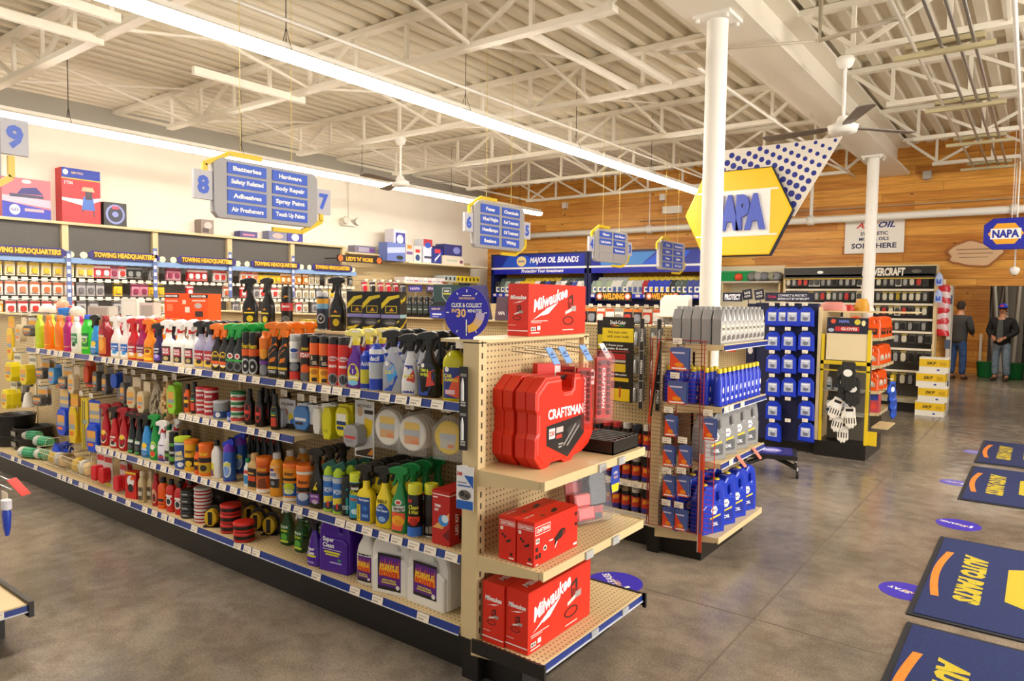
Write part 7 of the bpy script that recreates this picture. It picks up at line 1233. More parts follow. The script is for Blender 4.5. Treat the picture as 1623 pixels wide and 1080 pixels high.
for px, py, l in ((1608, 429, 'white dome camera hanging from a rod at the right edge'),):
    P = on_y(px, py, 11.9); k = MB().loft([(-.07, .0, .0), (-.05, .04, .04), (0, .062, .062), (.03, .06, .06), (.05, .03, .03)], WHT, 18).loft([(-.075, 0, 0), (-.055, .028, .028), (-.045, .03, .03)], BLK, 14); o_ = k.build('security_camera'); o_.location = P; tag(o_, l, 'camera'); MB().tube([(0, 0, .04), (0, 0, 4.2-P.z)], .01, WHT, 8).build('rod', o_)
for px, py, w_, h_, l in ((896, 326, .1, .12, 'small white box on the pine wall beside the middle aisle sign'), (1051, 313, .1, .12, 'small white box on the pine wall left of the hexagon sign'), (1066, 333, .38, .14, 'white emergency light fitting on the pine wall'), (1470, 278, .12, .12, 'grey junction box high on the pine wall near the conduits')):
    P = on_y(px, py, 13.05); k = MB().box(-w_/2, w_/2, -.05, .05, -h_/2, h_/2, M('#e6e0d6' if 'grey' not in l else '#b0aaa0', .4)).loft([(-h_/2-.02, .02, .02), (-h_/2, .03, .03)], M('#8a8680'), 10); o_ = k.build('wall_box'); o_.location = (P.x, 13.04, P.z); tag(o_, l, 'wall box')
P = on_x(552, 355, -10.55); k = MB().box(-.04, .04, -.16, .16, -.04, .04, M('#e0dacc', .4)); o_ = k.build('emergency_light'); o_.location = P; tag(o_, 'twin head emergency light on the white wall behind the aisle signs', 'emergency light')
for s_ in (-.13, .15): MB().loft([(0, .05, .05), (.03, .075, .075), (.06, .06, .06)], M('#c8c2b4', .3), 16, T=lambda x, y, z, s_=s_: (.05+z, s_+x, .05+y)).build('lamp_head', o_)
MB().tube([(0, -.0, .04), (0, 0, .95)], .008, M('#cfc5ae'), 6).build('conduit', o_)
# ---------------------------------------------------------------- hexagon sign with dotted banner
YS = 8.5
def ys(px, py): P = on_y(px, py, YS); return (P.x, P.z)
hexp = [ys(1092, 340), ys(1119, 277), ys(1222, 272), ys(1257, 335), ys(1216, 402), ys(1120, 404)]
c0 = (sum(p[0] for p in hexp)/6, sum(p[1] for p in hexp)/6); loc = lambda p: (p[0]-c0[0], p[1]-c0[1])
a = (hexp[3][0]-hexp[0][0])/2; hh = (hexp[1][1]-hexp[5][1])/2; HX = [(-a, 0), (-a*.62, hh), (a*.62, hh), (a, 0), (a*.62, -hh), (-a*.62, -hh)]
hs = empty('hexagon_sign', (c0[0], YS, c0[1]), 0, 'large yellow hexagon shop sign with dotted banner hanging under the beam', 'sign')
s = MB().shape((tuple((u*1.02, v*1.03) for u, v in HX),), .1, .01, M('#17223c', .4), lambda u, v, q: (u, q+.02, v)).shape((tuple(HX),), .08, .012, M('#f2c40c', .35), lambda u, v, q: (u, q-.02, v)); s.build('hexagon', hs)
s = MB().box(-a*.64, a*.64, -.07, -.06, -hh*.55, hh*.52, M('#f3efe6', .4)).box(-a*.78, a*.78, -.0665, -.06, hh*.5, hh*.54, WHT).box(-a*.78, a*.78, -.0665, -.06, -hh*.57, -hh*.53, WHT); s.build('white_panel', hs)
V, F = curve_mesh('T', ('NAPA', 0, .06, .9), .03, .004); s = MB(); x0 = min(v[0] for v in V); x1 = max(v[0] for v in V); y0 = min(v[1] for v in V); y1 = max(v[1] for v in V)
s.add(V, F, M('#3a50b8', .35), False, lambda x, y, z: (((x-(x0+x1)/2)/(x1-x0))*a*1.14, -.085-z*.6, ((y-(y0+y1)/2)/(y1-y0))*hh*.86)); s.build('lettering', hs)
tri = [loc(ys(1120, 243)), loc(ys(1332, 214)), loc(ys(1257, 342)), loc(ys(1222, 380)), (-a*.5, hh*.6)]
tri = [loc(ys(1128, 240)), loc(ys(1332, 216)), loc(ys(1256, 342)), (a*.5, 0), (-a*.55, hh*.6)]
s = MB().shape((tuple(tri),), .03, .004, M('#e6dfd2', .5), lambda u, v, q: (u, .055+q, v)); s.build('banner', hs)
dm = M('#1f2a8c', .45); s = MB()
def inside(u, v, m):
    n = len(tri); sg = None
    for i in range(n):
        ax, ay = tri[i]; bx_, by = tri[(i+1) % n]; L_ = math.hypot(bx_-ax, by-ay); c = ((bx_-ax)*(v-ay)-(by-ay)*(u-ax))/L_
        if i == 2 or i == 3: continue
        if c > -m: return False
    return True
org = Vector(tri[1])+Vector((-.06, -.03))
for i in range(-26, 30):
    for j_ in range(-30, 30):
        p = org+Vector((.077, -.043))*i+Vector((-.054, -.085))*j_; r_ = min(.041, .017+.024*max(0, (tri[1][0]-p.x)*.45+(tri[1][1]-p.y)*.89)/.85)
        if inside(p.x, p.y, r_*.9) and not (p.x < a*.62 and p.y < hh*.95) and p.y > -hh*.2: s.sheet(ell(p.x, p.y, r_, r_, 14), dm, lambda u, v, d=0: (u, .0395-d, v), .0004)
s.build('dots', hs)
k = MB().tube([(tri[1][0], .04, tri[1][1]), (tri[1][0], .04, 3.79-c0[1])], .004, STEELW, 4).tube([(tri[0][0], .04, tri[0][1]), (tri[0][0], .04, 4.2-c0[1])], .004, STEELW, 4); k.build('hanging_wire', hs)
# ---------------------------------------------------------------- aisle signs (face +X)
def aisle(X, Yc, zc, w_, h_, left, right, rowsL, rowsR, label, blankL=0):
    t = empty('aisle_sign', (X, Yc, zc), 0, label, 'aisle sign', 'hanging aisle signs'); GR = M('#a9a7a8', .4); YL = M('#e8c81c', .35); BL = M('#2c5ad0', .35)
    a = w_/2; b = h_/2; out = ((-a, -b+.03), (-a+.03, -b), (a*.86, -b), (a, -b*.75), (a, b-.03), (a-.03, b), (-a*.86, b), (-a, b*.8))
    MB().shape((out,), .045, .005, GR, lambda u, v, q: (q, u, v)).build('board', t)
    y = MB()
    for sg in (1, -1):
        P = [(-a-.05, b*.35), (-a-.05, b*.75), (-a*.7, b+.04), (-a*.1, b+.04)]
        for i in range(3): y.bar((0, sg*P[i][0], sg*P[i][1]), (0, sg*P[i+1][0], sg*P[i+1][1]), .02, .028, YL)
    y.build('yellow_bracket', t)
    F = lambda u, v, d=0: (.0235+d, u, v)
    for sgn, rows in ((-1, rowsL), (1, rowsR)):
        for i, tx in enumerate(rows):
            cy = b*.72-i*(h_*.235); cu = sgn*a*.42
            p = MB().box(.0235, .028, cu-a*.36, cu+a*.36, cy-h_*.095, cy+h_*.095, BL if tx else GR)
            if tx: p.text(tx, cu, cy, h_*.075, M('#f2f4f8'), lambda u, v, d=0: (.0284+d, u, v), wid=min(a*.6, len(tx)*h_*.062), bold=.05)
            p.build('name_strip', t)
    for sg, n_ in ((-1, left), (1, right)):
        if not n_: continue
        p = MB().box(-.012, .012, sg*(a+.065)-.058, sg*(a+.065)+.058, -.08, .09, M('#c4c2c8', .4)); p.text(n_, sg*(a+.065), .005, .1, BL, lambda u, v, d=0: (.0125+d, u, v), bold=.05); p.build('number_plate', t)
    k = MB()
    for u in (-a*.5, a*.5): k.tube([(0, u, b), (0, u, 4.24-zc)], .0022, M('#d8c060', .5), 4)
    k.build('hanging_wire', t)
    return t
def asz(pxl, pxr, pyt, pyb, X): c = on_x((pxl+pxr)/2, (pyt+pyb)/2, X); l = on_x(pxl, (pyt+pyb)/2, X).y; r = on_x(pxr, (pyt+pyb)/2, X).y; zt = on_x((pxl+pxr)/2, pyt, X).z; zb = on_x((pxl+pxr)/2, pyb, X).z; return (X, (l+r)/2, (zt+zb)/2, r-l, zt-zb)
aisle(*asz(337, 499, 264, 352, -4), '8', '7', ('Batteries', 'Safety Related', 'Adhesives', 'Air Fresheners'), ('Hardware', 'Body Repair', 'Spray Paint', 'Touch Up Paints'), 'aisle sign numbered 8 and 7, nearest full sign')
aisle(*asz(749, 828, 325, 395, -4.2), '6', '5', ('Fuses', 'Wheel Weights', 'Headlamps', 'Sealers'), ('Chemicals', 'Fuel Treatment', 'Oil Treatment', 'Wiring'), 'aisle sign numbered 6 and 5, beside the oil rack')
aisle(*asz(941, 993, 367, 416, -4.2), '4', '3', ('Filters', 'Lubrication', '', ''), ('Oil Filters', 'Gaskets', 'Thermostats', ''), 'grey backed aisle sign in front of the right oil rack')
aisle(*asz(1043, 1083, 384, 428, -4.2), '', '', ('Tools', 'Belts', 'Hoses', 'Cable'), ('Accessories', 'Lamps', 'Lights', 'Air Tools'), 'smallest aisle sign, left of the near column')
aisle(-4, 0.95, 2.42, .58, .5, '', '9', ('Wipers', 'Towing', 'Mirrors', 'Mats'), ('Lamps', 'Trim', 'Tires', 'Covers'), 'aisle sign numbered 9, cut by the left edge')
# ================================================================ WHITE WALL: towing bays
def bay(y0, y1, label, header=True):
    r = empty('wall_bay', (0, 0, 0), 0, label, 'store shelving', 'pegboard bays along the white wall')
    MB().box(-10.5, -10.46, y0, y1, .2, 2.6, PEGG).build('pegboard_panel', r); MB().box(-10.5, -10.4, y1-.04, y1+.04, .1, 2.63, TAN).build('upright', r)
    MB().box(-10.5, -10.36, y0, y1, 2.6, 2.635, TAN).build('top_cap', r); MB().box(-10.5, -10.0, y0, y1, 0, .2, BLK).build('kick_plate', r)
    for z in (.45, .8): MB().box(-10.46, -10.05, y0, y1, z-.03, z, TAN).build('shelf', r)
    if header:
        zc = 2.2; MB().box(-10.08, -10.05, y0, y1, zc-.12, zc-.05, M('#7d9cc8', .4)).box(-10.46, -10.06, y0, y0+.02, zc-.1, zc-.07, CHROME).build('sign_rail', r)
        m = MB(); w_ = (y1-y0)*.78; a = w_/2
        m.shape((((-a, -.02), (-a+.05, -.055), (a-.05, -.055), (a, -.02), (a, .02), (a-.05, .055), (-a+.05, .055), (-a, .02)),), .02, .004, M('#2a2070', .4), lambda u, v, q: (-10.03+q, (y0+y1)/2+u, zc+v)); m.text('TOWING HEADQUARTERS', 0, 0, .062, M('#e8ac1c'), lambda u, v, d=0: (-10.0195+d, (y0+y1)/2+u, zc+v), wid=w_*.86, bold=.05)
        m.sheet(rct(-w_*.44, -.04, w_*.44, .04), M('#3c2a14'), lambda u, v, d=0: (-10.0198+d, (y0+y1)/2+u, zc+v), .0001); m.build('header_sign', r)
        for yy in (y0+.08, y1-.08): q = MB(); q.sheet(ell(0, 0, .05, .045, 8), M('#d8d8b8'), lambda u, v, d=0: (-10.045+d, yy+u, zc-.01+v)); q.build('emblem', r)
    return r
YB = [2.75, 3.95, 5.14, 6.32, 7.5, 8.62]; bays = [bay(YB[i], YB[i+1], f'{["first", "second", "third", "fourth", "fifth"][i]} towing pegboard bay from the left on the white wall') for i in range(5)]
TC = {'yw': ('#e8d8b0', '#d8b01c', 'yellow and white'), 'wo': ('#e8dcd4', '#d8703c', 'white and orange'), 'wr': ('#e8dcd8', '#c8342c', 'white and red'), 'rd': ('#c8242c', '#e8d8d4', 'red'), 'bk': ('#22201e', '#8a8a88', 'black'), 'gy': ('#a8a4a4', '#6a6668', 'grey'), 'yl': ('#e8c020', '#3a3428', 'yellow'), 'cr': ('#e4dccc', '#a89878', 'cream'), 'pk': ('#d8889c', '#8a2a4a', 'dark red and white'), 'or': ('#e88a1c', '#e8d0b0', 'amber')}
for k, (a, c, n__) in TC.items(): carded('t_'+k, .1, .16, a, nm='towing_pack', items= [('r', -.05, .045, .05, .075, c), ('e', 0, -.02, .025, .03, c), ('r', -.04, -.07, .04, -.055, '#8a8078')], blob=(0, -.015, .05, .06, .02, c if k not in ('yl',) else '#e0b020'))
ROWZ = [2.07, 1.83, 1.59, 1.35]
ROWS = {0: (['yw']*9, ['wo']*9, ['wr', 'wr', 'or', 'wr', 'wr', 'wr', 'wr', 'wo', 'wr'], ['wr']*8), 1: (['yw', 'yw', 'rd', 'rd', 'pk', 'wr', 'bk', 'bk', None, 'gy', None], ['gy', 'gy', 'gy', None, 'yl', None, 'pk', 'pk', 'yl', 'yl'], ['gy', 'gy', None, 'gy', 'cr', 'cr', None, 'cr'], ['wr']*6),
        2: (['pk', 'pk', None, 'rd', 'rd', 'rd', None, 'wr', 'wr', None, None], [None, None, 'rd', None, None, None, 'wo', None], ['cr', None, 'cr', None, 'gy'], ['cr']*5), 3: (['wo', 'wr', 'wo', 'yl', 'yl', 'yl', 'yl', 'or', 'or', 'or', 'or'], ['rd', None, 'gy', 'wr', 'wr', 'wr', 'cr', 'wr', 'wr', 'cr'], ['cr', 'wr', None, 'cr', 'cr', 'wr'], ['gy']*7),
        4: (['or', 'cr', 'cr', None, 'cr', 'cr', 'cr', 'cr', 'bk'], ['cr', 'cr', 'gy', 'cr', 'yw', 'cr', 'cr', 'bk'], ['cr', 'gy', 'wo', 'cr', 'gy', 'cr'], ['cr']*6)}
BN = ('first', 'second', 'third', 'fourth', 'fifth'); RNW = ('top', 'second', 'third', 'lowest')
for bi, rows in ROWS.items():
    y0, y1 = YB[bi], YB[bi+1]
    for ri, lst in enumerate(rows):
        z = ROWZ[ri]; n_ = len(lst); tg = MB(); 
        for i in range(11): tg.box(-10.13, -10.126, y0+.05+i*(y1-y0)/11, y0+.05+i*(y1-y0)/11+.07, z+.01, z+.055, TAGM)
        tg.box(-10.126, -10.122, y0+.05, y1-.04, z+.02, z+.03, TAGM).build('tag_row', bays[bi])
        hk = MB()
        for i, k in enumerate(lst):
            y = y0+.09+i*(y1-y0-.14)/max(1, n_-1)
            hk.tube([(-10.46, y, z+.012), (-10.13, y, z+.012)], .004, CHROME, 4)
            if k:
                for jx in range(2): put('t_'+k, (-10.17-.04*jx, y, z), PI2+RR.uniform(-.1, .1), f'{TC[k][2]} carded pack in the {RNW[ri]} row of the {BN[bi]} towing bay', f'{TC[k][2]} packs, {RNW[ri]} row, {BN[bi]} towing bay', 1.05)
        hk.build('hook_row', bays[bi])
# vertical blue-grey strips in the bays
for py_, px in ((410, 110), (405, 247), (410, 366), (415, 466)):
    P = on_x(px, py_, -10.0); k = MB().box(-.004, 0, -.03, .03, -.7, 0, M('#5a6a9c', .4)); art(k, lambda u, v, d=0: (d, u, v), [('r', -.02, -.1*i-.09, .02, -.1*i-.04, '#c8ccdc') for i in range(6)]); o_ = k.build('clip_strip'); o_.location = (-10.02, P.y, P.z+.1); tag(o_, f'blue merchandise strip hanging in front of the {BN[[110, 247, 366, 466].index(px)+1] if px != 110 else "second"} towing bay', 'strip')
# boxes on top of the bays
def topbox(px0, px1, py0, py1, c, items, l, X=-10.4, lean=0, zb=2.636, deep=.18):
    y0, y1 = on_x(px0, py1, X).y, on_x(px1, py1, X).y; h_ = on_x((px0+px1)/2, py0, X).z-on_x((px0+px1)/2, py1, X).z; w_ = y1-y0
    k = MB().box(-deep, 0, -w_/2, w_/2, 0, h_, M(c, .4)); art(k, lambda u, v, d=0: (d, u*w_, (v+.5)*h_), items); o_ = k.build('product_box'); o_.location = (X, (y0+y1)/2, zb); return tag(o_, l, 'box')
topbox(4, 81, 283, 346, '#d86a78', [('p', [(-.5, -.5), (.5, -.5), (.5, -.25), (-.5, -.1)], '#2c3cb8'), ('p', [(-.5, -.1), (.5, -.2), (.5, 0), (-.5, .05)], '#c8b4c8'), ('p', [(-.2, .1), (.35, .12), (.2, .3), (-.1, .25)], '#2a2c7c'), ('r', -.35, .02, .35, .1, '#3a3a5c'), ('e', -.25, -.3, .11, .13, '#f0ece8'), ('t', 'NAPA', -.25, -.3, .09, '#2c3a9c', 0, .16), ('r', -.05, -.32, .35, -.25, '#e8a8b0'), ('e', 0, .42, .1, .05, '#e8dcd8')], 'large pink and blue winch carton on top of the first towing bay', deep=.15)
topbox(99, 160, 270, 355, '#d8202c', [('r', -.5, .32, .5, .5, '#1c3ab0'), ('r', -.5, .3, .5, .32, '#e8c03a'), ('e', -.4, .42, .07, .05, '#f0e8dc'), ('t', 'NAPA TOOLS', -.1, .42, .04, '#e8c87a', 0, .3), ('t', '5 TON', -.33, .23, .06, '#f0d8d8', 0, .22), ('p', [(-.5, -.1), (.1, -.18), (.5, -.05), (.5, -.0), (.1, -.06), (-.5, -.05)], '#f4e4e4'), ('p', [(.0, -.25), (.35, -.25), (.3, 0), (.05, 0)], '#3a6ac0'), ('r', .1, -.05, .28, .12, '#3a3040'), ('p', [(-.0, .1), (.35, .1), (.3, .18), (.04, .18)], '#e8b08a'), ('r', .02, -.3, .05, -.24, '#22303c'), ('r', .3, -.38, .33, -.24, '#22303c')], 'tall red and blue jack carton on top of the second towing bay', deep=.2)
topbox(165, 201, 321, 358, '#26241f', [('e', 0, 0, .42, .42, '#8a94d0'), ('e', 0, 0, .33, .33, '#2a2c40'), ('e', 0, .0, .14, .12, '#8a94d0'), ('r', -.14, .22, .16, .34, '#d8485c')], 'black square carton with round emblem on top of the second towing bay', deep=.2)
topbox(319, 339, 347, 370, '#8a7a70', [('e', .05, .1, .3, .25, '#c8b8b0'), ('r', -.4, -.4, .1, -.1, '#4a3a34')], 'small brown patterned carton on top of the third bay')
topbox(381, 408, 367, 377, '#4a4480', [('r', -.35, -.2, .35, .1, '#c87a9c')], 'flat purple and pink carton on top of the fourth bay'); topbox(426, 455, 367, 381, '#7a7c9c', [('e', 0, 0, .3, .3, '#c8a8a0')], 'grey blue carton on top of the fourth bay'); topbox(456, 480, 370, 384, '#3a3a9c', [('e', 0, 0, .25, .4, '#e8e4ec')], 'blue carton with white hexagon on top of the fifth bay')
# last stretch of the wall: tan panel, amber sign, shelves of boxes
r5 = empty('wall_bay', (0, 0, 0), 0, 'tan wall section with shelves of boxes near the corner of the store', 'store shelving')
MB().box(-10.55, -10.5, 8.66, 12.35, .2, 2.5, PEGY).build('pegboard_panel', r5); MB().box(-10.5, -10.0, 8.66, 12.35, 0, .2, BLK).build('kick_plate', r5); MB().box(-10.52, -10.3, 8.64, 10.0, 2.5, 2.53, TAN).build('top_cap', r5)
s = MB(); P = on_x(535, 400, -10.1); Q = on_x(606, 418, -10.1); w_ = Q.y-P.y; T = lambda u, v, d=0: (d, u, v)
s.box(-.02, 0, 0, w_, 0, .12, M('#241c14', .4)).text("LED'S 'N' MORE", w_*.48, .06, .07, M('#e8a81c'), T, wid=w_*.6, bold=.05); s.sheet(ell(.07, .06, .06, .06, 6), M('#e0641c'), T, .0006); s.sheet(ell(w_-.08, .06, .07, .06, 6), M('#e0641c'), T, .0006); s.bar((-.4, .02, .06), (0, .02, .06), .015, .015, BLK); s.bar((-.4, w_-.02, .06), (0, w_-.02, .06), .015, .015, BLK)
o_ = s.build('header_sign'); o_.location = (-10.1, P.y, 2.33); tag(o_, 'black and amber lighting sign at the right end of the white wall', 'sign')
topbox(562, 595, 384, 396, '#7a7488', [('r', -.3, -.3, .2, .3, '#a8a0b8'), ('r', .2, -.3, .45, .2, '#7a4a8c')], 'long grey and purple carton on the tan wall section', zb=2.531)
ZS = [on_x(690, y, -10.0).z for y in (418, 447, 462)]
MB().box(-10.5, -9.95, 9.85, 12.3, ZS[0]-.03, ZS[0], M('#e0d0a8', .5)).build('shelf', r5); MB().box(-10.5, -10.05, 9.85, 11.2, ZS[1]-.06, ZS[1]-.03, M('#c8b890', .5)).build('shelf', r5); MB().box(-10.5, -10.05, 11.0, 12.35, ZS[1], ZS[1]+.03, M('#a89870', .5)).build('shelf', r5); MB().box(-10.5, -10.05, 10.9, 12.35, ZS[2]-.03, ZS[2], M('#8a7c5c', .5)).build('shelf', r5)
def sb(px0, px1, py0, py1, c, its_, l, z, X=-10.08): return topbox(px0, px1, py0, py1, c, its_, l, X=X, zb=z, deep=.25)
z0 = ZS[0]+.001
sb(614, 642, 387, 416, '#6a7cc0', [('p', [(-.5, -.1), (.5, 0), (.5, .3), (-.5, .2)], '#b8c4ec'), ('e', .2, -.3, .2, .12, '#3a3c3c')], 'blue and white carton at the left end of the white wall shelf', z0); sb(624, 644, 361, 387, '#e0dae4', [('r', -.35, -.5, .4, .3, '#3a3c9c'), ('e', 0, -.1, .26, .28, '#f0ecf0')], 'white and blue carton standing on the blue carton', z0+.3, X=-10.1)
sb(643, 655, 385, 415, '#d8c8c0', [('r', -.3, .2, .3, .4, '#e08a3a'), ('r', -.4, -.1, .4, .05, '#7a5c9c')], 'narrow orange and white carton on the white wall shelf', z0); sb(656, 668, 389, 415, '#e0d8d0', [('r', -.3, .1, .3, .3, '#c83a3a'), ('e', 0, -.2, .3, .2, '#2c4a7c')], 'narrow red and white carton on the white wall shelf', z0)
sb(671, 685, 377, 415, '#dce0ec', [('r', -.5, .2, .5, .5, '#b83a4c'), ('e', 0, .25, .35, .12, '#3a5ac0'), ('r', -.4, -.3, .4, -.2, '#4a4c60')], 'tall white carton with red top on the white wall shelf', z0); sb(688, 699, 392, 416, '#2c3a8c', [('r', -.4, .2, .4, .45, '#e03a3a'), ('p', [(-.4, -.4), (.4, .1), (.4, .2), (-.4, -.2)], '#e8e8f0')], 'small blue and red carton on the white wall shelf', z0, X=-10.0)
sb(688, 704, 379, 395, '#26265c', [('e', .0, -.1, .35, .35, '#2c44c0')], 'dark blue carton behind the small blue and red one', z0+.16, X=-10.15); sb(704, 732, 382, 404, '#3a3c7c', [('e', .2, .1, .2, .25, '#8a94d8'), ('r', -.5, -.5, .5, -.3, '#c8b898')], 'blue picture carton at the right of the white wall shelf', z0+.14, X=-10.12); sb(701, 735, 404, 418, '#ddd2c0', [('r', -.3, -.1, .2, .1, '#b8c8a8'), ('e', .38, -.1, .08, .2, '#8a4a5c')], 'long pale carton lying at the right of the white wall shelf', z0)
for i in range(6):
    c, n__ = ((('#c8202c'), 'red'), ('#2a2422', 'black'), ('#b83a44', 'dark red'), ('#c82830', 'red'), ('#a02a38', 'dark red'), ('#3a3c4c', 'dark grey'))[i]
    carded('l_%d' % i, .1, .22, '#d8ccc4', nm='lamp_pack', items= [('r', -.05, .05, .05, .09, c)], blob=(0, -.03, .07, .1, .03, c)); 
    for jj in range(2): put('l_%d' % i, (-10.15-.04*jj, 8.9+i*.2, 2.0-.0*i), PI2, f'{n__} carded lamp pack, {["first", "second", "third", "fourth", "fifth", "sixth"][i]} along below the amber sign', 'lamp packs below the amber sign')
    MB().tube([(-10.5, 8.9+i*.2, 2.012), (-10.1, 8.9+i*.2, 2.012)], .004, CHROME, 4).box(-10.1, -10.096, 8.86+i*.2, 8.94+i*.2, 2.0, 2.04, TAGM).build('peg_hook', r5)
for i in range(9):
    y = 9.95+i*.13; k = MB().box(-.3, 0, -.06, .06, 0, .11, M(('#e8e0da', '#dcd4d0')[i % 2], .4)); art(k, T, [('r', -.05, .02, .05, .05, '#b8486a' if i % 3 == 2 else '#a8a4b8')]); o_ = k.build('product_box'); o_.location = (-10.1, y, ZS[1]-.029); tag(o_, 'white lamp carton in the row under the white wall shelf', 'box', 'white lamp cartons under the wall shelf')
for i in range(9):
    y = 11.1+i*.13; k = MB().box(-.3, 0, -.058, .058, 0, .12, M('#e0c41c' if i > 2 else '#b8c0c0', .4)); art(k, T, [('r', -.03, .02, .03, .09, '#3a3820')]); o_ = k.build('product_box'); o_.location = (-10.1, y, ZS[1]+.031); tag(o_, ('yellow' if i > 2 else 'grey')+' bulb carton in the row near the store corner', 'box', ('yellow' if i > 2 else 'grey')+' bulb cartons near the store corner')
for i, (c, n__) in enumerate((('#c83a30', 'red'), ('#d8d0c0', 'white'), ('#d8b81c', 'yellow'), ('#2c2a24', 'black'), ('#2c2a24', 'black'), ('#c8a02c', 'amber'), ('#e0dcd0', 'white'))):
    k = MB().box(-.2, 0, -.07, .07, 0, .2, M(c, .4)); art(k, T, [('e', 0, .1, .04, .05, '#8a8468')]); o_ = k.build('product_box'); o_.location = (-10.1, 11.05+i*.19, ZS[2]+.001); tag(o_, f'{n__} carton on the lower shelf near the store corner, {["first", "second", "third", "fourth", "fifth", "sixth", "seventh"][i]} along', 'box')
# ================================================================ STOCKROOM beyond the opening
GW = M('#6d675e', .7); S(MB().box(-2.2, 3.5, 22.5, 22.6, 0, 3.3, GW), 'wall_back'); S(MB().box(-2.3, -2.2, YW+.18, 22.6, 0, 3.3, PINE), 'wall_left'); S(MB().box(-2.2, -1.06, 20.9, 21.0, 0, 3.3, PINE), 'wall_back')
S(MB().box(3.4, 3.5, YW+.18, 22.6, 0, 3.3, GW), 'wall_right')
j0 = on_y(1509, 455, 12.98); dr = MB().box(-1.2, -1.15, 12.98, 13.3, 0, 1.99, M('#cfc8ba', .5)); S(dr, 'door_1'); hg = MB()
for z in (.35, 1.0, 1.7): S(MB().box(-1.215, -1.14, 12.965, 12.985, z, z+.14, M('#56627c', .4, .4)), 'door_hinge').parent = bpy.data.objects['door_1']
# leaning pipes and pale tubes
its = []
for i, (px, c, r_, tl) in enumerate(((1562, '#57504a', .05, .04), (1569, '#67615a', .045, .1), (1577, '#8d8983', .05, -.12), (1586, '#a8a49c', .06, -.1), (1598, '#7d7870', .05, -.06), (1605, '#a09a8e', .05, .03))):
    P = on_z(px, 597, 0); k = MB().cyl(0, 3.0, r_, M(c, .4, .3), seg=12); o_ = k.build('metal_tube'); o_.location = (on_y(px, 560, 21.8).x, 21.8, 0); o_.rotation_euler = (-.08, tl, 0); its.append((tag(o_, None, 'pipe'), 'tall grey tube leaning'))
relabel(its, 'in the stockroom behind the men')
sr = empty('stockroom_shelf', (-.35, 20.3, 0), 0, 'dark stockroom shelving packed with cartons at the right edge', 'store shelving')
for z in (.3, .8, 1.3, 1.8, 2.3): MB().box(0, 1.6, 0, .5, z-.04, z, M('#4a423a', .5)).build('shelf', sr)
MB().box(0, .05, 0, .5, 0, 2.6, BLK).box(1.55, 1.6, 0, .5, 0, 2.6, BLK).build('upright', sr)
RS = random.Random(4)
for zi, z in enumerate((.3, .8, 1.3, 1.8)):
    for i in range(6):
        c, n__ = RS.choice((('#8a6a48', 'brown'), ('#a88a5c', 'tan'), ('#5c5044', 'dark'), ('#7a3028', 'red'), ('#b8aa90', 'pale'))); h_ = RS.uniform(.2, .36)
        k = MB().box(-.11, .11, -.15, .15, 0, h_, M(c, .6)); art(k, flat_xz(-.15, 0, h_/2), [('r', -.06, -.04, .06, .04, '#d8ccb4')]); o_ = k.build('stock_carton'); o_.location = (-.2+i*.25, 20.5, z+.001); tag(o_, f'{n__} carton on the {["lowest", "second", "third", "top"][zi]} stockroom shelf', 'box', f'{n__} cartons, {["lowest", "second", "third", "top"][zi]} stockroom shelf')
for i, px in enumerate((1564, 1606)):
    P = on_y(px, 590, 19.95); k = MB().loft([(0, .17, .17), (.03, .19, .19), (.36, .22, .22), (.37, .23, .23)], M('#0f7a3c', .4), 24, 3); o_ = k.build('green_bin'); o_.location = (P.x, 20.0, 0); tag(o_, f'green plastic bin on the stockroom floor, {"left" if i == 0 else "right"} of the capped man', 'bin')
k = MB().cyl(0, 1.0, .03, WHT, seg=12); o_ = k.build('white_pipe_stub'); o_.location = (-1.18, 20.6, 0); tag(o_, 'short white pipe standing by the stockroom corner', 'pipe')
# yellow and white boxes stacked by the door
YA = M('#e2b81c', .45); WA = M('#e6e0d2', .45)
for i in range(4):
    k = MB().box(-.19, .19, -.14, .14, 0, .215, WA).box(-.1915, .1915, -.1415, .1415, .085, .2, YA); art(k, flat_xz(-.1425, 0, .14), [('t', 'SKF', -.03, 0, .045, '#2a2414', .2, .13), ('r', .08, -.03, .16, .02, '#c89c14')]); art(k, flat_xz(-.1405, 0, .04), [('e', .06, 0, .02, .014, '#3a4a9a')]); l = MB().box(-.193, .193, -.143, .143, .205, .222, WA)
    r_ = empty('filter_carton', (-1.3+(.02 if i % 2 else -.01), 12.42, .222*i), .02*(i % 2), f'yellow and white carton by the stockroom door, {["lowest", "second up", "third up", "topmost"][i]} of the stack', 'box', 'yellow and white cartons in a stack'); k.build('carton', r_); l.build('lid', r_)
# red bagged pack and blue bottles hanging on the pine wall
k = MB()
for i in range(9): k.loft([(-.06, .08, .05, .03*math.sin(i), 0), (0, .1, .06, 0, 0), (.06, .07, .05, 0, .0)], M(('#c8202c', '#e0c8cc', '#c83a44', '#d8b8bc')[i % 4], .25), 10, 2.4, lambda x, y, z, i=i: (x, y, -.1-i*.085+z))
k.tube([(0, 0, .05), (0, 0, -.05)], .03, M('#e8d8b8'), 8); o_ = k.build('bagged_straps'); P = on_y(1495, 460, 12.9); o_.location = (P.x, 12.95, P.z+.12); tag(o_, 'string of red and clear bagged packs hanging on the pine wall by the door', 'hanging pack')
for i, z in enumerate((1.98, 1.72)):
    P = on_y(1478, 480, 12.6); k = MB().loft([(0, .05, .035), (.12, .055, .04), (.18, .03, .025), (.2, .015, .015)], M('#a8b8e0', .3), 14).box(-.03, .03, -.037, -.03, .03, .1, M('#3a5ac0')); o_ = k.build('bottle'); o_.location = (X1+.05, 12.62, z); tag(o_, f'pale blue bottle hung at the right edge of the tool rack, {["upper", "lower"][i]}', 'bottle')
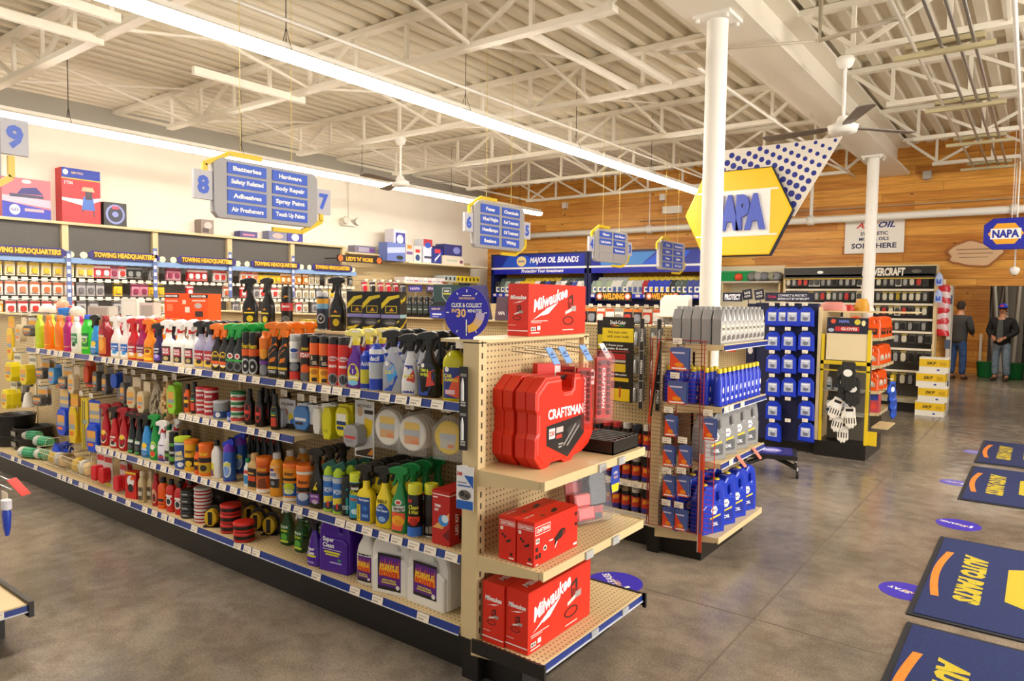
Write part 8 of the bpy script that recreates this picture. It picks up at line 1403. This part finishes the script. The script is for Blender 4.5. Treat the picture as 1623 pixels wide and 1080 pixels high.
# ================================================================ NEAR-LEFT CORNER: end of another rack
gl = empty('end_cap_rack', (0, 0, 0), 0, 'corner of another end rack at the lower left edge', 'store shelving')
lip_shelf(gl, .2, 1.24, -3.79, -4.35, .2, axis='Y', tags=True, dens=.6, mat=TAN)
MB().box(-4.4, -3.96, .2, 1.2, 0, .17, BLK).build('kick_plate', gl); MB().box(-4.35, -3.77, 1.24, 1.262, .14, .215, BLK).build('shelf_end', gl); MB().box(-4.4, -4.35, .2, 1.24, .17, 1.5, PEGY).build('pegboard_panel', gl)
for i, y in enumerate((1.1, .95)):
    k = MB().box(-.13, 0, -.05, .05, 0, .16, M('#2a2624', .35)); art(k, lambda u, v, d=0: (d, u, v), [('r', -.04, .12, .04, .14, '#b8382c'), ('r', -.04, .02, .04, .1, '#3c3a3a')]); art(k, flat_top(.16, -.065, 0), [('r', -.05, -.04, .05, .04, '#c8c4c8')]); o_ = k.build('product_box'); o_.location = (-3.98, y, .201); tag(o_, f'small black box with red band on the lower left corner rack, {["nearer the aisle", "at picture edge"][i]}', 'box')
P = on_y(30, 772, 1.15); k = MB().tube([(-4.35, P.y, P.z+.01), (P.x-.03, P.y, P.z+.01)], .003, CHROME).tube([(-4.35, P.y, P.z-.03), (P.x-.08, P.y, P.z-.03)], .003, CHROME); k.build('peg_hook', gl)
k = MB().bbox(0, 0, 0, .1, .05, .002, M('#d8382c', .45), ry=.75, rz=.5); o_ = k.build('red_tag'); o_.location = P; tag(o_, 'red price card on a hook at the left edge above the aisle floor', 'tag'); k = MB().box(-.035, .035, -.002, 0, -.03, .03, TAGM); o_ = k.build('price_tag', gl); o_.location = (on_y(8, 790, 1.15).x, 1.15, on_y(8, 790, 1.15).z)
P = on_y(10, 800, 1.12); k = MB().loft([(-.14, .008, .008), (-.1, .02, .015), (-.04, .024, .018), (0, .015, .012)], M('#2c48b8', .3), 10).loft([(-.02, .03, .02), (.02, .03, .02)], M('#e8e4ea', .3), 8); o_ = k.build('hanging_pack'); o_.location = P; tag(o_, 'small blue and white pack hanging at the left edge', 'hanging pack'); 
# ================================================================ PEOPLE
def skinned(name, pts, edges, mat_, parent, sub=2):
    me = bpy.data.meshes.new(name); me.from_pydata([p[0] for p in pts], edges, []); o = obj(name, me, parent); me.materials.append(mat_)
    sm = o.modifiers.new('skin', 'SKIN'); sm.use_smooth_shade = True
    for i, p in enumerate(pts): r_ = p[1] if isinstance(p[1], tuple) else (p[1], p[1]); me.skin_vertices[0].data[i].radius = r_
    me.skin_vertices[0].data[0].use_root = True
    s_ = o.modifiers.new('sub', 'SUBSURF'); s_.levels = sub; s_.render_levels = sub; return o
def hand(P, D, side, mat_, name_parent):   # five fingers as skinned chains rooted in the palm
    pts = [(P, .03), (P+D*.05, (.04, .022))]; ed = [(0, 1)]; q = D.cross(Vector((0, 1, 0))).normalized() if abs(D.y) < .9 else Vector((1, 0, 0))
    for i in range(4):
        o0 = (i-1.5)*.019; b_ = len(pts); L_ = (.07, .08, .075, .06)[i]; pts += [(P+D*.085+q*o0, .0105), (P+D*(.085+L_*.5)+q*o0+Vector((0, -.008, 0)), .0095), (P+D*(.08+L_*.85)+q*o0+Vector((0, -.024, 0)), .008)]; ed += [(1, b_), (b_, b_+1), (b_+1, b_+2)]
    b_ = len(pts); pts += [(P+D*.03+q*.035*side+Vector((0, -.01, 0)), .012), (P+D*.065+q*.052*side+Vector((0, -.02, 0)), .01), (P+D*.09+q*.05*side+Vector((0, -.03, 0)), .0085)]; ed += [(0, b_), (b_, b_+1), (b_+1, b_+2)]
    return pts, ed
def person(x, y, rz, hs_, label, cap, top_c, shirt, jean, pose):
    t = empty('person', (x, y, 0), rz, label, 'person'); t.scale = (hs_,)*3; skin_ = M('#b98567', .5); V_ = Vector
    sh = {'hands': ((V_((-.2, -.01, 1.4)), V_((-.28, .0, 1.14)), V_((-.13, -.2, 1.02))), (V_((.2, -.01, 1.4)), V_((.29, .0, 1.14)), V_((.1, -.2, 1.0)))), 'reach': ((V_((-.2, 0, 1.4)), V_((-.25, -.04, 1.14)), V_((-.16, -.26, 1.05))), (V_((.2, 0, 1.4)), V_((.25, -.04, 1.14)), V_((.16, -.26, 1.04))))}[pose]
    lean = -.0 if pose == 'hands' else -.05
    legs = ((V_((-.09, 0, .9)), V_((-.11, -.02, .5)), V_((-.12, .02, .09)), V_((-.13, -.12, .04))), (V_((.09, 0, .9)), V_((.11, -.02, .5)), V_((.12, .02, .09)), V_((.13, -.12, .04))))
    pts = [(V_((0, 0, .95)), (.15, .11)), (V_((0, lean*.5, 1.15)), (.15, .11)), (V_((0, lean, 1.36)), (.17, .11)), (V_((0, lean, 1.47)), (.09, .08)), (V_((0, lean-.01, 1.54)), .052), (V_((0, lean-.02, 1.64)), (.074, .088)), (V_((0, lean-.02, 1.71)), (.07, .084))]; ed = [(i, i+1) for i in range(6)]
    for s_, sd in zip(sh, (-1, 1)):
        b_ = len(pts); D = (s_[2]-s_[1]).normalized(); pts += [(s_[0], .06), (s_[1], .046), (s_[2], .03)]; ed += [(2, b_), (b_, b_+1), (b_+1, b_+2)]
        hp, he = hand(s_[2]+D*.02, D, -sd, skin_, t); o0 = len(pts); pts += hp; ed += [(b_+2, o0)]+[(a+o0, c+o0) for a, c in he]
    for lg in legs:
        b_ = len(pts); pts += [(lg[0], .088), (lg[1], .062), (lg[2], .042), (lg[3], .036)]; ed += [(0, b_), (b_, b_+1), (b_+1, b_+2), (b_+2, b_+3)]
    skinned('body', pts, ed, skin_, t)
    jk = [(V_((0, 0, .8)), (.2, .15)), (V_((0, 0, .93)), (.195, .15)), (V_((0, lean*.5, 1.15)), (.185, .15)), (V_((0, lean, 1.35)), (.2, .145)), (V_((0, lean, 1.45)), (.12, .1)), (V_((0, lean-.005, 1.5)), (.075, .075))]; je = [(0, 1), (1, 2), (2, 3), (3, 4), (4, 5)]
    for s_ in sh:
        b_ = len(jk); D = (s_[2]-s_[1]).normalized(); jk += [(s_[0], .088), (s_[1], .072), (s_[2]-D*.02, .052)]; je += [(3, b_), (b_, b_+1), (b_+1, b_+2)]
    skinned('jacket', jk, je, M(top_c, .8), t)
    tr_ = [(V_((0, 0, 1.0)), (.16, .12)), (V_((0, 0, .9)), (.165, .125))]; te = [(0, 1)]
    for lg in legs:
        b_ = len(tr_); tr_ += [(lg[0]-V_((0, 0, .06)), .105), (lg[1], .08), (lg[2]+V_((0, 0, .02)), .072)]; te += [(1, b_), (b_, b_+1), (b_+1, b_+2)]
    skinned('jeans', tr_, te, noisy('denim', jean[0], jean[1], 14, .85), t)
    for lg in legs: skinned('shoe', [(lg[2]-V_((0, -.02, .03)), .05), (lg[3]-V_((0, -.04, -.01)), .048), (lg[3]-V_((0, .06, 0)), .042)], [(0, 1), (1, 2)], M('#4a3426', .6), t, 1)
    hc = V_((0, lean-.02, 1.675)); f = MB()
    for s_ in (-1, 1): f.loft([(-.012, .004, .006), (0, .012, .009), (.012, .004, .006)], M('#2a1c14'), 8, T=lambda x, y, z, s_=s_: (hc.x+s_*.031+x, hc.y-.083+y, hc.z-.012+z)); f.loft([(-.03, .004, .008), (0, .01, .018), (.03, .006, .012)], skin_, 8, T=lambda x, y, z, s_=s_: (hc.x+s_*.078+x, hc.y+y, hc.z-.02+z))
    f.loft([(-.055, .016, .012), (-.045, .018, .02), (0, .008, .006)], skin_, 8, T=lambda x, y, z: (hc.x+x, hc.y-.095+y, hc.z+z)); f.box(hc.x-.025, hc.x+.025, hc.y-.092, hc.y-.084, hc.z-.078, hc.z-.07, M('#7a4038')); f.build('face', t)
    hr = MB().loft([(-.07, .07, .05, 0, .045), (-.02, .084, .08, 0, .022), (.04, .088, .092, 0, .01), (.09, .07, .075, 0, .005), (.115, .03, .035, 0, 0)], M('#2a1e18', .8), 18, T=lambda x, y, z: (hc.x+x, hc.y+y, hc.z+z)); hr.build('hair', t)
    if cap:
        c = MB().loft([(.02, .093, .1), (.06, .092, .098), (.1, .07, .075), (.125, .03, .03)], M(cap, .6), 20, T=lambda x, y, z: (hc.x+x, hc.y+y, hc.z+z)); c.shape((((-.07, 0), (-.06, -.06), (0, -.085), (.06, -.06), (.07, 0)),), .01, .003, M(cap, .6), lambda u, v, q: (hc.x+u, hc.y-.085+v, hc.z+.032+q)); c.box(hc.x-.03, hc.x+.03, hc.y-.104, hc.y-.098, hc.z+.05, hc.z+.09, M('#d83a30')); c.build('cap', t)
    if shirt:
        s = MB().add([(-.05, lean-.165, 1.42), (.05, lean-.165, 1.42), (.065, lean-.172, 1.1), (.05, lean-.165, .9), (-.05, lean-.165, .9), (-.065, lean-.172, 1.1)], [(0, 5, 4, 3, 2, 1)], M(shirt, .8)); s.add([(-.05, lean-.1, 1.42), (.05, lean-.1, 1.42), (.065, lean-.1, 1.1), (.05, lean-.1, .9), (-.05, lean-.1, .9), (-.065, lean-.1, 1.1), (-.05, lean-.165, 1.42), (.05, lean-.165, 1.42), (.065, lean-.172, 1.1), (.05, lean-.165, .9), (-.05, lean-.165, .9), (-.065, lean-.172, 1.1)], [(i, (i+1) % 6, 6+(i+1) % 6, 6+i) for i in range(6)], M(shirt, .8)); s.build('shirt', t)
    return t
P = on_z(1586, 602, 0); person(P.x, P.y-.3, -.25, .97, 'man in dark jacket, pale jeans and blue cap, hands at his waist, facing the shop', '#1d35c8', '#17171a', '#4a5254', ('#5c7186', '#7f93a4'), 'hands')
P = on_z(1527, 602, 0); person(P.x-.13, P.y-.1, 2.75, 1.0, 'man seen from behind in grey sweatshirt and blue jeans at the stockroom door', None, '#35373a', None, ('#1f3a66', '#35558a'), 'reach')

for o_ in bpy.data.objects:
    l_ = o_.get('label')
    if l_ and len(l_.split()) > 16: print('LONG', l_); o_['label'] = ' '.join(l_.split()[:16])
